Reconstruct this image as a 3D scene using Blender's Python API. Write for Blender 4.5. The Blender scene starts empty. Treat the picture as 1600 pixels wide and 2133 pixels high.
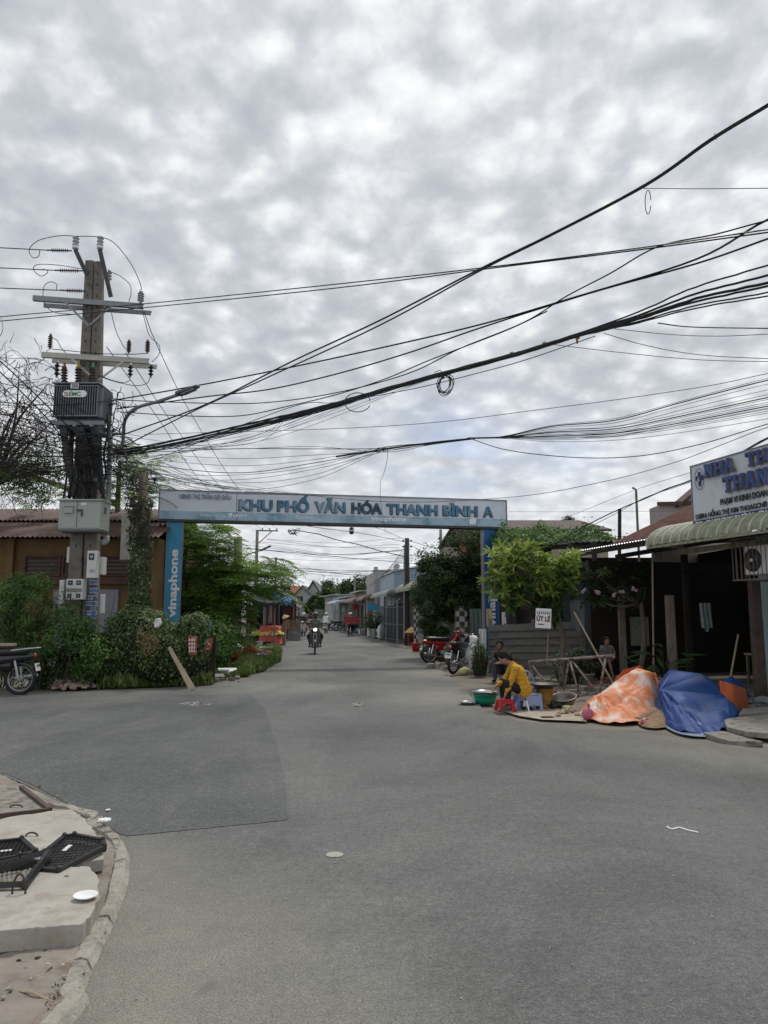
import bpy,math,random,mathutils
import numpy as np
from mathutils import Vector,Matrix,Quaternion
R=math.radians
scene=bpy.context.scene
col=scene.collection

# ---------------------------------------------------------------- camera
CAM_H,PITCH,F=1.6,7.685,1560.0
cam_d=bpy.data.cameras.new("camera");cam=bpy.data.objects.new("camera",cam_d);col.objects.link(cam)
cam_d.sensor_fit='HORIZONTAL';cam_d.sensor_width=36.0;cam_d.lens=36.0*F/1600.0
cam_d.clip_start=0.05;cam_d.clip_end=3000
cam.location=(0,0,CAM_H);cam.rotation_euler=(R(90+PITCH),0,0)
scene.camera=cam

# ---------------------------------------------------------------- light
SUN_EL,SUN_AZ=62.0,28.0 # azimuth measured from +Y (ahead) towards +X (right)
scene.view_settings.view_transform='Standard';scene.view_settings.look='None'
scene.view_settings.exposure=0.5;scene.view_settings.gamma=1.0
sd=bpy.data.lights.new("sun",'SUN');so=bpy.data.objects.new("sun",sd);col.objects.link(so)
sd.energy=1.5;sd.angle=R(11);sd.color=(1.0,0.96,0.90)
_s=Vector((math.sin(R(SUN_AZ))*math.cos(R(SUN_EL)),math.cos(R(SUN_AZ))*math.cos(R(SUN_EL)),math.sin(R(SUN_EL))))
so.rotation_euler=_s.to_track_quat('Z','Y').to_euler();so.location=(0,0,30)

world=bpy.data.worlds.new("World");scene.world=world;world.use_nodes=True
nt=world.node_tree;nt.nodes.clear()
def N(tree,typ,**kw):
    n=tree.nodes.new(typ)
    for k,v in kw.items():
        if k.startswith('i_'):
            key=k[2:];key=int(key)if key.isdigit()else key
            n.inputs[key].default_value=v
        else:setattr(n,k,v)
    return n
def Mth(tree,op,a,b=None,clamp=False,c=None):
    n=tree.nodes.new('ShaderNodeMath');n.operation=op;n.use_clamp=clamp
    for i,x in enumerate((a,b,c)):
        if x is None:continue
        if isinstance(x,(int,float)):n.inputs[i].default_value=x
        else:tree.links.new(x,n.inputs[i])
    return n.outputs[0]
def Ramp(tree,fac,stops,interp='LINEAR'):
    n=tree.nodes.new('ShaderNodeValToRGB');n.color_ramp.interpolation=interp
    el=n.color_ramp.elements
    while len(el)<len(stops):el.new(0.5)
    for e,(p,c)in zip(el,stops):
        e.position=p;e.color=c if len(c)==4 else(*c,1)
    tree.links.new(fac,n.inputs[0]);return n.outputs[0]
def MixC(tree,fac,a,b,blend='MIX'):
    n=tree.nodes.new('ShaderNodeMix');n.data_type='RGBA';n.blend_type=blend
    for s,x in((n.inputs[0],fac),(n.inputs[6],a),(n.inputs[7],b)):
        if isinstance(x,(int,float)):s.default_value=x
        elif isinstance(x,tuple):s.default_value=x if len(x)==4 else(*x,1)
        else:tree.links.new(x,s)
    return n.outputs[2]
out=N(nt,'ShaderNodeOutputWorld');bg=N(nt,'ShaderNodeBackground');bg.inputs[1].default_value=0.1
sky=N(nt,'ShaderNodeTexSky',sky_type='NISHITA',sun_disc=False,sun_elevation=R(SUN_EL),sun_rotation=R(SUN_AZ))
sky.air_density=1.0;sky.dust_density=2.0
tc=N(nt,'ShaderNodeTexCoord');sep=N(nt,'ShaderNodeSeparateXYZ');nt.links.new(tc.outputs['Generated'],sep.inputs[0])
zc=Mth(nt,'ADD',Mth(nt,'MAXIMUM',sep.outputs[2],0.0),0.30)
cmb=N(nt,'ShaderNodeCombineXYZ');nt.links.new(Mth(nt,'DIVIDE',sep.outputs[0],zc),cmb.inputs[0]);nt.links.new(Mth(nt,'DIVIDE',sep.outputs[1],zc),cmb.inputs[1])
def wn(scale,detail,rough,dist=0.0,off=(0,0,0),rot=0.0,sc=(1,1,1)):
    mp=N(nt,'ShaderNodeMapping');mp.inputs['Location'].default_value=off;mp.inputs['Rotation'].default_value=(0,0,rot);mp.inputs['Scale'].default_value=sc
    nt.links.new(cmb.outputs[0],mp.inputs[0])
    n=N(nt,'ShaderNodeTexNoise');n.inputs['Scale'].default_value=scale;n.inputs['Detail'].default_value=detail
    n.inputs['Roughness'].default_value=rough;n.inputs['Distortion'].default_value=dist
    nt.links.new(mp.outputs[0],n.inputs[0]);return n.outputs[0]
big=wn(1.1,3,.5,.2,(3.1,1.7,0),.5)
cell=wn(12.0,4,.55,.15,(7.3,2.2,0),.35,(1,.85,1))
fine=wn(26.0,5,.62,.2,(1.3,5.2,0),.35,(1,.85,1))
# puffy cells of altocumulus: smooth voronoi over coordinates pushed about by noise
wpn=N(nt,'ShaderNodeTexNoise');wpn.inputs['Scale'].default_value=7.0;wpn.inputs['Detail'].default_value=4;nt.links.new(cmb.outputs[0],wpn.inputs[0])
wsc=N(nt,'ShaderNodeVectorMath',operation='SCALE');wsc.inputs['Scale'].default_value=.15;nt.links.new(wpn.outputs['Color'],wsc.inputs[0])
wad=N(nt,'ShaderNodeVectorMath',operation='ADD');nt.links.new(cmb.outputs[0],wad.inputs[0]);nt.links.new(wsc.outputs[0],wad.inputs[1])
vor=N(nt,'ShaderNodeTexVoronoi',feature='SMOOTH_F1');vor.inputs['Scale'].default_value=15.0;vor.inputs['Smoothness'].default_value=.9;nt.links.new(wad.outputs[0],vor.inputs[0])
puff=Mth(nt,'SUBTRACT',.78,Mth(nt,'MULTIPLY',vor.outputs['Distance'],.75))
tex=Mth(nt,'ADD',Mth(nt,'ADD',Mth(nt,'MULTIPLY',big,.22),Mth(nt,'MULTIPLY',cell,.30)),Mth(nt,'ADD',Mth(nt,'MULTIPLY',fine,.14),Mth(nt,'MULTIPLY',puff,.34)))
tex=Mth(nt,'ADD',.5,Mth(nt,'MULTIPLY',Mth(nt,'SUBTRACT',tex,.5),Mth(nt,'ADD',.45,Mth(nt,'MULTIPLY',sep.outputs[2],1.6),clamp=True)))
def dirblob(px,py,k):
    a=(px-800)/F;b=(1066.5-py)/F;p=R(PITCH)
    d=Vector((a,math.cos(p)-b*math.sin(p),math.sin(p)+b*math.cos(p))).normalized()
    vm=N(nt,'ShaderNodeVectorMath',operation='DOT_PRODUCT');vm.inputs[1].default_value=d
    nt.links.new(tc.outputs['Generated'],vm.inputs[0])
    return Mth(nt,'POWER',Mth(nt,'MAXIMUM',vm.outputs['Value'],0.0),k)
glow=Mth(nt,'MULTIPLY',dirblob(980,60,18),.05)
darkl=Mth(nt,'MULTIPLY',dirblob(1500,30,500),.07)
darkr=Mth(nt,'MULTIPLY',dirblob(60,420,14),.035)
low=Mth(nt,'MULTIPLY',Mth(nt,'SUBTRACT',1.0,Mth(nt,'MULTIPLY',sep.outputs[2],3.2),clamp=True),.05)
v=Mth(nt,'ADD',Mth(nt,'ADD',tex,glow),Mth(nt,'SUBTRACT',low,Mth(nt,'ADD',darkl,darkr)))
CLOUD=Ramp(nt,v,[(.36,(3.5,3.72,4.05)),(.44,(4.1,4.32,4.65)),(.50,(4.95,5.12,5.4)),(.56,(6.1,6.2,6.35)),(.66,(7.5,7.5,7.5))])
hole_n=wn(2.6,5,.6,.4,(2.0,9.1,0),0.2,(.35,1,1))
hole=Mth(nt,'MULTIPLY',Mth(nt,'ADD',dirblob(930,985,420),Mth(nt,'MULTIPLY',dirblob(1180,960,900),.4)),Mth(nt,'MULTIPLY',Mth(nt,'SUBTRACT',hole_n,.40),5.0,clamp=True),clamp=True)
skyb=MixC(nt,1.0,sky.outputs[0],(.8,.85,.95),'MULTIPLY')
fin=MixC(nt,Mth(nt,'MULTIPLY',hole,.75),CLOUD,skyb)
nt.links.new(fin,bg.inputs[0]);nt.links.new(bg.outputs[0],out.inputs[0])

# ---------------------------------------------------------------- projection helpers (photo pixel + distance -> point)
_p=R(PITCH)
def at(px,py,Y):
    a=(px-800)/F;b=(1066.5-py)/F
    d=Vector((a,math.cos(_p)-b*math.sin(_p),math.sin(_p)+b*math.cos(_p)))
    t=Y/d.y
    return Vector((a*t,Y,CAM_H+d.z*t))
def gp(px,py,z=0.0):
    a=(px-800)/F;b=(1066.5-py)/F
    d=Vector((a,math.cos(_p)-b*math.sin(_p),math.sin(_p)+b*math.cos(_p)))
    t=(z-CAM_H)/d.z
    return Vector((a*t,d.y*t,z))

# ---------------------------------------------------------------- object helpers
def tag(o,label=None,cat=None,group=None,kind=None):
    if label:o['label']=label
    if cat:o['category']=cat
    if group:o['group']=group
    if kind:o['kind']=kind
    return o
ORG={}
def thing(name,label,cat,loc=(0,0,0),rz=0.0,group=None):
    o=bpy.data.objects.new(name,None);col.objects.link(o);o.location=loc;o.rotation_euler=(0,0,rz)
    o.empty_display_size=.1
    ORG[o.name]=Matrix.Identity(4)
    return tag(o,label,cat,group)
def wthing(name,label,cat,loc,group=None):
    """a thing whose parts are given in world coordinates"""
    o=thing(name,label,cat,loc,0,group);ORG[o.name]=Matrix.Translation(Vector(loc));return o
def link_mesh(name,me,parent=None):
    o=bpy.data.objects.new(name,me);col.objects.link(o)
    if parent is not None:
        M0=ORG[parent.name];me.transform(M0.inverted());o.parent=parent;ORG[o.name]=M0
    else:
        n=len(me.vertices);a=np.empty(n*3,np.float32);me.vertices.foreach_get('co',a);a=a.reshape(-1,3)
        if n:
            mn=a.min(0);mx=a.max(0);c=Vector(((mn[0]+mx[0])/2,(mn[1]+mx[1])/2,mn[2]))
        else:c=Vector((0,0,0))
        me.transform(Matrix.Translation(-c));o.location=c;ORG[o.name]=Matrix.Translation(c)
    return o
def copy_tree(o,parent=None):
    c=o.copy();col.objects.link(c)
    if parent is not None:c.parent=parent
    ORG[c.name]=ORG.get(o.name,Matrix.Identity(4))
    for ch in list(o.children):copy_tree(ch,c)
    return c

def frame(d,up=Vector((0,0,1))):
    d=Vector(d).normalized()
    if abs(d.dot(up))>.98:up=Vector((0,1,0))if abs(d.y)<.9 else Vector((1,0,0))
    s=d.cross(up).normalized();u=s.cross(d).normalized()
    return s,u
def catmull(pts,n=6):
    pts=[Vector(p)for p in pts]
    if len(pts)<3:return[pts[0].lerp(pts[-1],i/n)for i in range(n+1)]
    P=[pts[0]*2-pts[1]]+pts+[pts[-1]*2-pts[-2]];o=[]
    for i in range(1,len(P)-2):
        a,b,c,d=P[i-1],P[i],P[i+1],P[i+2]
        for k in range(n):
            t=k/n
            o.append(.5*((2*b)+(c-a)*t+(2*a-5*b+4*c-d)*t*t+(3*b-a-3*c+d)*t**3))
    o.append(pts[-1]);return o
class MB:
    def __init__(s):s.v=[];s.f=[];s.m=[];s.mi=0
    def face(s,idx):s.f.append(tuple(idx));s.m.append(s.mi)
    def hexa(s,c8):
        b=len(s.v);s.v+=[tuple(p)for p in c8]
        for q in((0,3,2,1),(4,5,6,7),(0,1,5,4),(1,2,6,5),(2,3,7,6),(3,0,4,7)):s.face([b+i for i in q])
        return s
    def box(s,c,d,rz=0.0,rot=None):
        c=Vector(c);hx,hy,hz=d[0]/2,d[1]/2,d[2]/2
        m=rot if rot is not None else Matrix.Rotation(rz,3,'Z')
        return s.hexa([c+m@Vector(p)for p in((-hx,-hy,-hz),(hx,-hy,-hz),(hx,hy,-hz),(-hx,hy,-hz),(-hx,-hy,hz),(hx,-hy,hz),(hx,hy,hz),(-hx,hy,hz))])
    def bar(s,a,b,w,h,up=Vector((0,0,1)),w2=None,h2=None):
        a=Vector(a);b=Vector(b);x,u=frame(b-a,up);w2=w if w2 is None else w2;h2=h if h2 is None else h2
        return s.hexa([a-x*w/2-u*h/2,a+x*w/2-u*h/2,b+x*w2/2-u*h2/2,b-x*w2/2-u*h2/2,
                       a-x*w/2+u*h/2,a+x*w/2+u*h/2,b+x*w2/2+u*h2/2,b-x*w2/2+u*h2/2])
    def tube(s,pts,r,n=8,cap=True,closed=False):
        pts=[Vector(p)for p in pts];L=len(pts)
        rr=list(r)if isinstance(r,(list,tuple))else[r]*L
        if len(rr)!=L:rr=[np.interp(i/(L-1),np.linspace(0,1,len(rr)),rr)for i in range(L)]
        b=len(s.v);pu=None
        for i,p in enumerate(pts):
            if closed:d=pts[(i+1)%L]-pts[i-1]
            else:d=(pts[min(i+1,L-1)]-pts[max(i-1,0)])
            if d.length<1e-9:d=Vector((0,0,1))
            d.normalize()
            if pu is None:x,u=frame(d)
            else:
                u=(pu-d*pu.dot(d))
                if u.length<1e-6:x,u=frame(d)
                else:u.normalize();x=d.cross(u)
            pu=u
            for k in range(n):
                a=2*math.pi*k/n;s.v.append(tuple(p+(x*math.cos(a)+u*math.sin(a))*rr[i]))
        for i in range(L if closed else L-1):
            j=(i+1)%L
            for k in range(n):s.face((b+i*n+k,b+i*n+(k+1)%n,b+j*n+(k+1)%n,b+j*n+k))
        if cap and not closed:
            s.face([b+k for k in range(n)][::-1]);s.face([b+(L-1)*n+k for k in range(n)])
        return s
    def lathe(s,prof,c=(0,0,0),n=16,axis=(0,0,1),sx=1.0,sy=1.0,cap=True):
        c=Vector(c);ax=Vector(axis).normalized()
        if abs(ax.z)>.999:x,y=Vector((1,0,0)),Vector((0,1,0))
        else:x,y=frame(ax)
        b=len(s.v)
        for(r,z)in prof:
            for k in range(n):
                a=2*math.pi*k/n;s.v.append(tuple(c+ax*z+x*r*sx*math.cos(a)+y*r*sy*math.sin(a)))
        for i in range(len(prof)-1):
            for k in range(n):s.face((b+i*n+k,b+i*n+(k+1)%n,b+(i+1)*n+(k+1)%n,b+(i+1)*n+k))
        if cap:
            if prof[0][0]>1e-4:s.face([b+k for k in range(n)][::-1])
            if prof[-1][0]>1e-4:s.face([b+(len(prof)-1)*n+k for k in range(n)])
        return s
    def ell(s,c,r,rot=None,nu=14,nv=9):
        c=Vector(c);m=rot if rot is not None else Matrix.Identity(3);b=len(s.v)
        for i in range(nv+1):
            t=math.pi*i/nv
            for k in range(nu):
                a=2*math.pi*k/nu
                s.v.append(tuple(c+m@Vector((r[0]*math.sin(t)*math.cos(a),r[1]*math.sin(t)*math.sin(a),r[2]*math.cos(t)))))
        for i in range(nv):
            for k in range(nu):s.face((b+i*nu+k,b+(i+1)*nu+k,b+(i+1)*nu+(k+1)%nu,b+i*nu+(k+1)%nu))
        return s
    def cap(s,a,b,r0,r1,n=10):
        a=Vector(a);b=Vector(b);d=(b-a).normalized()
        pts=[];rr=[]
        for k in range(4):
            t=math.pi/2*k/4;pts.append(a-d*r0*math.cos(t));rr.append(max(r0*math.sin(t),.0005))
        pts+=[a,b];rr+=[r0,r1]
        for k in range(1,5):
            t=math.pi/2*k/4;pts.append(b+d*r1*math.sin(t));rr.append(max(r1*math.cos(t),.0005))
        return s.tube(pts,rr,n)
    def prism(s,poly,z0,z1):
        """poly list of (x,y); extruded between z0 and z1 (numbers or lists)"""
        n=len(poly);b=len(s.v)
        za=z0 if isinstance(z0,(list,tuple))else[z0]*n;zb=z1 if isinstance(z1,(list,tuple))else[z1]*n
        s.v+=[(p[0],p[1],za[i])for i,p in enumerate(poly)]+[(p[0],p[1],zb[i])for i,p in enumerate(poly)]
        s.face([b+i for i in range(n)][::-1]);s.face([b+n+i for i in range(n)])
        for i in range(n):s.face((b+i,b+(i+1)%n,b+n+(i+1)%n,b+n+i))
        return s
    def slab(s,pts,off):
        """planar polygon of 3d points extruded by the vector off"""
        n=len(pts);b=len(s.v);off=Vector(off)
        s.v+=[tuple(p)for p in pts]+[tuple(Vector(p)+off)for p in pts]
        s.face([b+i for i in range(n)][::-1]);s.face([b+n+i for i in range(n)])
        for i in range(n):s.face((b+i,b+(i+1)%n,b+n+(i+1)%n,b+n+i))
        return s
    def grid(s,fn,nu,nv):
        b=len(s.v)
        for j in range(nv+1):
            for i in range(nu+1):s.v.append(tuple(fn(i/nu,j/nv)))
        for j in range(nv):
            for i in range(nu):s.face((b+j*(nu+1)+i,b+j*(nu+1)+i+1,b+(j+1)*(nu+1)+i+1,b+(j+1)*(nu+1)+i))
        return s
    def corr(s,p00,p10,p01,p11,waves,amp,nv=1,th=.004):
        """corrugated sheet, waves along the first direction"""
        p00,p10,p01,p11=map(Vector,(p00,p10,p01,p11));nn=(p10-p00).cross(p01-p00).normalized()
        if nn.z<0:nn=-nn
        for o in(0,-th):
            s.grid(lambda u,w:p00.lerp(p10,u).lerp(p01.lerp(p11,u),w)+nn*(amp*math.sin(2*math.pi*waves*u)+o),waves*6,nv)
        return s
    def mesh(s,name,smooth=False):
        me=bpy.data.meshes.new(name);me.from_pydata(s.v,[],s.f);me.update()
        if smooth:me.polygons.foreach_set('use_smooth',[True]*len(me.polygons))
        return me
    def build(s,name,mats,parent=None,smooth=False,bevel=0.0,label=None,cat=None,group=None,kind=None,auto=None,fixn=True):
        me=s.mesh(name,smooth)
        for m in(mats if isinstance(mats,(list,tuple))else[mats]):me.materials.append(m)
        if len(me.materials)>1:me.polygons.foreach_set('material_index',s.m)
        if fixn and len(s.f)<60000:
            import bmesh
            bm=bmesh.new();bm.from_mesh(me)
            if auto:bmesh.ops.remove_doubles(bm,verts=bm.verts,dist=auto)
            bmesh.ops.recalc_face_normals(bm,faces=bm.faces);bm.to_mesh(me);bm.free()
        if parent is not None:parent_=parent
        o=link_mesh(name,me,parent)
        if bevel:
            md=o.modifiers.new('bevel','BEVEL');md.width=bevel;md.segments=2;md.limit_method='ANGLE'
        return tag(o,label,cat,group,kind)

def blob(mb,name,mat,parent=None,voxel=.014,smooth=6,disp=None,**kw):
    """fuse everything collected in mb into one continuous surface"""
    me=mb.mesh(name);tmp=bpy.data.objects.new('tmp',me);col.objects.link(tmp)
    md=tmp.modifiers.new('r','REMESH');md.mode='VOXEL';md.voxel_size=voxel;md.use_smooth_shade=True
    if smooth:
        sm=tmp.modifiers.new('s','SMOOTH');sm.iterations=smooth;sm.factor=.5
    if disp:
        tx=bpy.data.textures.new('t','CLOUDS');tx.noise_scale=disp[1]
        dm=tmp.modifiers.new('d','DISPLACE');dm.texture=tx;dm.strength=disp[0];dm.mid_level=.5;dm.texture_coords='LOCAL'
    dg=bpy.context.evaluated_depsgraph_get();nm=bpy.data.meshes.new_from_object(tmp.evaluated_get(dg))
    bpy.data.objects.remove(tmp);nm.materials.clear();nm.materials.append(mat);nm.name=name
    nm.polygons.foreach_set('use_smooth',[True]*len(nm.polygons))
    o=link_mesh(name,nm,parent);return tag(o,**kw)

def text_mesh(body,size,depth,bold=0.0,shear=0.0,spacing=1.0,align='LEFT',res=3):
    c=bpy.data.curves.new('txt','FONT');c.body=body;c.size=size;c.extrude=depth;c.offset=bold;c.shear=shear
    c.space_character=spacing;c.align_x=align;c.resolution_u=res
    o=bpy.data.objects.new('txt',c);col.objects.link(o)
    dg=bpy.context.evaluated_depsgraph_get();m=bpy.data.meshes.new_from_object(o.evaluated_get(dg))
    bpy.data.objects.remove(o);return m
def put_text(name,body,size,origin,xdir,ydir,mat,parent,depth=.01,width=None,bold=0.0,shear=0.0,spacing=1.0,res=3):
    """text whose lower left corner is at origin, running along xdir, upright along ydir; width fits its length"""
    m=text_mesh(body,size,depth,bold,shear,spacing,'LEFT',res);x=Vector(xdir).normalized();y=Vector(ydir).normalized();z=x.cross(y)
    a=np.empty(len(m.vertices)*3,np.float32);m.vertices.foreach_get('co',a);a=a.reshape(-1,3)
    sx=1.0
    if width:sx=width/(a[:,0].max()-a[:,0].min())
    x0=a[:,0].min()
    M=Matrix(((x.x,y.x,z.x,origin[0]),(x.y,y.y,z.y,origin[1]),(x.z,y.z,z.z,origin[2]),(0,0,0,1)))
    m.transform(M@Matrix.Diagonal((sx,1,1,1))@Matrix.Translation((-x0,0,0)))
    m.materials.clear();m.materials.append(mat);m.name=name
    return link_mesh(name,m,parent)

# ---------------------------------------------------------------- materials
def mat(name,c,rough=.8,var=.18,scale=4.0,bump=0.0,bscale=None,metal=0.0,c2=None,thr=.55,soft=.12,c2scale=None,spec=.4,stretch=(1,1,1),coat=0.0,detail=4):
    m=bpy.data.materials.new(name);m.use_nodes=True;t=m.node_tree;b=t.nodes['Principled BSDF']
    b.inputs['Roughness'].default_value=rough;b.inputs['Metallic'].default_value=metal;b.inputs['Specular IOR Level'].default_value=spec
    if coat:b.inputs['Coat Weight'].default_value=coat
    tcn=N(t,'ShaderNodeTexCoord');mp=N(t,'ShaderNodeMapping');mp.inputs['Scale'].default_value=stretch
    t.links.new(tcn.outputs['Object'],mp.inputs[0])
    def noise(s,d=detail,r=.6):
        n=N(t,'ShaderNodeTexNoise');n.inputs['Scale'].default_value=s;n.inputs['Detail'].default_value=d;n.inputs['Roughness'].default_value=r
        t.links.new(mp.outputs[0],n.inputs[0]);return n.outputs[0]
    n1=noise(scale)
    lo=tuple(max(0,x*(1-var))for x in c);hi=tuple(min(1,x*(1+var))for x in c)
    cc=Ramp(t,n1,[(.3,lo),(.7,hi)])
    if c2 is not None:
        n2=noise(c2scale or scale*.6,6,.65)
        f=Mth(t,'MULTIPLY',Mth(t,'SUBTRACT',n2,thr-soft/2),1/soft,clamp=True)
        cc=MixC(t,f,cc,c2)
    t.links.new(cc,b.inputs['Base Color'])
    if bump:
        bn=N(t,'ShaderNodeBump');bn.inputs['Strength'].default_value=bump;bn.inputs['Distance'].default_value=.02
        t.links.new(noise(bscale or scale*6),bn.inputs['Height']);t.links.new(bn.outputs[0],b.inputs['Normal'])
    return m
def leafmat(name,a,b_,c_,trans=.35,rough=.55):
    m=bpy.data.materials.new(name);m.use_nodes=True;t=m.node_tree;b=t.nodes['Principled BSDF'];o=t.nodes['Material Output']
    at_=N(t,'ShaderNodeAttribute');at_.attribute_name='tint'
    cc=Ramp(t,at_.outputs['Fac'],[(0,a),(.5,b_),(1,c_)])
    t.links.new(cc,b.inputs['Base Color']);b.inputs['Roughness'].default_value=rough;b.inputs['Specular IOR Level'].default_value=.3
    tr=N(t,'ShaderNodeBsdfTranslucent');t.links.new(cc,tr.inputs[0])
    mx=N(t,'ShaderNodeMixShader');mx.inputs[0].default_value=trans
    t.links.new(b.outputs[0],mx.inputs[1]);t.links.new(tr.outputs[0],mx.inputs[2]);t.links.new(mx.outputs[0],o.inputs[0])
    return m

def asphalt(name,base,warm,dust_spots=(),coarse=1.0):
    m=bpy.data.materials.new(name);m.use_nodes=True;t=m.node_tree;b=t.nodes['Principled BSDF']
    g=N(t,'ShaderNodeNewGeometry');pos=g.outputs['Position']
    def noise(s,d=4,r=.6,sc=(1,1,1),dist=0.0):
        mp=N(t,'ShaderNodeMapping');mp.inputs['Scale'].default_value=sc;t.links.new(pos,mp.inputs[0])
        n=N(t,'ShaderNodeTexNoise');n.inputs['Scale'].default_value=s;n.inputs['Detail'].default_value=d;n.inputs['Roughness'].default_value=r;n.inputs['Distortion'].default_value=dist
        t.links.new(mp.outputs[0],n.inputs[0]);return n.outputs[0]
    big_=noise(.55,5,.62,dist=.3);mid=noise(3.5,5,.65);grain=noise(95,3,.75);grain2=noise(38,2,.6)
    vo=N(t,'ShaderNodeTexVoronoi');vo.inputs['Scale'].default_value=70;t.links.new(pos,vo.inputs[0])
    c=Ramp(t,big_,[(.3,tuple(x*.84 for x in base)),(.7,tuple(x*1.14 for x in base))])
    c=MixC(t,Mth(t,'MULTIPLY',Mth(t,'SUBTRACT',mid,.5),1.6,clamp=True),c,tuple(x*1.35 for x in base))
    gr=Ramp(t,grain,[(.30,(.40,.40,.40)),(.5,(.98,.98,.98)),(.72,(1.75,1.72,1.65))])
    c=MixC(t,.85*coarse,c,gr,'MULTIPLY')
    g2=Ramp(t,grain2,[(.32,(.72,.72,.72)),(.62,(1.15,1.15,1.15))])
    c=MixC(t,.7,c,g2,'MULTIPLY')
    g3=Ramp(t,noise(17,4,.8),[(.34,(.78,.78,.78)),(.5,(1.0,1.0,1.0)),(.66,(1.25,1.25,1.22))]);c=MixC(t,.8,c,g3,'MULTIPLY')
    # pale stones showing through
    st=N(t,'ShaderNodeTexVoronoi');st.inputs['Scale'].default_value=26;t.links.new(pos,st.inputs[0])
    stn=Mth(t,'MULTIPLY',Mth(t,'SUBTRACT',.11,st.outputs['Distance']),14,clamp=True)
    sepc=N(t,'ShaderNodeSeparateColor');t.links.new(st.outputs['Color'],sepc.inputs[0])
    stm=Mth(t,'MULTIPLY',stn,Mth(t,'GREATER_THAN',sepc.outputs[0],.62))
    c=MixC(t,Mth(t,'MULTIPLY',stm,.75),c,(.40,.38,.34))
    # dust lying on the road near the edges
    dust=None
    for(x,y,r0,r1,k)in dust_spots:
        vd=N(t,'ShaderNodeVectorMath',operation='DISTANCE');vd.inputs[1].default_value=(x,y,0);t.links.new(pos,vd.inputs[0])
        f=N(t,'ShaderNodeMapRange');f.interpolation_type='SMOOTHSTEP';f.inputs['From Min'].default_value=r1;f.inputs['From Max'].default_value=r0;f.inputs['To Max'].default_value=k
        t.links.new(vd.outputs['Value'],f.inputs['Value'])
        dust=f.outputs[0]if dust is None else Mth(t,'MAXIMUM',dust,f.outputs[0])
    if dust is not None:
        dn=Mth(t,'MULTIPLY',dust,Mth(t,'ADD',Mth(t,'MULTIPLY',noise(2.2,6,.7,dist=.5),1.5),.05),clamp=True)
        c=MixC(t,dn,c,MixC(t,.75,warm,gr,'MULTIPLY'))
    # long faint streaks of drift, along the street
    stk=noise(1.1,5,.7,(2.2,.35,1),.6)
    c=MixC(t,Mth(t,'MULTIPLY',Mth(t,'SUBTRACT',stk,.58),1.8,clamp=True),c,tuple(x*1.5 for x in warm[:3])if False else(.215,.208,.19))
    oil=noise(1.7,3,.5,dist=1.0);c=MixC(t,Mth(t,'MULTIPLY',Mth(t,'SUBTRACT',oil,.66),5.0,clamp=True),c,tuple(x*.6 for x in base))
    pn=noise(.28,6,.7,(1,.5,1),1.5);c=MixC(t,1.0,c,Ramp(t,pn,[(.35,(.80,.80,.80)),(.5,(1.0,1.0,1.0)),(.65,(1.18,1.17,1.13))]),'MULTIPLY')
    # hairline cracks
    vk=N(t,'ShaderNodeTexVoronoi');vk.feature='DISTANCE_TO_EDGE';vk.inputs['Scale'].default_value=.55
    wp=N(t,'ShaderNodeVectorMath',operation='ADD');nz=N(t,'ShaderNodeTexNoise');nz.inputs['Scale'].default_value=2.5;nz.inputs['Detail'].default_value=6
    t.links.new(pos,nz.inputs[0]);t.links.new(pos,wp.inputs[0]);t.links.new(nz.outputs['Color'],wp.inputs[1]);t.links.new(wp.outputs[0],vk.inputs[0])
    ck=Mth(t,'MULTIPLY',Mth(t,'LESS_THAN',vk.outputs['Distance'],.006),Mth(t,'GREATER_THAN',noise(.8,2),.66))
    c=MixC(t,Mth(t,'MULTIPLY',ck,.35),c,(.04,.038,.035))
    t.links.new(c,b.inputs['Base Color']);b.inputs['Roughness'].default_value=.88;b.inputs['Specular IOR Level'].default_value=.3
    bn=N(t,'ShaderNodeBump');bn.inputs['Strength'].default_value=.6;bn.inputs['Distance'].default_value=.006
    t.links.new(Mth(t,'ADD',grain,Mth(t,'MULTIPLY',vo.outputs['Distance'],.7)),bn.inputs['Height']);t.links.new(bn.outputs[0],b.inputs['Normal'])
    return m
DUST=[(-1.7,3.6,.4,2.2,.85),(-2.2,4.5,.5,1.7,.8),(-1.2,2.9,.3,2.0,.75),(5.2,9.6,.5,3.2,.75),(3.2,11.6,.3,2.2,.6),(1.9,14.8,.4,2.6,.8),(1.8,20.5,.5,2.4,.85),(1.3,27,.5,2.2,.8),(-2.2,16.8,.3,2.0,.6),(.4,40,1,3.2,.8)]
MA={}
MA['asphalt']=asphalt('asphalt',(.128,.131,.128),(.235,.222,.19),DUST)
MA['asphalt_new']=asphalt('asphalt_patch',(.103,.106,.107),(.2,.19,.17),[(-5.5,14.5,.3,1.6,.5)],.8)
MA['dirt']=mat('dirt',(.15,.13,.105),.95,.25,1.6,.8,9,c2=(.21,.19,.165),thr=.55,soft=.3,c2scale=1.4,detail=8)
MA['dirt_pale']=mat('dirt_pale',(.25,.222,.19),.95,.28,2.5,.9,16,c2=(.16,.12,.09),thr=.60,c2scale=3.5,detail=8)
MA['concrete']=mat('concrete',(.36,.345,.31),.9,.16,3,.35,30,c2=(.24,.22,.19),thr=.6,c2scale=4,detail=8)
MA['concrete_dirty']=mat('concrete_dirty',(.25,.238,.21),.95,.32,9,1.0,45,c2=(.13,.11,.09),thr=.58,c2scale=7,detail=8)
MA['pole']=mat('pole_concrete',(.165,.15,.13),.9,.22,5,.5,30,c2=(.09,.075,.065),thr=.6,c2scale=3,detail=6)
MA['steel']=mat('galvanised_steel',(.22,.235,.25),.5,.14,6,.05,metal=.55)
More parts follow.
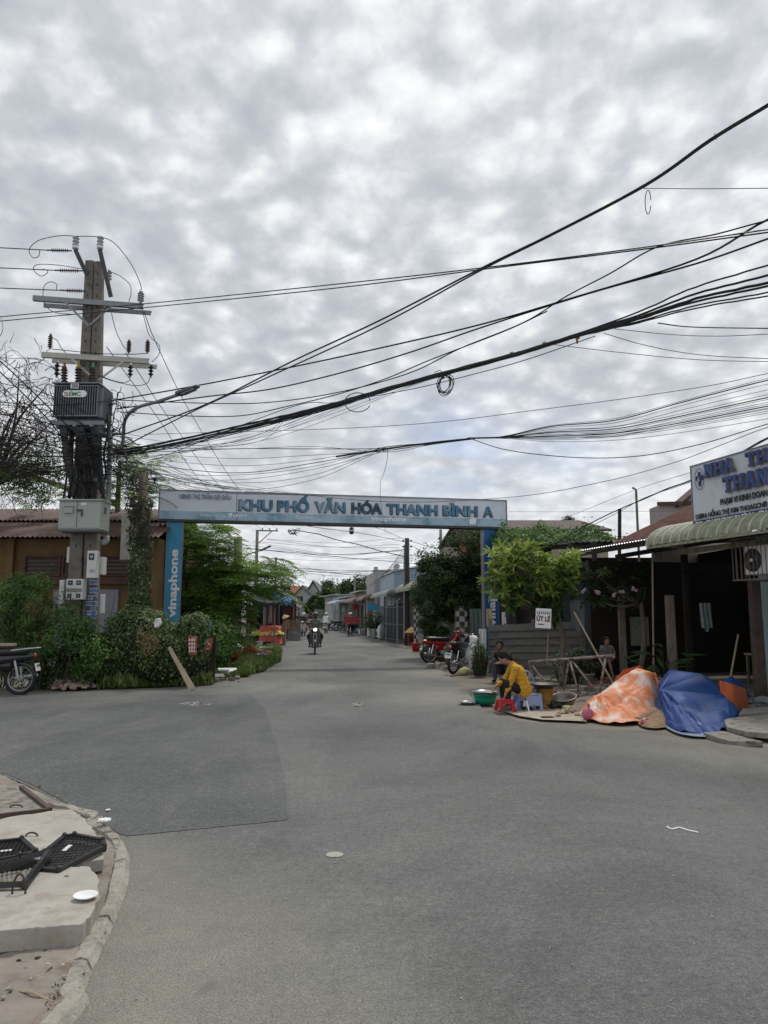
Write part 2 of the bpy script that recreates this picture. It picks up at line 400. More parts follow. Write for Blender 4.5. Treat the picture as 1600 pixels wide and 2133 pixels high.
MA['steel_pale']=mat('painted_steel',(.42,.42,.38),.55,.12,6,c2=(.30,.26,.2),thr=.68)
MA['dark_steel']=mat('dark_steel',(.045,.048,.052),.5,.3,6)
MA['black']=mat('black_rubber',(.013,.013,.014),.6,.3,5)
MA['blackp']=mat('black_plastic',(.018,.018,.02),.32,.2,5,spec=.5)
MA['chrome']=mat('chrome',(.55,.56,.58),.2,.08,5,metal=.95)
MA['alu']=mat('cast_metal',(.30,.31,.32),.38,.2,8,metal=.6)
MA['white']=mat('white_paint',(.62,.62,.60),.5,.08,4,c2=(.42,.40,.36),thr=.66)
MA['foam']=mat('white_foam',(.74,.75,.75),.6,.05,9)
MA['grey_box']=mat('grey_green_paint',(.335,.365,.335),.45,.06,3,c2=(.25,.26,.23),thr=.7)
MA['skin']=mat('skin',(.33,.19,.125),.55,.1,12)
MA['hair']=mat('hair',(.009,.008,.007),.85,.3,20)
MA['kerb']=mat('kerb_concrete',(.33,.312,.268),.95,.25,7,.8,45,c2=(.19,.175,.15),thr=.60,c2scale=6,detail=8)
MA['wood']=mat('old_wood',(.16,.125,.09),.85,.3,3,.5,14,stretch=(4,4,.5),c2=(.30,.27,.22),thr=.62)
MA['wood_pale']=mat('pale_wood',(.36,.29,.21),.8,.25,3,.4,14,stretch=(4,4,.5))
MA['bark']=mat('bark',(.15,.125,.10),.95,.35,8,1.0,20,stretch=(2,2,.6))
MA['twig']=mat('twig',(.055,.045,.038),.9,.3,8)
MA['cable']=mat('cable_sheath',(.010,.010,.011),.55,.2,3)
MA['wire_grey']=mat('thin_wire',(.045,.047,.05),.5,.2,3)
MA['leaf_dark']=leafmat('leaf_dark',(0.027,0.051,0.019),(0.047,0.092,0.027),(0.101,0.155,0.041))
MA['leaf_mid']=leafmat('leaf_mid',(0.041,0.088,0.022),(0.074,0.155,0.035),(0.201,0.328,0.082))
MA['leaf_feather']=leafmat('leaf_feather',(.055,.125,.022),(.115,.235,.035),(.23,.36,.06),.5)
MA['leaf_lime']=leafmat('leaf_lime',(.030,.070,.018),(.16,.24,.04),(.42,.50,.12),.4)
MA['leaf_ivy']=leafmat('leaf_ivy',(0.041,0.074,0.024),(0.081,0.135,0.041),(0.274,0.328,0.136))
MA['leaf_dry']=leafmat('leaf_dry',(0.121,0.095,0.041),(0.189,0.149,0.068),(0.270,0.230,0.108))
MA['grass']=leafmat('grass',(0.061,0.101,0.024),(0.121,0.182,0.047),(0.243,0.284,0.101))

# ---------------------------------------------------------------- ground, street and pavements
def sheet(name,pix,z,m,extra_pre=(),extra_post=(),label=None,kind='structure'):
    pts=[(p[0],p[1])for p in extra_pre]+[tuple(gp(*q)[:2])for q in pix]+[(p[0],p[1])for p in extra_post]
    mb=MB();mb.v=[(x,y,z)for x,y in pts];mb.face(range(len(pts)));o=mb.build(name,m,fixn=False)
    if o.data.polygons[0].normal.z<0:o.data.flip_normals()
    return tag(o,kind=kind)
def wob(pts,amp,n=5,seed=1):
    rg=random.Random(seed);o=[]
    for a,b in zip(pts[:-1],pts[1:]):
        for k in range(n):
            t=k/n;o.append((a[0]+(b[0]-a[0])*t+rg.uniform(-amp,amp),a[1]+(b[1]-a[1])*t+rg.uniform(-amp,amp)*.4))
    o.append(pts[-1]);return o
g=MB();g.box((0,340,-.53),(900,720,1.0));g.build('ground',MA['dirt'],kind='structure')
# outline of the asphalt: kerb (left, near) -> far left edge -> street left edge -> street end -> street right edge -> right
kerb_out=[(0,1612),(60,1638),(150,1688),(200,1718),(235,1740),(262,1778),(263,1830),(247,1890),(216,1960),(190,2015),(166,2075),(146,2133)]
far_left=[(0,1443),(60,1443),(130,1440),(260,1437),(400,1428),(470,1420),(520,1412),(560,1396),(582,1375),(584,1352),(592,1338),(612,1322),(634,1308),(652,1300),(664,1294)]
right_e=[(722,1294),(722,1302),(745,1318),(775,1330),(830,1346),(868,1364),(905,1388),(930,1405),(965,1430),(985,1455),(1010,1482),(1080,1502),(1200,1515),(1350,1528),(1470,1545),(1600,1562)]
pix=list(reversed(wob(kerb_out,1.5,3,2)))
pre=[(-1.35,-3),]
A=[gp(*q)for q in pix];Bp=[gp(*q)for q in wob(far_left,2.0,4,3)];Cp=[gp(*q)for q in wob(right_e,2.5,4,4)]
poly=[(-1.2,-4.0),(-1.45,1.5)]+[(p.x,p.y)for p in A]+[(-9.5,8.4),(-40,11.5),(-40,17.5),(-14,15.2)]+[(p.x,p.y)for p in Bp]+[(-14.5,175),(-9.5,175)]+[(p.x,p.y)for p in Cp]+[(9.0,6.6),(40,1.0),(40,-4)]
mb=MB();mb.v=[(x,y,0.0)for x,y in poly];mb.face(range(len(poly)))
o=mb.build('road',MA['asphalt'],fixn=False,kind='structure')
if o.data.polygons[0].normal.z<0:o.data.flip_normals()
# darker, newer patch of asphalt on the left
pt=wob([(262,1742),(330,1736),(450,1724),(592,1710)],1.5,5,5)+wob([(600,1706),(596,1640),(578,1560),(553,1478),(520,1446)],1.2,5,6)
kk=[gp(x-2,y+2)for x,y in kerb_out[:5]]
P2=[gp(*q)for q in pt]
poly=[(p.x,p.y)for p in P2]+[tuple(gp(460,1446)[:2]),tuple(gp(0,1455)[:2]),(-14,14.2),(-40,16.8),(-40,12),(-9.5,8.6)]+[(p.x+.03,p.y+.06)for p in kk]
mb=MB();mb.v=[(x,y,.004)for x,y in poly];mb.face(range(len(poly)));o=mb.build('road_patch',MA['asphalt_new'],fixn=False,kind='structure')
if o.data.polygons[0].normal.z<0:o.data.flip_normals()
# kerb: crumbling concrete edge
def kerb(name,outer,width,h,m,seed):
    P=catmull([Vector((p[0],p[1],0))for p in outer],34);mb=MB();n=len(P);nv=13;nz=mathutils.noise.noise
    for i,p in enumerate(P):
        d=(P[min(i+1,n-1)]-P[max(i-1,0)]).normalized();s=Vector((-d.y,d.x,0))
        if s.x>0:s=-s
        w=width*(1+.30*nz(Vector((p.x*2.5,p.y*2.5,seed))));hk=h*(1+.5*nz(Vector((p.x*1.9,p.y*1.9,seed+5))))
        for k in range(nv+1):
            v=k/nv;q=p+s*w*(v*1.25-.25);pr=min(1,max(0,v*3.2-.1))*(1-.25*v)if v<.9 else.75*(1-v)*8
            e=nz(q*9)*.012+nz(q*27)*.006+nz(q*70)*.004;crack=-.03 if abs(nz(q*2.2+Vector((7,1,0))))<.02 else 0
            z=-.03 if k in(0,nv)else max(-.004,hk*pr+(e+crack)*min(1,pr*2+.3));mb.v.append((q.x+nz(q*30)*.006,q.y+nz(q*31)*.006,z))
    for i in range(n-1):
        for k in range(nv):mb.face((i*(nv+1)+k,i*(nv+1)+k+1,(i+1)*(nv+1)+k+1,(i+1)*(nv+1)+k))
    return mb.build(name,m,kind='structure',smooth=False)
ko=[Vector((-30,12.0,0)),Vector((-9.5,8.4,0))]+[gp(*q)for q in kerb_out[1:]]+[Vector((-1.45,1.5,0)),Vector((-1.2,-3,0))]
kerb('kerb',[(-9.5,8.4),(-5.2,7.25)]+[tuple(gp(*q)[:2])for q in kerb_out[2:]]+[(-1.42,1.9),(-1.2,-2)],.098,.05,MA['kerb'],8)
# earth of the pavement inside the kerb
poly=[(-1.35,-3),(-1.62,1.9)]+[(gp(*q).x-.12,gp(*q).y-.03)for q in reversed(kerb_out)]+[(-9.5,8.3),(-40,11.4),(-40,-3)]
def rough_sheet(name,poly,z,amp,m,step,seed=0,fade=.1):
    """fill a polygon with a fine uneven grid"""
    import bmesh
    rg=np.random.RandomState(seed);xs=[p[0]for p in poly];ys=[p[1]for p in poly]
    me=bpy.data.meshes.new(name);bm=bmesh.new();vs=[bm.verts.new((x,y,z))for x,y in poly];bm.faces.new(vs)
    bmesh.ops.triangulate(bm,faces=bm.faces)
    x=math.floor(min(xs)/step)*step
    for i in range(int((max(xs)-min(xs))/step)+1):
        bmesh.ops.bisect_plane(bm,geom=bm.verts[:]+bm.edges[:]+bm.faces[:],plane_co=(x+i*step,0,0),plane_no=(1,0,0))
    y=math.floor(min(ys)/step)*step
    for i in range(int((max(ys)-min(ys))/step)+1):
        bmesh.ops.bisect_plane(bm,geom=bm.verts[:]+bm.edges[:]+bm.faces[:],plane_co=(0,y+i*step,0),plane_no=(0,1,0))
    for v_ in bm.verts:
        v_.co.z+=amp*(math.sin(v_.co.x*3.1+seed)*math.cos(v_.co.y*2.7)+.6*math.sin(v_.co.x*7.7+v_.co.y*5.3)+rg.uniform(-.5,.5))
    for f in bm.faces:f.smooth=True
    bmesh.ops.recalc_face_normals(bm,faces=bm.faces)
    bm.to_mesh(me);bm.free();me.materials.append(m);o=link_mesh(name,me)
    if me.polygons[0].normal.z<0:me.flip_normals()
    return tag(o,kind='structure')
near=[(-1.35,1.0),(-1.50,1.9)]+[(gp(*q).x-.02,gp(*q).y-.03)for q in reversed(kerb_out)]+[(-6.2,7.4),(-7,5),(-7,1.0)]
rough_sheet('pavement_earth',near,.022,.010,MA['dirt_pale'],.09,3)
# ================================================================ plant builders
def leaves_mesh(name,C,Nrm,L,W,tint,m,parent=None,seed=0,droop=None,six=False,**kw):
    """C centres, Nrm facing directions, L lengths, W widths (arrays) -> one mesh of single leaves"""
    rg=np.random.RandomState(seed+11);n=len(C);C=np.asarray(C,float);Nr=np.asarray(Nrm,float)
    Nr/=np.linalg.norm(Nr,axis=1)[:,None]+1e-9
    if droop is None:T=rg.normal(size=(n,3))
    else:T=np.asarray(droop,float)
    T=T-Nr*np.sum(T*Nr,1)[:,None];T/=np.linalg.norm(T,axis=1)[:,None]+1e-9
    B=np.cross(Nr,T);L=np.broadcast_to(np.asarray(L,float),(n,))[:,None];W=np.broadcast_to(np.asarray(W,float),(n,))[:,None]
    if six:pts=[C,C+T*L*.35+B*W*.42+Nr*W*.12,C+T*L*.7+B*W*.36,C+T*L-Nr*W*.25,C+T*L*.7-B*W*.36,C+T*L*.35-B*W*.42+Nr*W*.12]
    else:pts=[C-T*L*.5,C+B*W*.5+Nr*W*.1,C+T*L*.5,C-B*W*.5+Nr*W*.1]
    k=len(pts);V=np.stack(pts,1).reshape(-1,3).astype(np.float32)
    me=bpy.data.meshes.new(name);me.vertices.add(n*k);me.vertices.foreach_set('co',V.ravel())
    me.loops.add(n*k);me.loops.foreach_set('vertex_index',np.arange(n*k,dtype=np.int32))
    me.polygons.add(n);me.polygons.foreach_set('loop_start',np.arange(0,n*k,k,dtype=np.int32))
    me.update(calc_edges=True)
    at_=me.attributes.new('tint','FLOAT','FACE');at_.data.foreach_set('value',np.clip(np.asarray(tint,np.float32),0,1))
    me.materials.append(m);o=link_mesh(name,me,parent);return tag(o,**kw)
def crown_pts(rg,c,r,n,clumps,spread,shell=.55,flat=1.0):
    c=np.array(c,float);r=np.array(r,float)
    d=rg.normal(size=(clumps,3));d/=np.linalg.norm(d,axis=1)[:,None]
    rad=shell+(1-shell)*rg.rand(clumps)**.6;K=c+d*r*rad[:,None]*(1+rg.uniform(-.12,.12,(clumps,1)))
    kt=np.clip(rg.normal(.45,.2,clumps),0,1);ks=spread*rg.uniform(.6,1.3,clumps)
    idx=rg.randint(0,clumps,n);P=K[idx]+rg.normal(size=(n,3))*ks[idx][:,None]*np.array([1,1,flat*.7])
    nr=(P-c)/r+rg.normal(size=(n,3))*.55+np.array([0,0,.5])
    t=kt[idx]+rg.normal(0,.16,n)
    return P,nr,t,K
def limbs(mb,base,K,rg,r0,n,crown_c,mid=.45):
    for i in range(n):
        k=Vector(K[i%len(K)]);b=Vector(base);m1=b.lerp(k,mid)+Vector((rg.uniform(-.15,.15),rg.uniform(-.15,.15),.12*(k-b).length))
        mb.tube(catmull([b,m1,k],5),[r0*.5,r0*.1],5)
def tree(name,label,foot,height_trunk,c,r,n,clumps,spread,lsize,m,seed,tr=.12,group=None,aspect=.45,shell=.5,nl=9,cat='tree',lean=(0,0)):
    rgp=np.random.RandomState(seed);rg=random.Random(seed)
    t=wthing(name,label,cat,foot,group);f=Vector(foot);top=f+Vector((lean[0],lean[1],height_trunk))
    P,nr,ti,K=crown_pts(rgp,c,r,n,clumps,spread,shell)
    mb=MB();mb.tube(catmull([f,f.lerp(top,.5)+Vector((rg.uniform(-.1,.1),rg.uniform(-.1,.1),0)),top],5),[tr,tr*.6],8)
    limbs(mb,top,K,rg,tr,nl,c)
    mb.build('trunk',MA['bark'],t,smooth=True)
    leaves_mesh('crown',P,nr,lsize*rgp.uniform(.6,1.4,n),lsize*aspect*rgp.uniform(.7,1.3,n),ti,m,t,seed)
    return t
def onplane(px,py,p0,nrm):
    a=(px-800)/F;b=(1066.5-py)/F
    d=Vector((a,math.cos(_p)-b*math.sin(_p),math.sin(_p)+b*math.cos(_p)));o=Vector((0,0,CAM_H))
    return o+d*((Vector(p0)-o).dot(nrm)/d.dot(nrm))

# ================================================================ gate arch over the street
MA['sign_pale']=mat('sign_pale',(.62,.67,.75),.45,.07,1.2,c2=(.54,.58,.65),thr=.6,c2scale=1.5)
MA['sign_band']=mat('sign_band',(.36,.50,.62),.45,.18,1.6,c2=(.17,.33,.42),thr=.56,c2scale=2.0)
MA['sign_blue']=mat('sign_blue',(.04,.29,.52),.4,.15,1.5,c2=(.055,.25,.40),thr=.55,c2scale=1.2,stretch=(2,2,.5))
MA['sign_blue_deep']=mat('sign_blue_deep',(.012,.11,.34),.4,.2,1.5,c2=(.03,.2,.36),thr=.6,c2scale=1.2,stretch=(2,2,.5))
MA['letter_teal']=mat('letter_teal',(.075,.19,.30),.6,.35,1.3,c2=(.22,.34,.43),thr=.56,c2scale=2.2)
MA['letter_dark']=mat('letter_dark',(.02,.045,.075),.5,.2,3)
MA['letter_white']=mat('letter_white',(.80,.82,.84),.5,.06,3)
MA['letter_stain']=mat('letter_stained',(.03,.07,.10),.6,.3,2,c2=(.08,.19,.28),thr=.55,c2scale=3)
MA['letter_grey']=mat('letter_grey',(.20,.23,.27),.5,.12,3)
zb=at(330,1085,22.4).z;zt=at(330,1020,22.4).z
L0=gp(330,1085,zb);R0=gp(1056,1102,zb)
gt=wthing('street_gate','long grey and blue lettered beam on two blue posts spanning the street','gate',(L0.x,L0.y,0))
gd=(R0-L0);gd.z=0;glen=gd.length;gx=gd.normalized();gn=Vector((gx.y,-gx.x,0)) # gn faces the camera
gz=Vector((0,0,1));TH=.38;hb=.265*(zt-zb)
beam=MB();c=L0+gx*glen/2-gn*TH/2
ang=math.atan2(gx.y,gx.x)
beam.box(Vector((c.x,c.y,(zb+zt)/2)),(glen,TH,zt-zb),ang)
bm_o=beam.build('beam',MA['sign_pale'],gt,bevel=.01)
mb=MB();mb.box(Vector((c.x,c.y,zb+.03))+gn*0,(glen+.03,TH+.05,.07),ang);mb.build('bottom_rail',MA['dark_steel'],bm_o)
mb=MB();mb.box(Vector((c.x,c.y,zt)),(glen+.03,TH+.04,.035),ang)
for s in(L0,R0):
    q=s-gn*TH/2;mb.box(Vector((q.x,q.y,(zb+zt)/2)),(.04,TH+.04,zt-zb),ang)
q=onplane(493,1060,L0,gn)-gn*TH/2;mb.box(Vector((q.x,q.y,(zb+zt)/2+.02)),(.02,TH+.014,zt-zb-.05),ang)
mb.build('edge_trim',MA['steel'],bm_o)
mb=MB();q=Vector((c.x,c.y,zb+.07+hb/2))+gn*0;mb.box(q,(glen-.05,TH+.010,hb),ang);mb.build('lower_band',MA['sign_band'],bm_o)
def gtext(name,body,px0,px1,py,size,m,par,off=.012,depth=.01,**k):
    o=onplane(px0,py,L0,gn);e=onplane(px1,py,L0,gn)
    return put_text(name,body,size,o+gn*off,gx,gz,m,par,depth,width=(Vector((e.x,e.y,0))-Vector((o.x,o.y,0))).length,**k)
# baseline follows the beam: use the same world height along it
base_z=onplane(500,1062,L0,gn).z
def gline(name,body,px0,px1,z,size,m,par,off,depth,**k):
    a0=onplane(px0,1060,L0,gn);a1=onplane(px1,1070,L0,gn);w=(Vector((a1.x,a1.y,0))-Vector((a0.x,a0.y,0))).length
    return put_text(name,body,size,Vector((a0.x,a0.y,z))+gn*off,gx,gz,m,par,depth,width=w,**k)
for body,x0,x1 in(("KHU",498,568),("PHỐ",578,644),("VĂN",656,720),("HÓA",733,796),("THANH",806,912),("BÌNH",923,995),("A",1007,1027)):
    gline('letter_back',body,x0-1.5,x1-1,base_z-.014,.46,MA['letter_dark'],bm_o,.015,.012,bold=.021,res=9)  # dark copy set lower and left: painted shadow of the letters
    gline('lettering',body,x0,x1,base_z,.46,MA['letter_stain']if body=='HÓA' else MA['letter_teal'],bm_o,.031,.003,bold=.0175,res=9)
gline('lettering',"UBND THỊ TRẤN GÒ DẦU",372.7,480,zt-.245,.19,MA['letter_grey'],bm_o,.03,.004,bold=.005)
gline('small_lettering',"Thương hiệu của",416,470,zb+.17,.11,MA['letter_white'],bm_o,.012,.003)
gline('small_lettering',"VNPT",484,515,zb+.17,.13,MA['letter_white'],bm_o,.012,.003,bold=.004)
gline('small_lettering',"fibervnn",616,653,zb+.16,.16,MA['letter_white'],bm_o,.012,.003,shear=.2)
gline('small_lettering',"vinaphone",773,846,zb+.17,.21,MA['letter_white'],bm_o,.012,.003,bold=.006)
q=onplane(478,1060,L0,gn);mb=MB();mb.slab([Vector((q.x,q.y,zb+.15))+gn*.008+gx*a+gz*b for a,b in((-.08,.11),(.10,.16),(.07,.04),(-.02,0),(.02,.08))],gn*.006)
q=onplane(985,1060,L0,gn);mb.slab([Vector((q.x,q.y,zb+.13))+gn*.008+gx*a+gz*b for a,b in((-.12,0),(-.12,.16),(-.02,.19),(.10,.23),(.10,0))],gn*.006)
mb.build('emblem',MA['letter_white'],bm_o)
def post(pxa,pxb,py,m,off,body,z0):
    a=onplane(pxa,py,L0-gn*.06,gn);b=onplane(pxb,py,L0-gn*.06,gn);cc=(a+b)/2;w=(a-b).length
    mb=MB();mb.box(Vector((cc.x,cc.y,zb/2))-gn*.13,(w,.26,zb-.003),ang);p=mb.build('post',m,gt,bevel=.008)
    mb=MB()
    for s in(-1,1):mb.box(Vector((cc.x,cc.y,zb/2))-gn*.13+gx*s*(w/2),(.03,.285,zb-.01),ang)
    mb.build('post_trim',MA['steel'],p)
    put_text('lettering',body,.33,Vector((cc.x,cc.y,z0))+gn*.016+gx*.11,gz,-gx,MA['letter_white'],p,.004,width=2.05,bold=.012)
    return cc
pl=post(346,379,1150,MA['sign_blue'],0,"vinaphone",at(360,1287,22.4).z)
pr=post(1008,1036,1150,MA['sign_blue_deep'],0,"vinaphone",at(1020,1305,24.5).z)
# camera hanging from the beam
q=onplane(734,1100,L0,gn)-gn*.15
t=wthing('security_camera','small white and black camera hanging under the lettered beam','camera',(q.x,q.y,zb-.25))
mb=MB();mb.box((q.x,q.y,zb-.03),(.05,.05,.07));mb.box((q.x,q.y,zb-.12),(.15,.18,.13),.1);mb.build('housing',MA['white'],t,bevel=.015)
mb=MB();mb.ell((q.x,q.y,zb-.20),(.075,.075,.075));mb.box((q.x,q.y-.1,zb-.10),(.07,.03,.06));mb.build('lens',MA['blackp'],t,smooth=True)

# ================================================================ twin utility poles
PY=18.0
def upole(name,label,pxb,wb,pxt,wt,ytop,ys=PY,stickers=False):
    zt_=at(pxt,ytop,ys).z;top=at(pxt,ytop,ys);bot=at(pxb,1300,ys);bot.z=-.1
    t=wthing(name,label,'utility pole',(bot.x,ys,0),'twin concrete poles carrying the transformer')
    s=ys/F
    mb=MB();mb.bar(bot,top,wb*s,.30,up=Vector((0,-1,0)),w2=wt*s*1.06,h2=.2);p=mb.build('shaft',MA['pole'],t,bevel=.02)
    mb=MB();d=top-bot
    k=0;z=3.2
    while z<zt_-.15:
        f=z/zt_;c_=bot.lerp(top,f);hw=(wb*s*(1-f)+wt*s*f)/2;dep=(.30*(1-f)+.2*f)/2
        mb.box((c_.x,c_.y-dep-.001,z),(.035,.012,.075));z+=.24 if False else.30
    mb.build('bolt_holes',MA['letter_dark'],p)  # dark boxes on the face, painted as the shade inside the holes
    return t,bot,top
t1,b1,tp1=upole('utility_pole','left square concrete pole of the pair behind the white meter boxes',157,31,189,17,545)
t2,b2,tp2=upole('utility_pole','right square concrete pole of the pair, blue stickers on its foot',192,30,207,16.5,547,PY+.02)
# stickers low on the right pole
mbw=MB();mbb=MB();rg=random.Random(5);mbg=MB()
for(x0,x1,y0,y1,k)in((186,204,1208,1218,'b'),(186,204,1225,1236,'b'),(179,194,1240,1249,'b'),(194,204,1239,1244,'w'),(179,204,1252,1262,'b'),(188,199,1264,1271,'w'),(179,203,1272,1280,'b'),(190,203,1279,1290,'b'),(181,190,1280,1286,'b'),(181,198,1293,1300,'g'),(182,200,1300,1306,'w'),(181,198,1306,1312,'g'),(186,204,1316,1324,'b')):
    Yf=PY-.16;a=at(x0,y1,Yf);b=at(x1,y0,Yf);c_=(a+b)/2;w=abs(b.x-a.x);h=abs(b.z-a.z)
    (mbw if k=='w' else mbw).box((c_.x,Yf,c_.z),(w,.006,h))
    n=int(rg.uniform(4,7));x=c_.x-w*.45
    while x<c_.x+w*.4:
        ww=rg.uniform(.012,.03);(mbg if k=='g' else mbb).box((x+ww/2,Yf-.004,c_.z),(ww,.004,h*rg.uniform(.5,.75)));x+=ww+rg.uniform(.006,.012)
ORG[t2.name]=Matrix.Translation(t2.location)
MA['sticker_blue']=mat('sticker_blue',(.05,.12,.42),.5,.2,4);MA['sticker_green']=mat('sticker_green',(.06,.38,.16),.5,.2,4)
MA['sticker']=mat('sticker_paper',(.46,.52,.62),.6,.12,8)
st=mbw.build('sticker',MA['sticker'],t2);mbb.build('sticker_print',MA['sticker_blue'],st);mbg.build('green_print',MA['sticker_green'],st)

def rib_ins(mb,a,b,r,n,rc=None):
    """ribbed insulator between two points"""
    a=Vector(a);b=Vector(b);d=b-a;L=d.length;rc=rc or r*.45;pr_=[(rc,0)]
    for i in range(n):
        z0=L*(i+.15)/n;pr_+=[(rc,z0),(r,z0+L/n*.3),(r*.96,z0+L/n*.45),(rc,z0+L/n*.55)]
    pr_.append((rc,L));mb.lathe(pr_,a,10,d)
MA['ceramic']=mat('ceramic_grey',(.33,.34,.36),.3,.1,6);MA['ceramic_w']=mat('ceramic_white',(.6,.6,.6),.3,.08,6)
MA['ceramic_brown']=mat('ceramic_brown',(.06,.035,.035),.25,.2,6)
def crossarm(label,pa,pb,ymid,Y,m,braces,second):
    z=at(190,ymid,Y).z;a=gp(pa[0],pa[1],z);b=gp(pb[0],pb[1],z);t=wthing('crossarm',label,'crossarm',((a.x+b.x)/2,(a.y+b.y)/2,z))
    mb=MB();mb.bar(a,b,.02,.13);mb.bar(a+Vector((0,.04,.055)),b+Vector((0,.04,.055)),.09,.018);mb.bar(a+Vector((0,.04,-.055)),b+Vector((0,.04,-.055)),.09,.018);mb.build('front_channel',m,t)
    mb=MB();o=Vector((second,.46,0));mb.bar(a+o,b+o,.02,.12);mb.bar(a+o+Vector((0,.04,.05)),b+o+Vector((0,.04,.05)),.09,.018);mb.build('rear_channel',m,t)
    for(x0,y0,x1,y1)in braces:
        mb=MB();p=gp(x0,y0,z-.04);q=at(x1,y1,p.y-.02);q.y=p.y-.02;mb.bar(p+Vector((0,-.02,0)),q,.05,.012,up=Vector((0,-1,0)));mb.build('brace',m,t)
    return t,a,b,z
ca1,a1,a2,z1=crossarm('grey steel double crossarm nearer the top of the twin poles',(68,620),(298,637),629,PY-.2,MA['steel'],[(135,628,184,678),(236,635,186,678)],.06)
ca2,c1,c2_,z2=crossarm('cream painted double crossarm just above the transformer',(86,738),(310,752),745,PY-.2,MA['steel_pale'],[(148,746,188,782),(262,750,205,792)],.06)
# two slanting steel arms over the pole tops with post insulators
for k,(pa,pb,lab)in enumerate((((157,520),(181,572),'left slanting steel arm with white insulator over the pole tops'),((208,520),(231,618),'right slanting steel arm with white insulator over the pole tops'))):
    A_=at(*pa,PY-.35);B_=at(*pb,PY-.22);t=wthing('steel_bracket',lab,'pole arm',B_)
    mb=MB();mb.bar(A_,B_,.10,.05,up=Vector((0,-1,0)));mb.build('arm',MA['dark_steel'],t)
    mb=MB();rib_ins(mb,A_+Vector((0,0,.08)),A_+Vector((0,0,.34)),.085,3,.06);mb.build('insulator',MA['ceramic'],t,smooth=False)
    mb=MB();mb.lathe([(.075,0),(.08,.02),(.08,.07),(.06,.08)],A_+Vector((0,0,.02)),12);mb.build('insulator_base',MA['ceramic_w'],t,smooth=True)
def ins(label,px,py0,py1,Y,r,n,m,cap=None,name='insulator'):
    a=at(px,py1,Y);b=at(px,py0,Y);b.x=a.x;t=wthing(name,label,'insulator',a,'insulators around the transformer pole')
    mb=MB();rib_ins(mb,a,b,r,n);mb.build('ribs',m,t)
    mb=MB();mb.lathe([(r*.5,0),(r*.6,.02),(r*.35,.06)],b,10);mb.lathe([(r*.35,0),(r*.5,.03)],a-Vector((0,0,.04)),10);mb.build('end_cap',cap or MA['alu'],t,smooth=True)
ins('grey insulator upright on the right end of the upper crossarm',293,610,628,PY-.2,.085,4,MA['ceramic'])
ins('small grey insulator just right of the pole tops',227,566,584,PY+.1,.07,3,MA['ceramic'])
for px,lab in((104,'dark fuse insulator standing on the left end of the cream crossarm'),(268,'dark fuse insulator on the cream crossarm, second from its right end'),(307,'dark fuse insulator at the right end of the cream crossarm')):
    ins(lab,px,700 if px==104 else 712,724 if px==104 else 733,PY-.25,.062,6,MA['ceramic_brown'],mat('copper_cap',(.3,.13,.08),.5))
for px,lab in((118,'dark hanging surge arrester left, behind the red topped bushing'),(271,'dark surge arrester hanging left of the last one on the cream crossarm'),(314,'rightmost dark surge arrester hanging from the cream crossarm')):
    ins(lab,px,757 if px==118 else 762,783,PY-.2,.065,3,MA['black'])
for(x0,x1,y,lab)in((97,150,521,'top long strain insulator on the highest line left of the poles'),(113,172,563,'middle strain insulator left of the pole tops'),(130,178,605,'lowest strain insulator left of the poles')):
    a=at(x0,y,PY-.2);b=at(x1,y+1.2,PY-.15);t=wthing('strain_insulator',lab,'insulator',a)
    mb=MB();mb.tube([a,b],.018,6);f=.22
    while f<.85:p=a.lerp(b,f);mb.lathe([(.015,-.004),(.055,0),(.015,.004)],p,10,b-a);f+=.075
    mb.build('rod',MA['ceramic_brown'],t)
# ---------------------------------------------------------------- transformer
TY=PY-.75
MA['xfmr']=mat('transformer_paint',(.075,.09,.11),.45,.12,3,c2=(.2,.19,.17),thr=.68);MA['xfmr_l']=mat('fin_paint',(.17,.19,.215),.4,.1,3)
A_=at(108,868,TY);B_=at(203,868,TY);zt2=at(108,799,TY).z;C_=at(225,868,TY+1.0)
t=wthing('transformer','ribbed grey oil transformer with a white oval plate on the twin poles','transformer',(A_+B_)/2)
w=B_.x-A_.x;h=zt2-A_.z;cx=(A_.x+B_.x)/2
mb=MB();mb.box((cx,TY+.42,A_.z+h/2),(w-.1,.62,h*.98));mb.box((cx,TY+.42,A_.z-.12),(w-.1,.55,.24));mb.build('tank',MA['xfmr'],t,bevel=.01)
mb=MB();mb.box((cx,TY+.42,A_.z+h+.012),(w+.04,.92,.03));mb.build('lid',MA['xfmr_l'],t)
mb=MB();n=19
for i in range(n):mb.box((A_.x+.03+(w-.06)*i/(n-1),TY+.05,A_.z+h*.47),(.014,.13,h*.90))
mb.build('front_fins',MA['xfmr_l'],t)
mb=MB();mb.box((cx,TY+.05,A_.z+.02),(w,.15,.025));mb.box((cx,TY+.05,A_.z+h*.93),(w,.15,.02));mb.build('fin_frame',MA['xfmr_l'],t)
mb=MB()
for i in range(9):mb.box((B_.x+.01,TY+.12+i*.075,A_.z+h*.47),(.13,.014,h*.9))
mb.build('side_fins',MA['xfmr_l'],t)
def plate(par,name,px0,px1,py0,py1,Y,m,rnd=0.0,th=.012):
    a=at(px0,py1,Y);b=at(px1,py0,Y);w=b.x-a.x;h=b.z-a.z;pts=[]
    if rnd:
        r=h/2
        for k in range(9):an=-math.pi/2+math.pi*k/8;pts.append(Vector((b.x-r+r*math.cos(an),Y,a.z+r+r*math.sin(an))))
        for k in range(9):an=math.pi/2+math.pi*k/8;pts.append(Vector((a.x+r+r*math.cos(an),Y,a.z+r+r*math.sin(an))))
    else:pts=[Vector((a.x,Y,a.z)),Vector((b.x,Y,a.z)),Vector((b.x,Y,b.z)),Vector((a.x,Y,b.z))]
    mb=MB();mb.slab(pts,(0,th,0));return mb.build(name,m,par),a,b
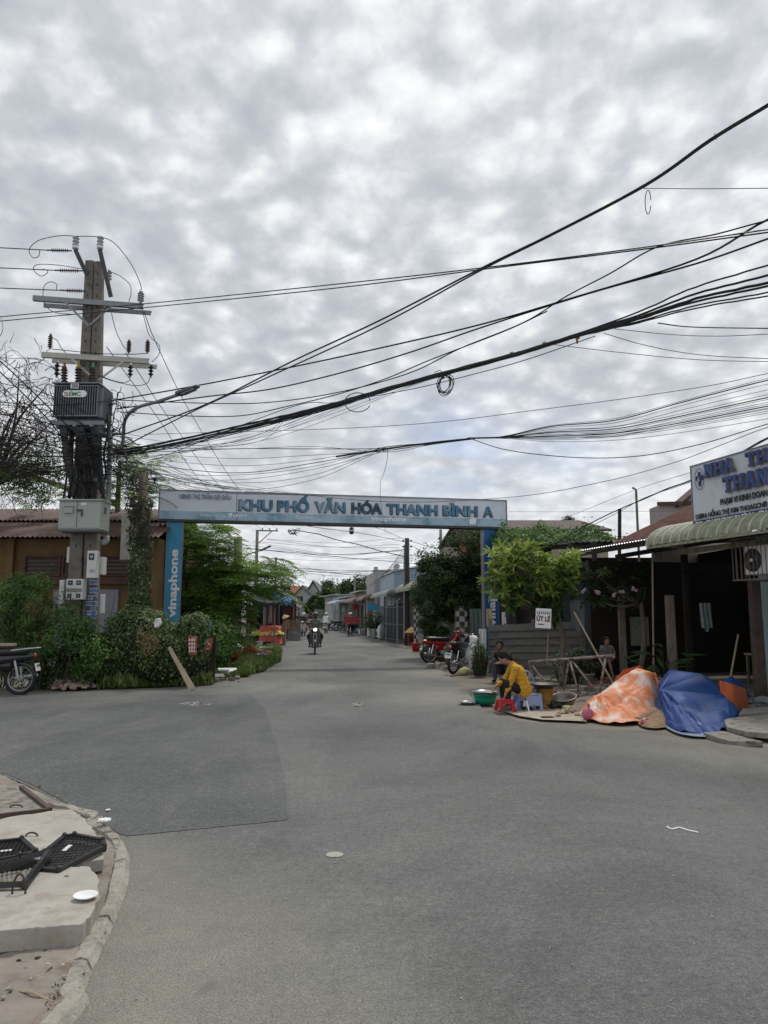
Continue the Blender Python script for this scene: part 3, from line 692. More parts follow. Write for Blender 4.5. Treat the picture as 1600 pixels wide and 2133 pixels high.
MA['green_ink']=mat('green_ink',(.02,.22,.13),.5,.1);MA['red_ink']=mat('red_ink',(.45,.10,.10),.5,.1);MA['black_ink']=mat('black_ink',(.02,.02,.02),.5,.1)
pp,a,b=plate(t,'name_plate',130,181,813,827,TY-.04,MA['foam'],1)
X_,Z_=Vector((1,0,0)),Vector((0,0,1))
put_text('lettering',"EMC",.145,(a.x+.155,TY-.043,a.z+.03),X_,Z_,MA['green_ink'],pp,.002,width=.28,bold=.004)
mb=MB()
for k,(dx,dz)in enumerate(((-.02,.04),(.02,.0),(-.02,-.04))):mb.box((a.x+.09+dx*.3,TY-.044,a.z+.075+dz),(.08,.004,.018))
mb.box((a.x+.055,TY-.044,a.z+.095),(.018,.004,.05));mb.box((a.x+.12,TY-.044,a.z+.055),(.018,.004,.05));mb.build('emblem',MA['red_ink'],pp)
pp,a,b=plate(t,'number_plate',147,164,799,809,TY-.04,MA['foam'])
put_text('lettering',"250",.115,(a.x+.02,TY-.043,a.z+.022),X_,Z_,MA['black_ink'],pp,.002,width=.155,bold=.004)
MA['cap_red']=mat('cap_red',(.20,.035,.035),.5);MA['cap_yellow']=mat('cap_yellow',(.25,.22,.03),.5);MA['cap_green']=mat('cap_green',(.02,.11,.07),.5)
for px,cm in((134,MA['cap_red']),(163,MA['cap_yellow']),(193,MA['cap_green'])):
    a=at(px,797,TY+.35);b=at(px,768,TY+.35);mb=MB();rib_ins(mb,a,b,.085,5,.045);bu=mb.build('bushing',MA['ceramic_brown'],t)
    mb=MB();mb.lathe([(.06,0),(.05,.06),(.03,.07),(.03,.14),(.015,.15)],b,10);mb.build('cap',cm,bu,smooth=True)
# platform and hangers below the transformer
zp=at(107,880,TY).z;t=wthing('transformer_platform','grey steel platform with long slanting struts under the transformer','platform',(cx,PY,zp-1.5))
mb=MB()
for dy in(0.05,.75):mb.bar((A_.x-.05,TY+dy,zp),(B_.x+.15,TY+dy,zp),.07,.10)
for dx in(.15,.55,.95):mb.bar((A_.x+dx,TY-.02,zp-.07),(A_.x+dx,PY+.3,zp-.07),.08,.06)
mb.build('deck_beams',MA['xfmr_l'],t)
MA['strut']=mat('strut_grey',(.075,.085,.095),.5,.15,4)
for x0,y0,x1,y1,w_ in((130,884,155,1032,.17),(164,890,187,1000,.24),(196,884,214,1030,.17)):
    mb=MB();mb.bar(at(x0,y0,TY+.1),at(x1,y1,PY-.22),w_,.05,up=Vector((0,-1,0)),w2=w_*.8);mb.build('strut',MA['strut'],t)
mb=MB();mb.bar(at(150,995,PY-.26),at(216,998,PY-.26),.06,.14);mb.bar(at(140,905,PY-.3),at(228,908,PY-.3),.06,.09);mb.bar(at(183,872,PY-.6),at(215,905,PY-.3),.06,.09);mb.build('cross_beam',MA['xfmr_l'],t)
# cable drop tangle behind struts: black cables running down the poles
rg=random.Random(77)
t=wthing('cable_drop','thick black cables running down the twin poles behind the steel struts','cables',at(185,1035,PY-.3))
for k in range(12):
    x=138+k*7.2;mb=MB();pts=[at(x+rg.uniform(-8,8),y,PY-.3+rg.uniform(-.1,.1))for y in(860,900,945,985,1038)]
    mb.tube(catmull(pts,5),rg.uniform(.02,.034),6);mb.build('cable',MA['cable'],t,smooth=True)
# control cabinet
KY=PY-.72;a=at(120,1103,KY);b=at(213,1043,KY)
t=wthing('control_cabinet','large grey green two door cabinet clamped on the twin poles','cabinet',((a.x+b.x)/2,KY+.25,a.z))
w=b.x-a.x;h=b.z-a.z;cx=(a.x+b.x)/2;cz=(a.z+b.z)/2
mb=MB();mb.box((cx,KY+.27,cz),(w,.5,h));cab=mb.build('housing',MA['grey_box'],t,bevel=.008)
mb=MB();mb.box((cx,KY+.25,b.z+.015),(w+.05,.60,.035));mb.build('roof_plate',MA['grey_box'],t,bevel=.006)
for s,ww in((-1,.43),(1,.55)):
    x=a.x+w*.215 if s<0 else a.x+w*.715
    mb=MB();mb.box((x,KY+.01,cz+.01),(w*ww-.015,.03,h-.05));mb.build('door',MA['grey_box'],t,bevel=.004)
mb=MB();mb.box((a.x+.245,KY-.03,cz+.12),(.20,.05,.155));mb.box((a.x+.245,KY-.045,cz+.205),(.22,.08,.012));mb.build('inspection_flap',MA['grey_box'],t,bevel=.004)
mb=MB();mb.box((a.x+.50,KY-.03,cz+.11),(.13,.04,.035));mb.box((a.x+.55,KY-.03,cz+.02),(.025,.03,.10));mb.build('handle',MA['dark_steel'],t)
mb=MB();mb.box((a.x+.58,KY-.008,cz+.26),(.12,.006,.055));mb.build('label_plate',MA['foam'],t)
mb=MB()
for k in range(5):mb.box((b.x+.004,KY+.22,cz+.2-k*.03),(.01,.16,.012))
mb.build('vent_slots',MA['dark_steel'],t)
mb=MB();mb.box((cx,KY+.26,a.z-.02),(w-.02,.46,.05));mb.build('base_frame',MA['strut'],t)
# pvc conduit along the poles
t=wthing('conduit_pipe','tall grey plastic conduit on the right side of the cabinet','pipe',at(226,1120,PY-.1))
mb=MB();mb.tube([at(231,868,PY-.05),at(227,1000,PY-.05),at(222,1118,PY-.05)],.062,10);mb.tube(catmull([at(222,1118,PY-.05),at(221,1128,PY-.1),at(212,1130,PY-.15)],4),.07,10);mb.build('pipe',MA['strut']if False else mat('pvc_grey',(.30,.31,.32),.4,.1),t,smooth=True)
# meter boxes
def mbox(label,x0,x1,y0,y1,Y,dep,win=(),lab=()):
    a=at(x0,y1,Y);b=at(x1,y0,Y);t=wthing('meter_box',label,'meter box',((a.x+b.x)/2,Y+dep/2,a.z),'electric meter boxes on the poles')
    mb=MB();mb.box(((a.x+b.x)/2,Y+dep/2,(a.z+b.z)/2),(b.x-a.x,dep,b.z-a.z));mb.build('housing',MA['white'],t,bevel=.012)
    for(u0,u1,v0,v1)in win:
        mb=MB();w=b.x-a.x;h=b.z-a.z;mb.box((a.x+w*(u0+u1)/2,Y-.004,a.z+h*(v0+v1)/2),(w*(u1-u0),.014,h*(v1-v0)));wd=mb.build('window',MA['blackp'],t)
        mb=MB();mb.box((a.x+w*(u0+u1)/2+.002,Y-.012,a.z+h*((v0+v1)/2)),(w*(u1-u0)*.55,.006,h*(v1-v0)*.4));mb.build('dial',MA['alu'],wd)
    for(u0,u1,v0,v1)in lab:
        mb=MB();w=b.x-a.x;h=b.z-a.z;mb.box((a.x+w*(u0+u1)/2,Y-.004,a.z+h*(v0+v1)/2),(w*(u1-u0),.010,h*(v1-v0)));mb.build('label_plate',MA['alu'],t)
    return t
mbox('tall white meter box with one window on the right pole',179,202,1147,1204,PY-.42,.2,[(.2,.75,.66,.90)],[(.38,.88,.2,.32)])
mbox('wide white meter box with four windows on the left pole',136,174,1206,1249,PY-.48,.22,[(.12,.38,.72,.93),(.60,.86,.72,.93),(.12,.35,.1,.28),(.62,.86,.1,.28)],[(.05,.95,.38,.55)])
mbox('narrow white meter box turned sideways left of the four windowed box',121,134,1208,1262,PY-.2,.4)
mbox('small grey box high on the left side of the left pole',138,149,1139,1172,PY-.1,.2)
mbox('slim white box on the right side of the right pole under the cabinet',206,215,1160,1197,PY-.15,.25)
mbox('slim white box low on the right side of the right pole',207,214,1238,1278,PY-.15,.2)
# street lamp
t=wthing('street_lamp','curved grey arm street lamp reaching right from the transformer pole','street lamp',at(256,940,PY+.1))
mb=MB();mb.tube(catmull([at(256,945,PY),at(257,905,PY),at(262,872,PY-.2),(at(284,850,PY-.6)),at(330,836,PY-1.1),at(378,820,PY-1.7)],7),.042,8);mb.tube([at(228,905,PY),at(257,903,PY)],.035,8);mb.tube([at(228,935,PY),at(257,935,PY)],.03,8);mb.build('arm',MA['pole']if False else mat('lamp_arm',(.19,.2,.21),.5,.12),t,smooth=True)
a=at(371,821,PY-1.65);b=at(413,804,PY-2.1);mb=MB();mb.bar(a,b,.20,.10,w2=.13,h2=.06);hd=mb.build('lamp_head',MA['strut'],t,bevel=.03)
mb=MB();mb.bar(a.lerp(b,.25)-Vector((0,0,.055)),a.lerp(b,.85)-Vector((0,0,.045)),.12,.03);mb.build('lamp_glass',MA['alu'],hd,bevel=.01)

# ================================================================ yellow house behind the poles
MA['ochre']=mat('ochre_plaster',(.155,.10,.04),.9,.15,1.5,.2,20,c2=(.10,.075,.035),thr=.58,c2scale=1.4,detail=7)
MA['brown_wood']=mat('brown_wood',(.085,.04,.028),.7,.25,3)
MA['roof_red']=mat('red_tin',(.10,.055,.048),.7,.2,2,c2=(.15,.10,.085),thr=.6,c2scale=1.5,detail=7)
HY=21.5
hx0=-22.0;hx1=at(322,1150,HY).x;ez=at(150,1119,HY).z
t=wthing('house','low ochre house with red tin roof and louvred windows behind the poles','house',((hx0+hx1)/2,HY+2.5,0))
mb=MB();mb.box(((hx0+hx1)/2,HY+.6,ez/2-.05),(hx1-hx0,.25,ez+.1));mb.box((hx1-.13,HY+3.2,ez/2),(.25,5.4,ez));mb.box(((hx0+hx1)/2,HY+5.9,ez/2),(hx1-hx0,.25,ez));wl=mb.build('wall',MA['ochre'],t)
for px in(20,305,322):
    mb=MB();x=at(px,1200,HY+.4).x;mb.box((x,HY+.42,ez/2),(.2,.2,ez));mb.build('pilaster',MA['ochre'],t)
rz_=at(100,1063,HY+3.2).z;mb=MB();mb.corr((hx0,HY-.1,ez),(hx1+.15,HY-.1,ez),(hx0,HY+3.2,rz_),(hx1+.15,HY+3.2,rz_),110,.022,2)
mb.corr((hx0,HY+6.2,ez),(hx1+.15,HY+6.2,ez),(hx0,HY+3.2,rz_),(hx1+.15,HY+3.2,rz_),110,.022,2);rf=mb.build('roof',MA['roof_red'],t,smooth=True)
mb=MB();ezm=ez+(rz_-ez)*.52;mb.corr((hx0,HY+1.55,ezm+.05),(hx1+.2,HY+1.55,ezm+.05),(hx0,HY+3.25,rz_+.05),(hx1+.2,HY+3.25,rz_+.05),110,.022,1);mb.build('upper_sheets',MA['roof_red'],rf,smooth=True)
for(px0,px1)in((53,128),(132,205),(210,272)):
    a=at(px0,1199,HY+.46);b=at(px1,1160,HY+.46);cx=(a.x+b.x)/2;cz=(a.z+b.z)/2;w=b.x-a.x;h=b.z-a.z
    mb=MB();mb.box((cx,HY+.45,cz),(w,.06,h));wi=mb.build('window',MA['blackp'],t)
    mb=MB()
    for k in range(5):mb.box((cx,HY+.40,a.z+h*(k+.5)/5),(w-.04,.02,h/5*.42),rot=Matrix.Rotation(-.5,3,'X'))
    mb.build('louvres',MA['brown_wood'],wi)
    mb=MB()
    for s in(-1,1):mb.box((cx+s*w/2,HY+.41,cz),(.06,.1,h+.06));mb.box((cx,HY+.41,cz+s*h/2),(w+.06,.098,.05))
    mb.build('window_frame',MA['brown_wood'],wi)
a=at(50,1217,HY+.4);b=at(272,1202,HY+.4);mb=MB();mb.box(((a.x+b.x)/2,HY+.40,(a.z+b.z)/2),(b.x-a.x,.16,b.z-a.z));mb.build('sill_band',MA['brown_wood'],t)
a=at(105,1345,HY+.4);b=at(247,1228,HY+.4);mb=MB();mb.box(((a.x+b.x)/2,HY+.42,b.z/2),(b.x-a.x,.08,b.z));mb.build('door',mat('grey_door',(.21,.22,.24),.6,.1),t)
# concrete column by the roof right of the poles
a=at(249,1166,HY-.5);b=at(273,1070,HY-.5);t=tag(MB().box(((a.x+b.x)/2,HY-.02,(a.z+b.z)/2),(b.x-a.x,.95,b.z-a.z)).build('concrete_column',MA['concrete'],bevel=.01),'plain grey concrete column between the cabinet and the ivy pole','column')

# ================================================================ vegetation, left
def vine_tangle(name,label,boxpx,Y,n,seed,parent=None,r=(.006,.02),m=None):
    rg=random.Random(seed);mb=MB();x0,y0,x1,y1=boxpx
    for i in range(n):
        x=rg.uniform(x0,x1);y=rg.uniform(y0,y1);an=rg.uniform(0,2*math.pi);L=rg.uniform(20,70);yy=Y+rg.uniform(-.8,.8);pts=[]
        for k in range(6):
            pts.append(at(x,y,yy+rg.uniform(-.1,.1)));an+=rg.uniform(-.8,.8);x+=math.cos(an)*L/5;y+=math.sin(an)*L/5
        rr=rg.uniform(*r);mb.tube(catmull(pts,2),[rr,rr*.4],4,cap=False)
    return mb.build(name,m or MA['twig'],parent,label=label)
# bare twiggy tree at the left edge, with arching branches
t=wthing('bare_tree','bare tree with tangled arching twigs at the left edge by the transformer','tree',(at(20,1200,19.5).x,19.5,0))
rg=random.Random(21);mb=MB();root=Vector((at(10,1200,19.5).x-.6,19.5,0));hub=at(-10,1010,19.5)
mb.tube(catmull([root,root+Vector((.1,0,2.2)),hub],6),[.14,.09],8)
tips=[]
for(x,y)in((110,960),(60,900),(120,860),(40,820),(90,800),(20,860),(125,1000),(70,990),(100,905),(10,930),(30,780)):
    e=at(x+10,y,19.5+rg.uniform(-.6,.6));m1=hub.lerp(e,.5)+Vector((rg.uniform(-.2,.2),0,rg.uniform(-.1,.35)));mb.tube(catmull([hub,m1,e],6),[.05,.012],6);tips+=[m1,e]
mb.build('trunk',MA['twig'],t,smooth=True)
mb=MB()
for i in range(900):
    b=Vector(rg.choice(tips))+Vector((rg.gauss(0,.35),rg.gauss(0,.4),rg.gauss(0,.38)));an=rg.uniform(0,6.28);L=rg.uniform(.25,.8);pts=[b];d=Vector((math.cos(an),rg.uniform(-.3,.3),math.sin(an)))
    for k in range(5):d=(d+Vector((rg.uniform(-.5,.5),rg.uniform(-.3,.3),rg.uniform(-.55,.35)))).normalized();pts.append(pts[-1]+d*L/5)
    rr=rg.uniform(.006,.015);mb.tube(pts,[rr,rr*.4],3,cap=False)
mb.build('twigs',MA['twig'],t)
rgp=np.random.RandomState(4);P,nr,ti,K=crown_pts(rgp,at(60,985,20),(1.1,.8,.9),4200,30,.20,.2);leaves_mesh('leaves',P,nr,.09*rgp.uniform(.6,1.3,len(P)),.028,ti,MA['leaf_mid'],t,5)
def frond_tree(name,label,foot,fronds,m,seed,trunk_pts=None,pin=.16,nl=30,sub=True,cat='tree',tr=.1,width=.5):
    """feathery compound leaves: every frond is an arching stalk with rows of small leaflets on side stalks"""
    rg=np.random.RandomState(seed);t=wthing(name,label,cat,foot);C=[];T=[];Nn=[];ti=[];mb=MB()
    if trunk_pts:
        for tpz in trunk_pts:mb.tube(catmull(tpz,6),[tr,tr*.45],7)
    for(p,d,L)in fronds:
        p=np.array(p,float);d=np.array(d,float);d/=np.linalg.norm(d);side=np.cross(d,[0,0,1]);side/=np.linalg.norm(side)+1e-6
        nseg=11;tt=rg.uniform(.15,.95);sag=rg.uniform(.25,.6)*L
        pts=[p+d*L*s-np.array([0,0,1])*sag*s*s for s in np.linspace(0,1,nseg)]
        mb.tube([Vector(q)for q in pts[::2]+[pts[-1]]],[.007,.003],3,cap=False)
        for i in range(1,nseg):
            s=i/(nseg-1);dd=pts[i]-pts[i-1];dd/=np.linalg.norm(dd)
            wlen=L*width*(math.sin(math.pi*(.12+.83*s))**.7)
            for sg in(-1,1):
                pd=side*sg*.9+dd*.45;pd/=np.linalg.norm(pd);k=max(3,int(nl*wlen/(L*.5)/5))
                for j in range(k):
                    f=(j+.6)/k;c=pts[i]+pd*wlen*f-np.array([0,0,1])*wlen*.25*f*f
                    C.append(c);T.append(pd+rg.normal(0,.12,3));Nn.append(np.cross(side,dd)*-1*sg*sg+rg.normal(0,.25,3));ti.append(tt+rg.normal(0,.12))
    mb.build('trunk',MA['bark'],t,smooth=True)
    C=np.array(C);leaves_mesh('crown',C,np.array(Nn),pin,pin*.28,np.array(ti),m,t,seed,droop=np.array(T));return t
def fronds_in(boxes,Y,dy,n,L,seed,out=None):
    rg=random.Random(seed);fr=[]
    for(x0,y0,x1,y1,w)in boxes:
        for i in range(int(n*w)):
            x=rg.uniform(x0,x1);y=rg.uniform(y0,y1);p=at(x,y,Y+rg.uniform(-dy,dy));an=rg.uniform(-math.pi,math.pi)
            d=Vector((math.cos(an),math.sin(an)*.8,rg.uniform(-.1,.5)))
            if out is not None:d=Vector((out[0]+rg.uniform(-.7,.7),out[1]+rg.uniform(-.7,.7),rg.uniform(-.05,.5)))
            fr.append((p,d,L*rg.uniform(.65,1.25)))
    return fr
# feathery tree behind the poles
fr=fronds_in([(0,950,150,1050,.7),(232,925,300,1040,1.0),(280,960,345,1040,.7),(150,980,240,1050,.3)],23.0,.8,62,.62,31)
frond_tree('feathery_tree','feathery green tree rising behind the tin roof and the twin poles',(at(240,1200,24.5).x,24.6,0),fr,MA['leaf_feather'],32,[[Vector((at(240,1200,24.5).x,24.6,0)),at(245,1050,24.3),at(250,960,23.4)],[at(245,1050,24.3),at(120,1010,23.5),at(40,980,23.2)]],pin=.10,nl=34,tr=.12)
# big feathery tree right of the gate's left post, leaning over the stalls
fr=fronds_in([(385,1092,470,1180,.9),(390,1180,500,1270,1.7),(410,1250,485,1340,1.2),(470,1180,575,1240,.8),(400,1300,440,1400,.5)],24.3,1.1,95,.95,41,out=(.45,-.3))
fr+=fronds_in([(500,1165,590,1200,1.0)],24.5,.7,20,1.0,42,out=(1.0,-.1))
ft=at(392,1300,24.6);ft.z=0
frond_tree('feathery_tree','feathery bright green tree right of the left blue post, drooping over the stalls',ft,fr,MA['leaf_feather'],43,[[ft,at(398,1250,24.6),at(382,1180,24.6),at(400,1110,24.6)],[at(392,1200,24.6),at(470,1195,24.6),at(560,1200,24.5)],[at(396,1270,24.6),at(440,1260,24.4),at(500,1280,24.2)]],pin=.13,nl=34,tr=.13)
# dark mass of leaves inside that tree
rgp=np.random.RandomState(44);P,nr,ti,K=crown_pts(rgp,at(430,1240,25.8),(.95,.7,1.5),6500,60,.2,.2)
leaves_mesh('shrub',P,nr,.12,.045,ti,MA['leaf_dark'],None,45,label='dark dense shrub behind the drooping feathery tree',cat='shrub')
# shrub lower by the posters
P,nr,ti,K=crown_pts(rgp,at(450,1345,20.5),(.5,.5,.75),5000,50,.14,.2)
leaves_mesh('shrub',P,nr,.075,.03,ti,MA['leaf_mid'],None,46,label='leafy green shrub just right of the red poster',cat='shrub')
# left bush
t=wthing('bush','big leafy bush left of the twin poles above the parked motorbike','bush',(at(80,1430,16.2).x,16.2,0));rgp=np.random.RandomState(51);rgx=random.Random(51)
Ps=[];Ns=[];Ts=[]
for(x,y,rx,ry,n)in((60,1270,85,60,5200),(20,1330,80,80,4000),(130,1340,75,60,4300),(90,1390,100,45,4500),(190,1370,40,45,2200),(40,1225,35,30,1400),(85,1215,20,22,500),(165,1310,35,25,1200)):
    s=16.4/F;P,nr,ti,K=crown_pts(rgp,at(x,y,16.5+rgx.uniform(-.2,.2)),(rx*s,.6,ry*s),n,46,.12,.35);Ps.append(P);Ns.append(nr);Ts.append(ti)
P=np.concatenate(Ps);leaves_mesh('foliage',P,np.concatenate(Ns),.075*rgp.uniform(.6,1.5,len(P)),.03*rgp.uniform(.7,1.3,len(P)),np.concatenate(Ts),MA['leaf_mid'],t,52)
mb=MB()
for i in range(40):
    b=Vector((at(80,1430,16.4).x+rgx.uniform(-.9,1.1),16.4+rgx.uniform(-.4,.4),0));e=b+Vector((rgx.uniform(-.5,.5),rgx.uniform(-.3,.3),rgx.uniform(.8,2.1)));mb.tube(catmull([b,b.lerp(e,.5)+Vector((rgx.uniform(-.1,.1),0,0)),e],3),[.018,.006],4)
mb.build('stems',MA['twig'],t)
# ivy: leaves lying on the skin of a mound
def ivy(name,label,lumps,n,lsize,m,seed,core=None,cat='plant',tintmu=.45,parent=None):
    rg=np.random.RandomState(seed);Ps=[];Ns=[]
    tot=sum(l[3]for l in lumps);mb=MB()
    for(c,r,_,wgt)in lumps:
        k=int(n*wgt/tot);d=rg.normal(size=(k,3));d[:,2]=np.abs(d[:,2])*1.0-.35;d/=np.linalg.norm(d,axis=1)[:,None]
        p=np.array(c)+np.sign(d)*np.abs(d)**.75*np.array(r)*(rg.uniform(.88,1.10,(k,1))+.10*np.sin(d[:,:1]*7+c[0]*3)*np.cos(d[:,2:]*6)+(rg.rand(k,1)<.06)*rg.uniform(0,.22,(k,1)));Ps.append(p);Ns.append(d+rg.normal(0,.35,(k,3)));mb.ell(c,[q*.9 for q in r],None,12,8)
    P=np.concatenate(Ps);Nr=np.concatenate(Ns);keep=P[:,2]>0
    P=P[keep];Nr=Nr[keep];ph=np.sin(P[:,0]*5.1)*np.cos(P[:,2]*6.3)*.13
    t=wthing(name,label,cat,(lumps[0][0][0],lumps[0][0][1],0))if parent is None else parent
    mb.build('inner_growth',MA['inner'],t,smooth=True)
    leaves_mesh('leaves',P,Nr,lsize*rg.uniform(.6,1.4,len(P)),lsize*.75*rg.uniform(.7,1.3,len(P)),tintmu+ph+rg.normal(0,.3,len(P)),m,t,seed,droop=np.tile([0,0,-1.0],(len(P),1))+rg.normal(0,.5,(len(P),3)))
    return t
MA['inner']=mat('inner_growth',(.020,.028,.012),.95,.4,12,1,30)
s=16.4/F
def LP(x,y,Y,rx,ry,rz,w):return(tuple(at(x,y,Y)),(rx,ry,rz),0,w)
ivy('ivy_mound','wall completely overgrown with ivy between the twin poles and the gate post',[LP(290,1350,17.0,.75,.5,.85,3),LP(345,1365,17.0,.6,.5,.75,2.4),LP(240,1375,17.0,.5,.45,.65,1.6),LP(400,1350,17.0,.36,.35,.72,1.5),LP(300,1300,17.1,.35,.35,.3,.8),LP(405,1305,17.1,.3,.3,.28,.7)],15000,.062,MA['leaf_ivy'],61)
ivy('low_bush','dim brownish bush at the foot of the right concrete pole',[LP(200,1390,16.9,.5,.4,.45,1),LP(165,1400,16.9,.4,.4,.4,.8)],4500,.055,MA['leaf_dark'],62,cat='bush')
# ivy covered pole
ft=at(292,1300,17.6);ft.z=0;tt_=at(300,985,17.6)
t=wthing('ivy_pole','old pole wrapped in dry vines, cable coils and ivy left of the gate','utility pole',ft)
mb=MB();mb.tube([ft,at(292,1150,17.6),tt_],[.14,.11],8);mb.build('shaft',MA['bark'],t,smooth=True)
rg=random.Random(64);mb=MB()
for i in range(150):
    f=rg.random();y=1285-f*290;a0=rg.uniform(0,6.28);pts=[];r0=.16+.12*rg.random()*(1.6 if f>.55 else 1)
    for k in range(7):
        a0+=rg.uniform(-.4,.7);y-=rg.uniform(-4,9);c_=at(293,y,17.6);pts.append(c_+Vector((math.cos(a0)*r0,math.sin(a0)*r0,0)))
    mb.tube(pts,rg.uniform(.007,.017),4,cap=False)
mb.build('dry_vines',MA['twig'],t)
rgp=np.random.RandomState(65);n=3600;th=rgp.uniform(0,6.28,n);y=1285-250*rgp.rand(n)**1.7;rr=.17+.10*rgp.rand(n)+.06*np.sin(y*.09+th*2)
C=np.array([tuple(at(291,yy,17.6))for yy in y]);C[:,0]+=np.cos(th)*rr;C[:,1]+=np.sin(th)*rr
leaves_mesh('ivy_leaves',C,np.stack([np.cos(th),np.sin(th),.3+0*th],1)+rgp.normal(0,.3,(n,3)),.065,.05,.4+rgp.normal(0,.22,n),MA['leaf_ivy'],t,66,droop=np.tile([0,0,-1.],(n,1))+rgp.normal(0,.4,(n,3)))
mb=MB()
for i in range(9):
    c_=at(rg.uniform(278,308),rg.uniform(1060,1130),17.35);r1=rg.uniform(.12,.26);mb.tube([c_+Vector((math.cos(a)*r1*.7,math.sin(a*2)*.03,math.sin(a)*r1*1.2))for a in np.linspace(0,6.1,18)],.011,5,cap=False)
mb.build('cable_coils',MA['cable'],t)
# grass and weeds (uncountable)
def grass(name,label,quads,n,h,m,seed,z=0.0):
    rg=np.random.RandomState(seed);C=[]
    for(pa,pb,pc,pd,w)in quads:
        A2,B2,C2,D2=[np.array(gp(*q))for q in(pa,pb,pc,pd)];k=int(n*w);u=rg.rand(k,1);v=rg.rand(k,1)
        C.append(((1-u)*A2+u*B2)*(1-v)+((1-u)*D2+u*C2)*v)
    C=np.concatenate(C);k=len(C);L=h*rg.uniform(.4,1.4,k);ph=(np.sin(C[:,0]*3.7+C[:,1])+1)/2;L*=.5+ph;C[:,2]=L*.42+z
    T=np.stack([rg.normal(0,.45,k),rg.normal(0,.45,k),np.ones(k)],1);Nn=np.stack([rg.normal(0,1,k),-np.ones(k),rg.normal(0,.6,k)],1)
    return leaves_mesh(name,C,Nn,L,L*.22+.008,ph*.5+rg.normal(.2,.2,k),m,None,seed,droop=T,kind='stuff',cat='grass',label=label)
grass('roadside_grass','low green grass and weeds along the left road edge',[((200,1434),(440,1428),(430,1412),(215,1415),1.0),((470,1416),(555,1396),(575,1352),(505,1385),1.2),((430,1418),(520,1408),(520,1390),(430,1400),.5),((540,1398),(584,1380),(582,1350),(548,1362),.6)],8500,.22,MA['grass'],71)
grass('pavement_weeds','weeds growing between the kerb and the earth',[((85,2133),(128,2133),(150,2050),(110,2060),.4),((0,1720),(10,1720),(8,1705),(0,1705),.05)],900,.035,MA['leaf_ivy'],72,z=.02)
MA['pole_dark']=mat('dark_pole',(.055,.048,.044),.9,.25,4,.3,14)
# ================================================================ right hand shop with tin roof
MA['rust']=mat('rusty_tin',(.095,.032,.024),.85,.35,3,c2=(.14,.065,.045),thr=.55,c2scale=2.2,metal=.1,detail=7)
MA['tin']=mat('bright_tin',(.50,.52,.53),.4,.12,5,metal=.4)
MA['awn']=mat('moss_awning',(.25,.27,.185),.6,.22,7,c2=(.17,.165,.12),thr=.55,c2scale=9,detail=8)
MA['dark_wood']=mat('dark_planks',(.035,.030,.027),.9,.35,4,.5,12,stretch=(1,1,5))
MA['blue_wall']=mat('pale_blue_plaster',(.30,.40,.43),.8,.12,2,.2,15,c2=(.17,.2,.2),thr=.66,c2scale=3,detail=7)
MA['post_old']=mat('old_post',(.20,.165,.135),.9,.3,5,.5,16,stretch=(3,3,.7))
MA['tarp_grey']=mat('dull_sheet',(.16,.19,.2),.7,.2,4)
FD=Vector((.266,-1,0)).normalized();FN=Vector((-1,-.266,0)).normalized();F0=Vector((5.8,14.2,0)) # along (towards the camera), outward
def fp(s,d,z):return F0+FD*s-FN*d+Vector((0,0,z)) # s along (0 at the sign's far edge), d depth inwards
FU=-FD
sA=-4.4 # far end of the tin roof
t=wthing('shop','dark open fronted shop with rusty tin roof beside the striped arched awning','shop',fp(-2,2,0))
mb=MB();ax=math.atan2(FD.y,FD.x)
mb.box(fp(-1.7,5.6,1.6),(6.6,.15,3.3),ax);mb.box(fp(-4.6,3.0,1.45),(.14,5.0,2.9),ax);mb.box(fp(.22,3.6,1.55),(.14,4.2,3.1),ax);mb.build('wall',MA['dark_wood'],t)
mb=MB();mb.box(fp(-1.7,3.1,.04),(6.4,4.8,.1),ax);mb.build('floor',MA['dirt'],t)
mb=MB();mb.corr(fp(-2.6,-.05,3.12),fp(3.4,-.05,3.12),fp(-2.9,2.9,4.38),fp(3.4,2.9,4.38),30,.03,1);mb.corr(fp(-2.9,6.0,3.1),fp(3.4,6.0,3.1),fp(-2.9,2.9,4.38),fp(3.4,2.9,4.38),52,.02,1);mb.build('roof',MA['rust'],t)
mb=MB();mb.corr(fp(sA,-.12,3.08),fp(-.7,-.12,3.10),fp(sA,1.3,3.26),fp(-.7,1.3,3.28),36,.014,1);mb.build('tin_awning',MA['tin'],t,smooth=True)
mb=MB();mb.bar(fp(sA,-.02,3.0),fp(-.7,-.02,3.02),.05,.07);mb.bar(fp(sA,1.2,3.0),fp(.9,1.2,3.1),.08,.1);mb.build('rafter',MA['dark_wood'],t)
mb=MB();mb.corr(fp(sA-.1,1.3,3.2),fp(-2.5,1.3,3.2),fp(sA,5.6,3.9),fp(-2.5,5.6,3.9),20,.015,1);mb.build('rear_roof',MA['dark_steel'],t,smooth=True)
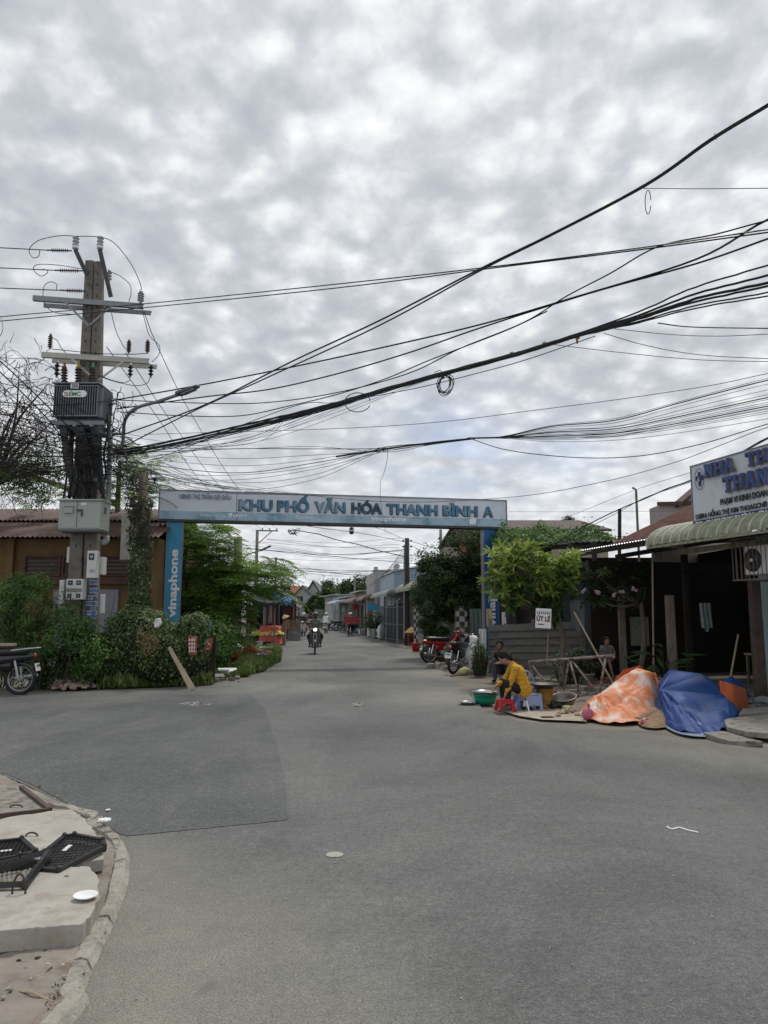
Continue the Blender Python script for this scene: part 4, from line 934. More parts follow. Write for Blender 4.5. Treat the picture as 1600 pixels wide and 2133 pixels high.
# dim goods inside the shop
rg=random.Random(142);sf=wthing('shelf','dim wooden shelf rack deep inside the dark shop','shelf',fp(-1.5,5.2,.1))
for z in(.6,1.1,1.6):MB().box(fp(-1.5,5.3,z),(3.2,.4,.03),ax).build('board',MA['wood'],sf)
for x in(-3.05,.05):MB().box(fp(x,5.3,.95),(.05,.4,1.7),ax).build('upright',MA['wood'],sf)
for k in range(24):z=(.6,1.1,1.6)[k%3];h_=rg.uniform(.12,.32);MB().box(fp(-2.9+(k//3)*.4,5.25,z+.018+h_/2),(rg.uniform(.12,.3),.22,h_),ax).build('goods_box',rg.choice([MA['white'],MA['rust'],MA['sign_blue'],MA['wood_pale'],MA['tin']]),label='one of the goods on the dim shelf inside the dark shop',cat='box',group='goods on the dim shop shelf')
tb=wthing('table','dim low table inside the dark shop behind the grey posts','table',fp(-1.2,2.9,.09));MB().box(fp(-1.2,2.9,.72),(1.2,.6,.04),ax).build('table_top',MA['wood_pale'],tb)
for x in(-1.75,-.65):
    for d_ in(2.65,3.15):MB().box(fp(x,d_,.4),(.05,.05,.62),ax).build('leg',MA['wood'],tb)
# posts
for px,top,bot,yv,m,w in((1293,1240,1408,18.0,'post_old',.15),(1394,1240,1425,16.5,'post_old',.17),(1425,1155,1425,17.5,'dark_wood',.14),(1570,1212,1455,13.85,'rust',.18)):
    a=at(px,top,yv);mb=MB();mb.bar((a.x,yv,0),a,w,w,up=Vector((0,-1,0)),w2=w*.92);mb.build('post',mat('red_post',(.075,.055,.045),.9,.3,5)if m=='rust' else MA[m],t,bevel=.012)
mb=MB();a=at(1358,1340,16.8);mb.tube([Vector((a.x,a.y,0)),at(1359,1150,16.8)],.022,6);mb.build('bamboo_pole',MA['wood_pale'],t)
for lab,a,b,r in(('pale stick leaning against the shop doorway near the red post',at(1521,1415,14.6),at(1538,1322,14.9),.02),('long thin bamboo pole leaning behind the rusty trestle',at(1278,1425,15.8),at(1196,1275,16.4),.02),('thin dark stick standing below the white name sign',at(1139,1385,17.3),at(1142,1318,17.3),.014)):
    a.z=max(0,a.z);mb=MB();mb.tube([a,b],r,6);mb.build('stick',MA['wood_pale'],label=lab,cat='stick')
# translucent wire net panel and hanging cloth inside
a=at(1315,1345,18.2);b=at(1350,1285,18.2);mb=MB();mb.box(((a.x+b.x)/2,18.2,(a.z+b.z)/2),(b.x-a.x,.03,b.z-a.z));mb.build('notice_board',mat('board_green',(.20,.24,.20),.8,.3,12),label='pale green board propped inside the dark shop between two posts',cat='board')
def cloth(label,px0,px1,py0,py1,Y,m,folds,seed,name='hanging_cloth',cat='cloth',amp=.03):
    a=at(px0,py1,Y);b=at(px1,py0,Y);rg=random.Random(seed);ph=rg.uniform(0,6);mb=MB()
    for off in(0,.006):
        mb.grid(lambda u,v:(a.x+(b.x-a.x)*(u+.06*math.sin(v*3+ph)*(1-v)),Y+off+amp*math.sin(u*folds*6.28+ph+v)*(1.1-v*.6),a.z+(b.z-a.z)*v+(.04*math.sin(u*9+ph)*(1-v))),24,8)
    return mb.build(name,m,smooth=True,label=label,cat=cat)
cloth('pale rag hanging inside the dark shop',1461,1482,1256,1312,15.8,MA['tarp_grey'],3,1)
cloth('grey shirt hanging on the wall behind the frangipani',1190,1216,1250,1312,17.3,MA['tarp_grey'],3,2)
# pharmacy: pale blue wall, arched awning, sign board
t=wthing('pharmacy','pale blue walled shop under a mossy arched awning at the right edge','shop',fp(3.5,2,0))
mb=MB();mb.box(fp(3.75,1.35,1.58),(6.9,.2,3.16),ax);mb.box(fp(.42,3.4,1.58),(.2,3.9,3.16),ax);mb.box(fp(4.2,5.3,1.62),(6.6,.2,3.24),ax);mb.build('wall',MA['blue_wall'],t)
def arc(u,v):a=v*math.pi/2*.95;return fp(-.95+6.5*u,-.28+.85*(1-math.cos(a)),2.93+.44*math.sin(a)+.026*abs(math.sin(u*math.pi*25)))
mb=MB();mb.grid(arc,300,10);mb.grid(lambda u,v:arc(u,v)-Vector((0,0,.012)),300,10);aw=mb.build('awning',MA['awn'],t,smooth=True)
mb=MB()
for k in range(26):
    mb.tube([arc(k/25*.998+.001,v)+Vector((0,0,.006))for v in np.linspace(0,1,9)],.024,6)
mb.build('awning_ribs',mat('awning_rib',(.42,.43,.33),.6,.15,8),aw)
mb=MB();mb.bar(fp(-.95,-.26,2.90),fp(5.5,-.26,2.90),.04,.05);mb.bar(fp(-.95,.55,2.84),fp(5.5,.55,2.84),.04,.1)
mb.slab([fp(-.93,-.26,2.92),fp(-.93,-.1,3.15),fp(-.93,.2,3.3),fp(-.93,.57,3.36),fp(-.93,.57,2.9)],FD*.01);mb.build('awning_frame',MA['awn'],aw)
mb=MB();mb.prism([tuple(fp(.0,.6,0)[:2]),tuple(fp(7.5,.6,0)[:2]),tuple(fp(7.5,5.3,0)[:2]),tuple(fp(0,5.3,0)[:2])],3.24,3.34);mb.build('roof',MA['tin'],t)
# sign board
sg=wthing('shop_sign','white signboard with blue raised letters and a blue cross above the arched awning','sign',fp(1.5,0,3.3))
def sp(px,py,off=0):
    p=onplane(px,py,F0+FN*off,FN);return(p-F0).dot(FD),p.z
sl,zl1=sp(1438,972);_,zl0=sp(1449,1099);zl1=(zl1+sp(1600,925)[1])/2;zl0=(zl0+sp(1600,1080)[1])/2;sr=sp(1600,1000)[0]+.9
mb=MB();mb.box(fp((sl+sr)/2,.06,(zl0+zl1)/2),(sr-sl,.10,zl1-zl0),ax);bo=mb.build('board',mat('sign_white',(.58,.62,.68),.5,.06,1.2,c2=(.44,.47,.50),thr=.62,c2scale=2,stretch=(1,1,.3)),sg)
mb=MB()
for z in(zl0,zl1):mb.box(fp((sl+sr)/2,.06,z),(sr-sl+.03,.13,.022),ax)
mb.box(fp(sl,.06,(zl0+zl1)/2),(.022,.127,zl1-zl0),ax);mb.build('edge_trim',MA['steel'],bo)
MA['sign_navy']=mat('sign_navy',(.018,.035,.15),.5,.1,2);MA['sign_letter']=mat('sign_letter_blue',(.035,.075,.27),.4,.2,3);MA['sign_edge']=mat('sign_letter_edge',(.16,.15,.15),.5,.1)
bz1=sp(1449,1085)[1];mb=MB();mb.box(fp((sl+sr)/2+.01,.005,(zl0+.02+bz1)/2),(sr-sl-.04,.02,bz1-zl0-.03),ax);bb=mb.build('blue_band',MA['sign_navy'],bo)
ph_off=.012
def stext(name,body,px0,py0,px1,py1,size,m,d=-.012,depth=.004,**k):
    s0,z0=sp(px0,py0);s1,_=sp(px1,py1);return put_text(name,body,size,fp(s0,d,z0),FD,Vector((0,0,1)),m,bo,depth,width=s1-s0,**k)
stext('address_lettering',"ĐC : 134 KP THANH BÌNH - TH",1451,1096.5,1600,1076,.105,MA['foam'],d=-.02,bold=.004)
stext('lettering',"PHẠM VI KINH DOAN",1502,1052,1600,1030,.150,MA['black_ink'],bold=.004)
stext('lettering',"DSĐH: HỒNG THỊ KIM THOAGCNĐ",1451,1082,1600,1058,.125,MA['black_ink'],bold=.003)
GL={'N':([(0,0,0,1),(0,1,1,0),(1,0,1,1)],[(0,0),(0,1),(1,1)]),'H':([(0,0,0,1),(1,0,1,1),(0,.5,1,.5)],[(0,0),(0,1),(1,1),(1,0)]),
      'A':([(0,0,.5,1),(.5,1,1,0),(.2,.36,.8,.36)],[(0,0),(1,0),(.5,1)]),'T':([(.5,0,.5,1),(0,.95,1,.95)],[(.5,0)])}
def slab_word(word,px0,py0,px1,py1,hgt,gap=.16):
    s0,z0=sp(px0,py0);s1,_=sp(px1,py1);n=len(word);w=(s1-s0)/(n+(n-1)*gap);st_=hgt*.20
    for m,d,ex,dz in((MA['sign_edge'],-.035,.012,-.008),(MA['sign_letter'],-.062,0,0)):
        mb=MB();s=s0;k=0
        for ch in word:
            if ch!=' ':
                L,S=GL[ch]
                for(xa,ya,xb,yb)in L:
                    k+=1;dd=d-.0015*(k%5);a=fp(s+w*(.15+.70*xa),dd,z0+dz+hgt*ya);b=fp(s+w*(.15+.70*xb),dd,z0+dz+hgt*yb);mb.bar(a,b,.05 if ex else.012,st_*(.7 if ya==yb else 1)+ex,up=(b-a).cross(FN))
                for(x,y)in S:
                    k+=1;c_=fp(s+w*(.15+.70*x),d-.0015*(k%5),z0+dz+hgt*(y*.86+.07));mb.box(c_,(w*.40+ex,.05 if ex else.012,hgt*.14+ex),ax)
                if ch=='T':
                    for x in(0.02,.98):k+=1;mb.box(fp(s+w*(.1+.8*x),d-.0015*(k%5),z0+dz+hgt*.86),(w*.16,.05 if ex else.012,hgt*.28),ax)
            s+=w*(1+gap)
        mb.build('letter_back' if ex else 'raised_lettering',m,bo)
slab_word("NHA TH",1474,995,1604,962,.235);slab_word("THAN",1512,1027,1606,1008,.27)
s0,z0=sp(1458,998);mb=MB();mb.box(fp(s0,-.012,z0),(.055,.012,.27),ax);mb.box(fp(s0,-.014,z0+.02),(.19,.012,.085),ax);cr=mb.build('cross',MA['sign_navy'],bo)
mb=MB();mb.tube([fp(s0+math.cos(a)*.125,-.012,z0+math.sin(a)*.20)for a in np.linspace(0,6.283,33)[:-1]],.005,4,closed=True);mb.build('ring',MA['sign_navy'],bo)
mb=MB();mb.lathe([(.001,0),(.04,.03),(.008,.045),(.008,.09)],fp(s0,-.024,z0-.05),8,sy=.2,sx=1);mb.build('cup_emblem',MA['foam'],cr)
# air conditioner in a cage
p0=onplane(1545,1200,fp(0,.15,0),FN);s_ac=(p0-F0).dot(FD)+.32;acz=p0.z+.27
t=wthing('air_conditioner','white outdoor air conditioner unit inside a rusty bar cage under the awning','air conditioner',fp(s_ac,.3,acz-.3))
mb=MB();mb.box(fp(s_ac,.42,acz),(.78,.30,.50),ax);hs=mb.build('housing',MA['white'],t,bevel=.02)
mb=MB();mb.lathe([(.20,0),(.20,.02),(.17,.022),(.16,.006),(.05,.006),(.045,.03),(.0005,.035)],fp(s_ac-.16,.268,acz),28,FN);mb.build('fan_grille',MA['blackp'],hs,smooth=True)
mb=MB();mb.lathe([(.035,0),(.03,.012),(.0005,.014)],fp(s_ac-.16,.235,acz),14,FN);mb.build('fan_hub',MA['white'],hs)
mb=MB()
for k in range(11):x=s_ac-.48+k*.098;mb.tube([fp(x,.12,acz-.34),fp(x,.12,acz+.38)],.008,5)
for d in(.12,.62):
    for z in(acz-.34,acz+.38):mb.bar(fp(s_ac-.5,d,z),fp(s_ac+.52,d,z),.025,.025)
for x in(-.5,.52):
    for z in(acz-.34,acz+.38):mb.bar(fp(s_ac+x,.12,z),fp(s_ac+x,.9,z),.025,.025)
for k in range(4):mb.tube([fp(s_ac-.5,.2+k*.12,acz-.34),fp(s_ac-.5,.2+k*.12,acz+.38)],.008,5)
mb.bar(fp(s_ac-.1,.12,acz-.36),fp(s_ac-.1,1.25,acz-.36),.03,.03);mb.build('cage',mat('rusty_bar',(.12,.10,.085),.7,.3,6),t)
# ---------------------------------------------------------------- siding fence, shed and vines
MA['siding']=mat('grey_siding',(.105,.10,.092),.7,.2,2,c2=(.06,.05,.042),thr=.58,c2scale=3,stretch=(1,1,4))
fa=Vector((at(1018,1300,20.6).x,20.6,0));fb=Vector((at(1215,1300,17.9).x,17.9,0));t=wthing('sheet_fence','dark grey ribbed sheet fence behind the crouching man','fence',(fa+fb)/2)
mb=MB();zz=1.28
def sid(u,v):
    z=v*zz;k=(v*7)%1;return fa.lerp(fb,u)+Vector((0,0,z+.14*u))+Vector((-.1,-.03,0))*(0 if k<.86 else-1)*.5
n=7
for k in range(n):
    z0_=zz*k/n;z1_=zz*(k+1)/n-.012;o=Vector((-.04,-.035,0));e=Vector((0,0,.14))
    mb.hexa([fa+Vector((0,0,z0_))+o,fb+e+Vector((0,0,z0_))+o,fb+e+Vector((0,.04,z0_)),fa+Vector((0,.04,z0_)),fa+Vector((0,0,z1_))+o*.3,fb+e+Vector((0,0,z1_))+o*.3,fb+e+Vector((0,.04,z1_)),fa+Vector((0,.04,z1_))])
mb.build('siding',MA['siding'],t)
mb=MB()
for f in(0.01,.5,.99):q=fa.lerp(fb,f);mb.box((q.x+.03,q.y+.08,.72),(.07,.07,1.44))
mb.build('posts',MA['post_old'],t)
sh=wthing('shed','low black timber shed behind the siding fence, its roof grown over with vines','shed',(7,23,0))
zs=at(1160,1126,21).z;mb=MB();mb.box((4.9,24.9,zs/2),(.15,5.4,zs));mb.box((8.0,27.6,zs/2),(6.3,.15,zs));mb.box((11,24,zs/2),(.15,7,zs));mb.build('wall',MA['dark_wood'],sh)
xa=at(1055,1130,22.2).x;mb=MB();mb.corr((xa-.1,22.0,zs-.05),(11,19.6,zs+.05),(xa+.2,27.6,zs+.65),(11,27.6,zs+.7),50,.016,1);mb.build('roof',MA['dark_steel'],sh,smooth=True)
mb=MB()
for px,yy in((1062,22.3),(1190,20.8),(1240,20.4)):x=at(px,1200,yy).x;mb.box((x,yy,zs/2-.05),(.12,.12,zs-.1))
mb.bar((xa,22.1,zs-.14),(10.8,19.8,zs-.04),.08,.14);mb.build('posts',MA['dark_wood'],sh)
a=at(1232,1220,21.5);mb=MB();mb.box((a.x+.3,23.4,1.5),(1.4,.1,3.0));mb.build('blue_panel',mat('dim_blue_wall',(.09,.12,.135),.8,.2,3),sh)
rgp=np.random.RandomState(81);n=9000;x=rgp.uniform(xa-.2,7.2,n);y=rgp.uniform(21.3,25.5,n);zf=zs+.08+(y-21.5)*.11+.22*np.sin(x*2.3)*np.cos(y*2)+.12*np.sin(x*7+y)+np.abs(rgp.normal(0,.11,n))-np.clip((x-5.9)*.18,0,.3)
keep=rgp.rand(n)<np.clip(1.25-(x-5.4)*.45,0,1);C=np.stack([x,y,zf],1)[keep]
leaves_mesh('roof_vines',C,rgp.normal(0,.6,(len(C),3))+[0,-.4,1],.10,.06,rgp.normal(.5,.25,len(C)),MA['leaf_mid'],None,82,label='bright vines spreading over the dark shed roof behind the frangipani',cat='vines')
# frangipani
def frangipani(name,label,foot,hub,rosettes,seed,m,nl=9,L=.27,flowers=0):
    rg=random.Random(seed);t=wthing(name,label,'tree',foot);mb=MB();C=[];T=[];Nn=[];ti=[];fl=MB()
    mb.tube(catmull([Vector(foot),Vector(foot).lerp(hub,.55)+Vector((.1,0,0)),hub],5),[.075,.05],8)
    for(p,tt)in rosettes:
        m1=hub.lerp(p,.5)+Vector((rg.uniform(-.15,.15),rg.uniform(-.1,.1),-.1));
        if rg.random()<.22:mb.tube(catmull([hub,m1,p],4),[.02,.009],5)
        ax_=(p-hub).normalized()*.7+Vector((rg.uniform(-.6,.6),rg.uniform(-.9,.3),.45));ax_.normalize();sx,ux=frame(ax_)
        for k in range(nl+rg.randint(-2,2)):
            a=6.283*k/nl+rg.uniform(-.25,.25);d=(sx*math.cos(a)+ux*math.sin(a))*rg.uniform(.75,1.2)+ax_*rg.uniform(-.05,.6)-Vector((0,0,rg.uniform(0,.4)))
            C.append(p);T.append(tuple(d));Nn.append(tuple(ax_*.5+Vector((rg.gauss(0,.55),rg.gauss(0,.5),rg.gauss(.2,.45)))));ti.append(tt+rg.gauss(0,.13))
    mb.build('trunk',MA['bark'],t,smooth=True)
    n=len(C);rr=np.random.RandomState(seed);leaves_mesh('crown',C,Nn,L*rr.uniform(.6,1.15,n),L*.30*rr.uniform(.8,1.2,n),ti,m,t,seed,droop=T,six=True)
    return t
rg=random.Random(93);FY=17.0;ros=[]
for i in range(300):
    while True:
        x=rg.uniform(1012,1208);y=rg.uniform(1128,1292);ex=(x-1108)/96;ey=(y-1202)/76-.18*math.sin(x*.045)

        if ex*ex+ey*ey<.78+.5*math.sin(math.atan2(ey,ex)*5+1.3)*math.sin(math.atan2(ey,ex)*2)+rg.uniform(-.15,.3)and math.sin(x*.11)*math.cos(y*.13)<rg.uniform(.1,1.2):break
    if y>1235 and x<1060:continue
    p=at(x,y,FY+rg.uniform(-.55,.75));up=(1200-y)/75;ros.append((p,max(.03,min(.97,.40+up*.42+rg.uniform(-.32,.32)))))  # lower rosettes tinted darker: shade inside the crown put into leaf colour
ft=at(1168,1400,17.1);ft.z=0
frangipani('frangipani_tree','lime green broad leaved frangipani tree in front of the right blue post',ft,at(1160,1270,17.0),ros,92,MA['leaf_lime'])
MA['leaf_dusk']=leafmat('leaf_dusk',(.018,.035,.014),(.03,.06,.02),(.10,.15,.05))
ros=[(at(rg.uniform(1212,1345),rg.uniform(1180,1262),17.3+rg.uniform(-.3,.3)),rg.uniform(.1,.6))for i in range(46)]+[(at(1256,1195,17.0),.98),(at(1262,1188,17.0),.98),(at(1196,1240,16.9),.95)]
ft=at(1330,1400,17.4);ft.z=0
t=frangipani('flowering_tree','small dark leaved tree with pale pink flowers under the tin awning',ft,at(1335,1255,17.3),ros,93,MA['leaf_dusk'],nl=8,L=.19)
mb=MB()
for(x,y)in((1217,1231),(1244,1235),(1282,1239),(1296,1232),(1323,1227)):
    for k in range(6):q=at(x+rg.uniform(-5,5),y+rg.uniform(-4,4),17.0);mb.ell(q,(.035,.03,.028),None,7,5)
mb.build('flower_clusters',mat('pink_petal',(.42,.30,.36),.6,.15,20),t,smooth=True)
# broad leaved plant in the dark shop front and plants near the trestle
rr=np.random.RandomState(94)
def pot_plant(label,px,py,Y,n,L,hgt,m,seed,pot=None,pr_=.14,ph_=.22,aspect=.3,spread=.5,name='potted_plant',group=None):
    b=at(px,py,Y);b.z=0;t=wthing(name,label,'plant',b,group);rg=np.random.RandomState(seed);z0=ph_ if pot else 0
    if pot:MB().lathe([(pr_*.7,0),(pr_,ph_*.9),(pr_*1.08,ph_*.9),(pr_*1.08,ph_),(pr_*.9,ph_),(pr_*.88,ph_*.85),(.001,ph_*.84)],b,16).build('pot',pot,t,smooth=True)
    mb=MB();C=[];T=[]
    for i in range(n):
        a=rg.uniform(0,6.28);f=rg.uniform(.25,1);q=b+Vector((math.cos(a)*spread*f*.6,math.sin(a)*spread*f*.5,z0+hgt*(1-f*.35)*rg.uniform(.15,1)))
        if i%3==0:bb_=b if pot else b+Vector(((q.x-b.x)*.6,(q.y-b.y)*.6,0));mb.tube(catmull([bb_+Vector((0,0,z0)),bb_.lerp(q,.5)+Vector((0,0,.1)),q],3),[.008,.004],4)
        C.append(tuple(q));T.append((math.cos(a),math.sin(a),rg.uniform(-.7,.5)))
    mb.build('stems',MA['twig'],t)
    leaves_mesh('foliage',C,rg.normal(0,.4,(n,3))+[0,-.3,1],L*rg.uniform(.6,1.2,n),L*aspect,rg.normal(.45,.2,n),m,t,seed,droop=T,six=L>.12)
    return t
pot_plant('large leaved plant in the dark shop front between the two grey posts',1385,1405,16.2,34,.42,.85,MA['leaf_dark'],95,MA['concrete'],.18,.2,.28,.7)
pot_plant('dark bushy plant behind the trestle below the white name sign',1185,1395,17.4,300,.15,.9,MA['leaf_dark'],96,None,spread=.75)
pot_plant('dark plant left of the doorway behind the trestle',1225,1400,17.2,160,.15,.7,MA['leaf_dark'],97,MA['concrete'],.14,.25,spread=.5)
pot_plant('small leafy shrub between the white sack and the siding fence',1000,1385,19.6,700,.07,.95,MA['leaf_mid'],98,None,spread=.42)
# hanging boards
def board(label,c,w,h,rotz,m,tilt=0,name='hanging_sign'):
    t=wthing(name,label,'sign',c);mt=Matrix.Rotation(rotz,3,'Z')@Matrix.Rotation(tilt,3,'Y');MB().box(c,(w,.02,h),rot=mt).build('board',m,t);return t,mt
c=at(1132,1288,16.3);t,mt=board('small white board reading UT LE hanging below the frangipani',c,.33,.42,-.25,MA['foam'],.06)
MA['maroon_ink']=mat('maroon_ink',(.14,.02,.03),.6,.1)
put_text('lettering',"ÚT LÊ",.14,c+mt@Vector((-.145,-.013,-.06)),mt@Vector((1,0,0)),mt@Vector((0,0,1)),MA['maroon_ink'],t,.002,width=.29,bold=.006)
put_text('lettering',"TIỆM",.08,c+mt@Vector((-.11,-.013,.10)),mt@Vector((1,0,0)),mt@Vector((0,0,1)),MA['black_ink'],t,.002,width=.22,bold=.003)if False else None
mb=MB()
for k in range(7):mb.box(c+mt@Vector((-.12+k*.042,-.013,.11+(k%2)*.01)),(.018,.006,.06),rot=mt)
mb.box(c+mt@Vector((-.05,-.013,-.13)),(.13,.006,.018),rot=mt);mb.build('worn_print',MA['black_ink'],t)
mb=MB();mb.tube([c+mt@Vector((-.12,0,.2)),c+Vector((.02,.1,.45)),c+mt@Vector((.13,0,.2))],.004,4);mb.build('hanging_wire',MA['wire_grey'],t)
c=at(1040,1229,17.6);t,mt=board('faded tan board with red lettering hanging beside the right blue post',c,.34,.34,.15,mat('tan_board',(.28,.21,.12),.8,.2,5),-.25)
mb=MB()
for k in range(5):
    x=-.12+k*.06;mb.box(c+mt@Vector((x,-.013,-.02)),(.014,.006,.15),rot=mt);mb.box(c+mt@Vector((x+.02,-.014,-.02+(.05 if k%2 else-.05))),(.035,.006,.02),rot=mt)
mb.build('lettering',MA['maroon_ink'],t)
mb=MB();mb.tube([c+Vector((-.1,0,.1)),c+Vector((-.15,.1,.8))],.004,4);mb.build('hanging_wire',MA['wire_grey'],t)
# rust tile roofs and gables behind
MA['tile']=mat('brown_tile',(.085,.055,.045),.8,.25,3,.6,18,c2=(.06,.045,.04),thr=.55,stretch=(1,1,3));MA['brick']=mat('red_brick',(.26,.10,.07),.9,.2,8,.4,20)
t=wthing('tiled_house','house with brown tiled roof and red brick gable behind the right end of the gate','house',(8,34,0))
zr=at(1100,1088,35).z;ze=zr-.9
mb=MB();xl=at(952,1120,31).x;mb.slab([(xl,31,0),(9.3,31,0),(9.3,31,ze),(xl,31,ze)],(0,8,0));mb.build('wall',mat('tan_wall',(.30,.26,.2),.9,.15,2),t)
mb=MB();mb.slab([(xl-.2,30.7,ze),(9.4,30.7,ze),(9.2,35,zr),(xl+.3,35,zr)],(0,0,.1));mb.slab([(xl-.2,39.3,ze),(9.4,39.3,ze),(9.2,35,zr),(xl+.3,35,zr)],(0,0,.1));mb.build('roof',MA['tile'],t)
a=at(962,1100,30.4);b=at(1008,1145,30.4);mb=MB();mb.prism([(a.x,30.4),(b.x,30.4),(b.x,30.95),(a.x,30.95)],0,[a.z-.3,a.z,a.z,a.z-.3]);mb.build('brick_gable',MA['brick'],t)
t=wthing('gabled_house','pale house gable with brown trim peeking left of the white signboard','house',(at(1420,1060,26).x,27,0))
z0_,z1_,z2_=at(1400,1085,26).z,at(1375,1052,26).z,at(1440,1035,26).z;xa_=at(1374,1060,26).x
mb=MB();mb.prism([(xa_,26),(xa_+3.2,26),(xa_+3.2,27),(xa_,27)],0,z1_);mb.slab([(xa_+.8,26,z1_),(xa_+3.2,26,z1_),(xa_+2.0,26,z1_+1.0)],(0,1,0));mb.build('wall',mat('pink_grey_wall',(.33,.28,.27),.9,.12,2),t)
mb=MB();mb.bar((xa_-.1,25.9,z1_+.03),(xa_+1.1,25.9,z1_+.06),.1,.12);mb.bar((xa_+.6,25.9,z1_-.05),(xa_+2.05,25.9,z1_+1.1),.25,.08);mb.bar((xa_+3.4,25.9,z1_-.05),(xa_+2.0,25.9,z1_+1.1),.25,.08);mb.build('roof_trim',MA['tile'],t)
mb=MB();mb.slab([(xa_+.6,25.8,z1_-.1),(xa_+2.0,25.8,z1_+1.05),(xa_+2.0,27.2,z1_+1.05),(xa_+.6,27.2,z1_-.1)],(0,0,.05));mb.slab([(xa_+3.4,25.8,z1_-.1),(xa_+2.0,25.8,z1_+1.05),(xa_+2.0,27.2,z1_+1.05),(xa_+3.4,27.2,z1_-.1)],(0,0,.05));mb.build('roof',MA['tile'],t)
a=at(1328,1100,21);b=at(1325,1020,21);mb=MB();mb.tube([(a.x,21,0),b,b+Vector((-.1,0,.06))],.035,6);mb.build('thin_mast',MA['pole'],label='thin grey mast above the rusty roof left of the signboard',cat='mast')
a=at(1286,1105,20);b=at(1291,1060,20);mb=MB();mb.bar((a.x,20,2.5),b,.08,.06);mb.build('roof_stake',MA['dark_wood'],label='short dark stake leaning up from the shed roof, holding a cable',cat='stake')
tree('far_tree','small round tree top showing above the brown tiled roof',(at(1185,1200,50).x,50,0),5,tuple(at(1185,1086,50)),(.5,.5,.35),500,12,.12,.16,MA['leaf_dark'],99)

# ================================================================ right row of houses along the street
def XF(Y):return float(np.interp(Y,[30,40,47,57,70,80,100,110],[2.6,1.05,.3,-.9,-2.9,-4.9,-9,-11.5]))
def rhouse(label,Y0,Y1,zf,zb_,wallm,roofm,dep=7,over=.0,name='house',xoff=0,group=None):
    t=wthing(name,label,'house',(XF(Y0)+xoff+dep/2,(Y0+Y1)/2,0),group);x0=XF(Y0)+xoff;x1=XF(Y1)+xoff
    mb=MB();mb.prism([(x0,Y0),(x0+dep,Y0),(x1+dep,Y1-.1),(x1,Y1-.1)],0,[zf,zb_,zb_,zf]);mb.build('wall',wallm,t)
    if roofm:mb=MB();mb.slab([(x0-over,Y0-.15,zf+.01),(x0+dep,Y0-.15,zb_+.01),(x1+dep,Y1,zb_+.01),(x1-over,Y1,zf+.01)],(0,0,.07));mb.build('roof',roofm,t)
    return t
def awning(par,Y0,Y1,z,out_,rise,m,xoff=0,waves=0):
    mb=MB()
    def fn(u,v):Y=Y0+(Y1-Y0)*u;a=v*1.5;return Vector((XF(Y)+xoff-out_*math.cos(a),Y,z+rise*math.sin(a)+(.03*abs(math.sin(u*math.pi*waves))if waves else 0)))
    mb.grid(fn,max(1,waves*6),7);mb.grid(lambda u,v:fn(u,v)-Vector((0,0,.05)),max(1,waves*6),7)
    mb.slab([fn(0,v)for v in np.linspace(0,1,6)]+[fn(0,0)+Vector((out_,0,0))],(0,.03,0));return mb.build('awning',m,par,smooth=True)
def opening(par,Y0,Y1,z0_,z1_,m,xoff=0,name='opening_sheet',out_=.03):  # dark_in sheets paint the shade of open doorways; red_cloth ones are curtains
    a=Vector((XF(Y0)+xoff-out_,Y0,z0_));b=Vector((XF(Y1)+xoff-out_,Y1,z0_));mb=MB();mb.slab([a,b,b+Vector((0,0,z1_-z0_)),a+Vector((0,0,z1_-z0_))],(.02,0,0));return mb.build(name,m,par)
MA['cream']=mat('cream_plaster',(.28,.245,.19),.9,.12,1.5,c2=(.22,.19,.15),thr=.6);MA['white_wall']=mat('white_plaster',(.36,.37,.38),.85,.1,1.2,c2=(.28,.28,.27),thr=.58,detail=7);MA['blue_tin']=mat('pale_blue_tin',(.27,.36,.42),.55,.1,2,stretch=(6,1,1));MA['awn_green']=mat('green_awning',(.16,.20,.175),.6,.15,3);MA['awn_brown']=mat('brown_awning',(.17,.11,.09),.6,.2,5);MA['red_cloth']=mat('maroon_curtain',(.12,.03,.03),.8,.2,5);MA['dark_in']=mat('dark_interior',(.02,.02,.022),.9,.3,2);MA['grey_wall']=mat('grey_plaster',(.14,.14,.14),.9,.15,1.5)  # dark_in: near-black colour standing in for unlit interior shade
# house hidden in the tree, with checkered pillars
MA['checker']=bpy.data.materials.new('checker_tile');MA['checker'].use_nodes=True
_t=MA['checker'].node_tree;_c=N(_t,'ShaderNodeTexChecker');_c.inputs['Scale'].default_value=5.4;_c.inputs[1].default_value=(.45,.44,.42,1);_c.inputs[2].default_value=(.05,.038,.03,1);_tc=N(_t,'ShaderNodeTexCoord');_mp=N(_t,'ShaderNodeMapping');_mp.inputs['Location'].default_value=(.013,.017,.0);_t.links.new(_tc.outputs['Object'],_mp.inputs[0]);_t.links.new(_mp.outputs[0],_c.inputs[0]);_t.links.new(_c.outputs[0],_t.nodes['Principled BSDF'].inputs['Base Color']);_t.nodes['Principled BSDF'].inputs['Roughness'].default_value=.4
t=wthing('checkered_house','house with black and white checkered pillars half hidden by the bushy tree','house',(6,31,0))
mb=MB();mb.prism([(3.9,27.5),(11,27.5),(10.5,37),(3.0,37)],0,3.3);mb.build('wall',MA['grey_wall'],t)
mb=MB();mb.prism([(3.3,27.2),(11,27.2),(10.5,37.2),(2.1,37.2)],3.3,3.42);mb.build('roof',MA['tin'],t)
a=at(949,1262,26.6);b=at(973,1262,26.6);mb=MB();mb.box(((a.x+b.x)/2,26.8,a.z/2),(b.x-a.x,.4,a.z));mb.build('checkered_pillar',MA['checker'],t)
a=at(862,1262,36.5);b=at(872,1262,36.5);mb=MB();mb.box(((a.x+b.x)/2,36.6,a.z/2),(b.x-a.x,.25,a.z));mb.build('checkered_pillar',MA['checker'],t)
mb=MB()
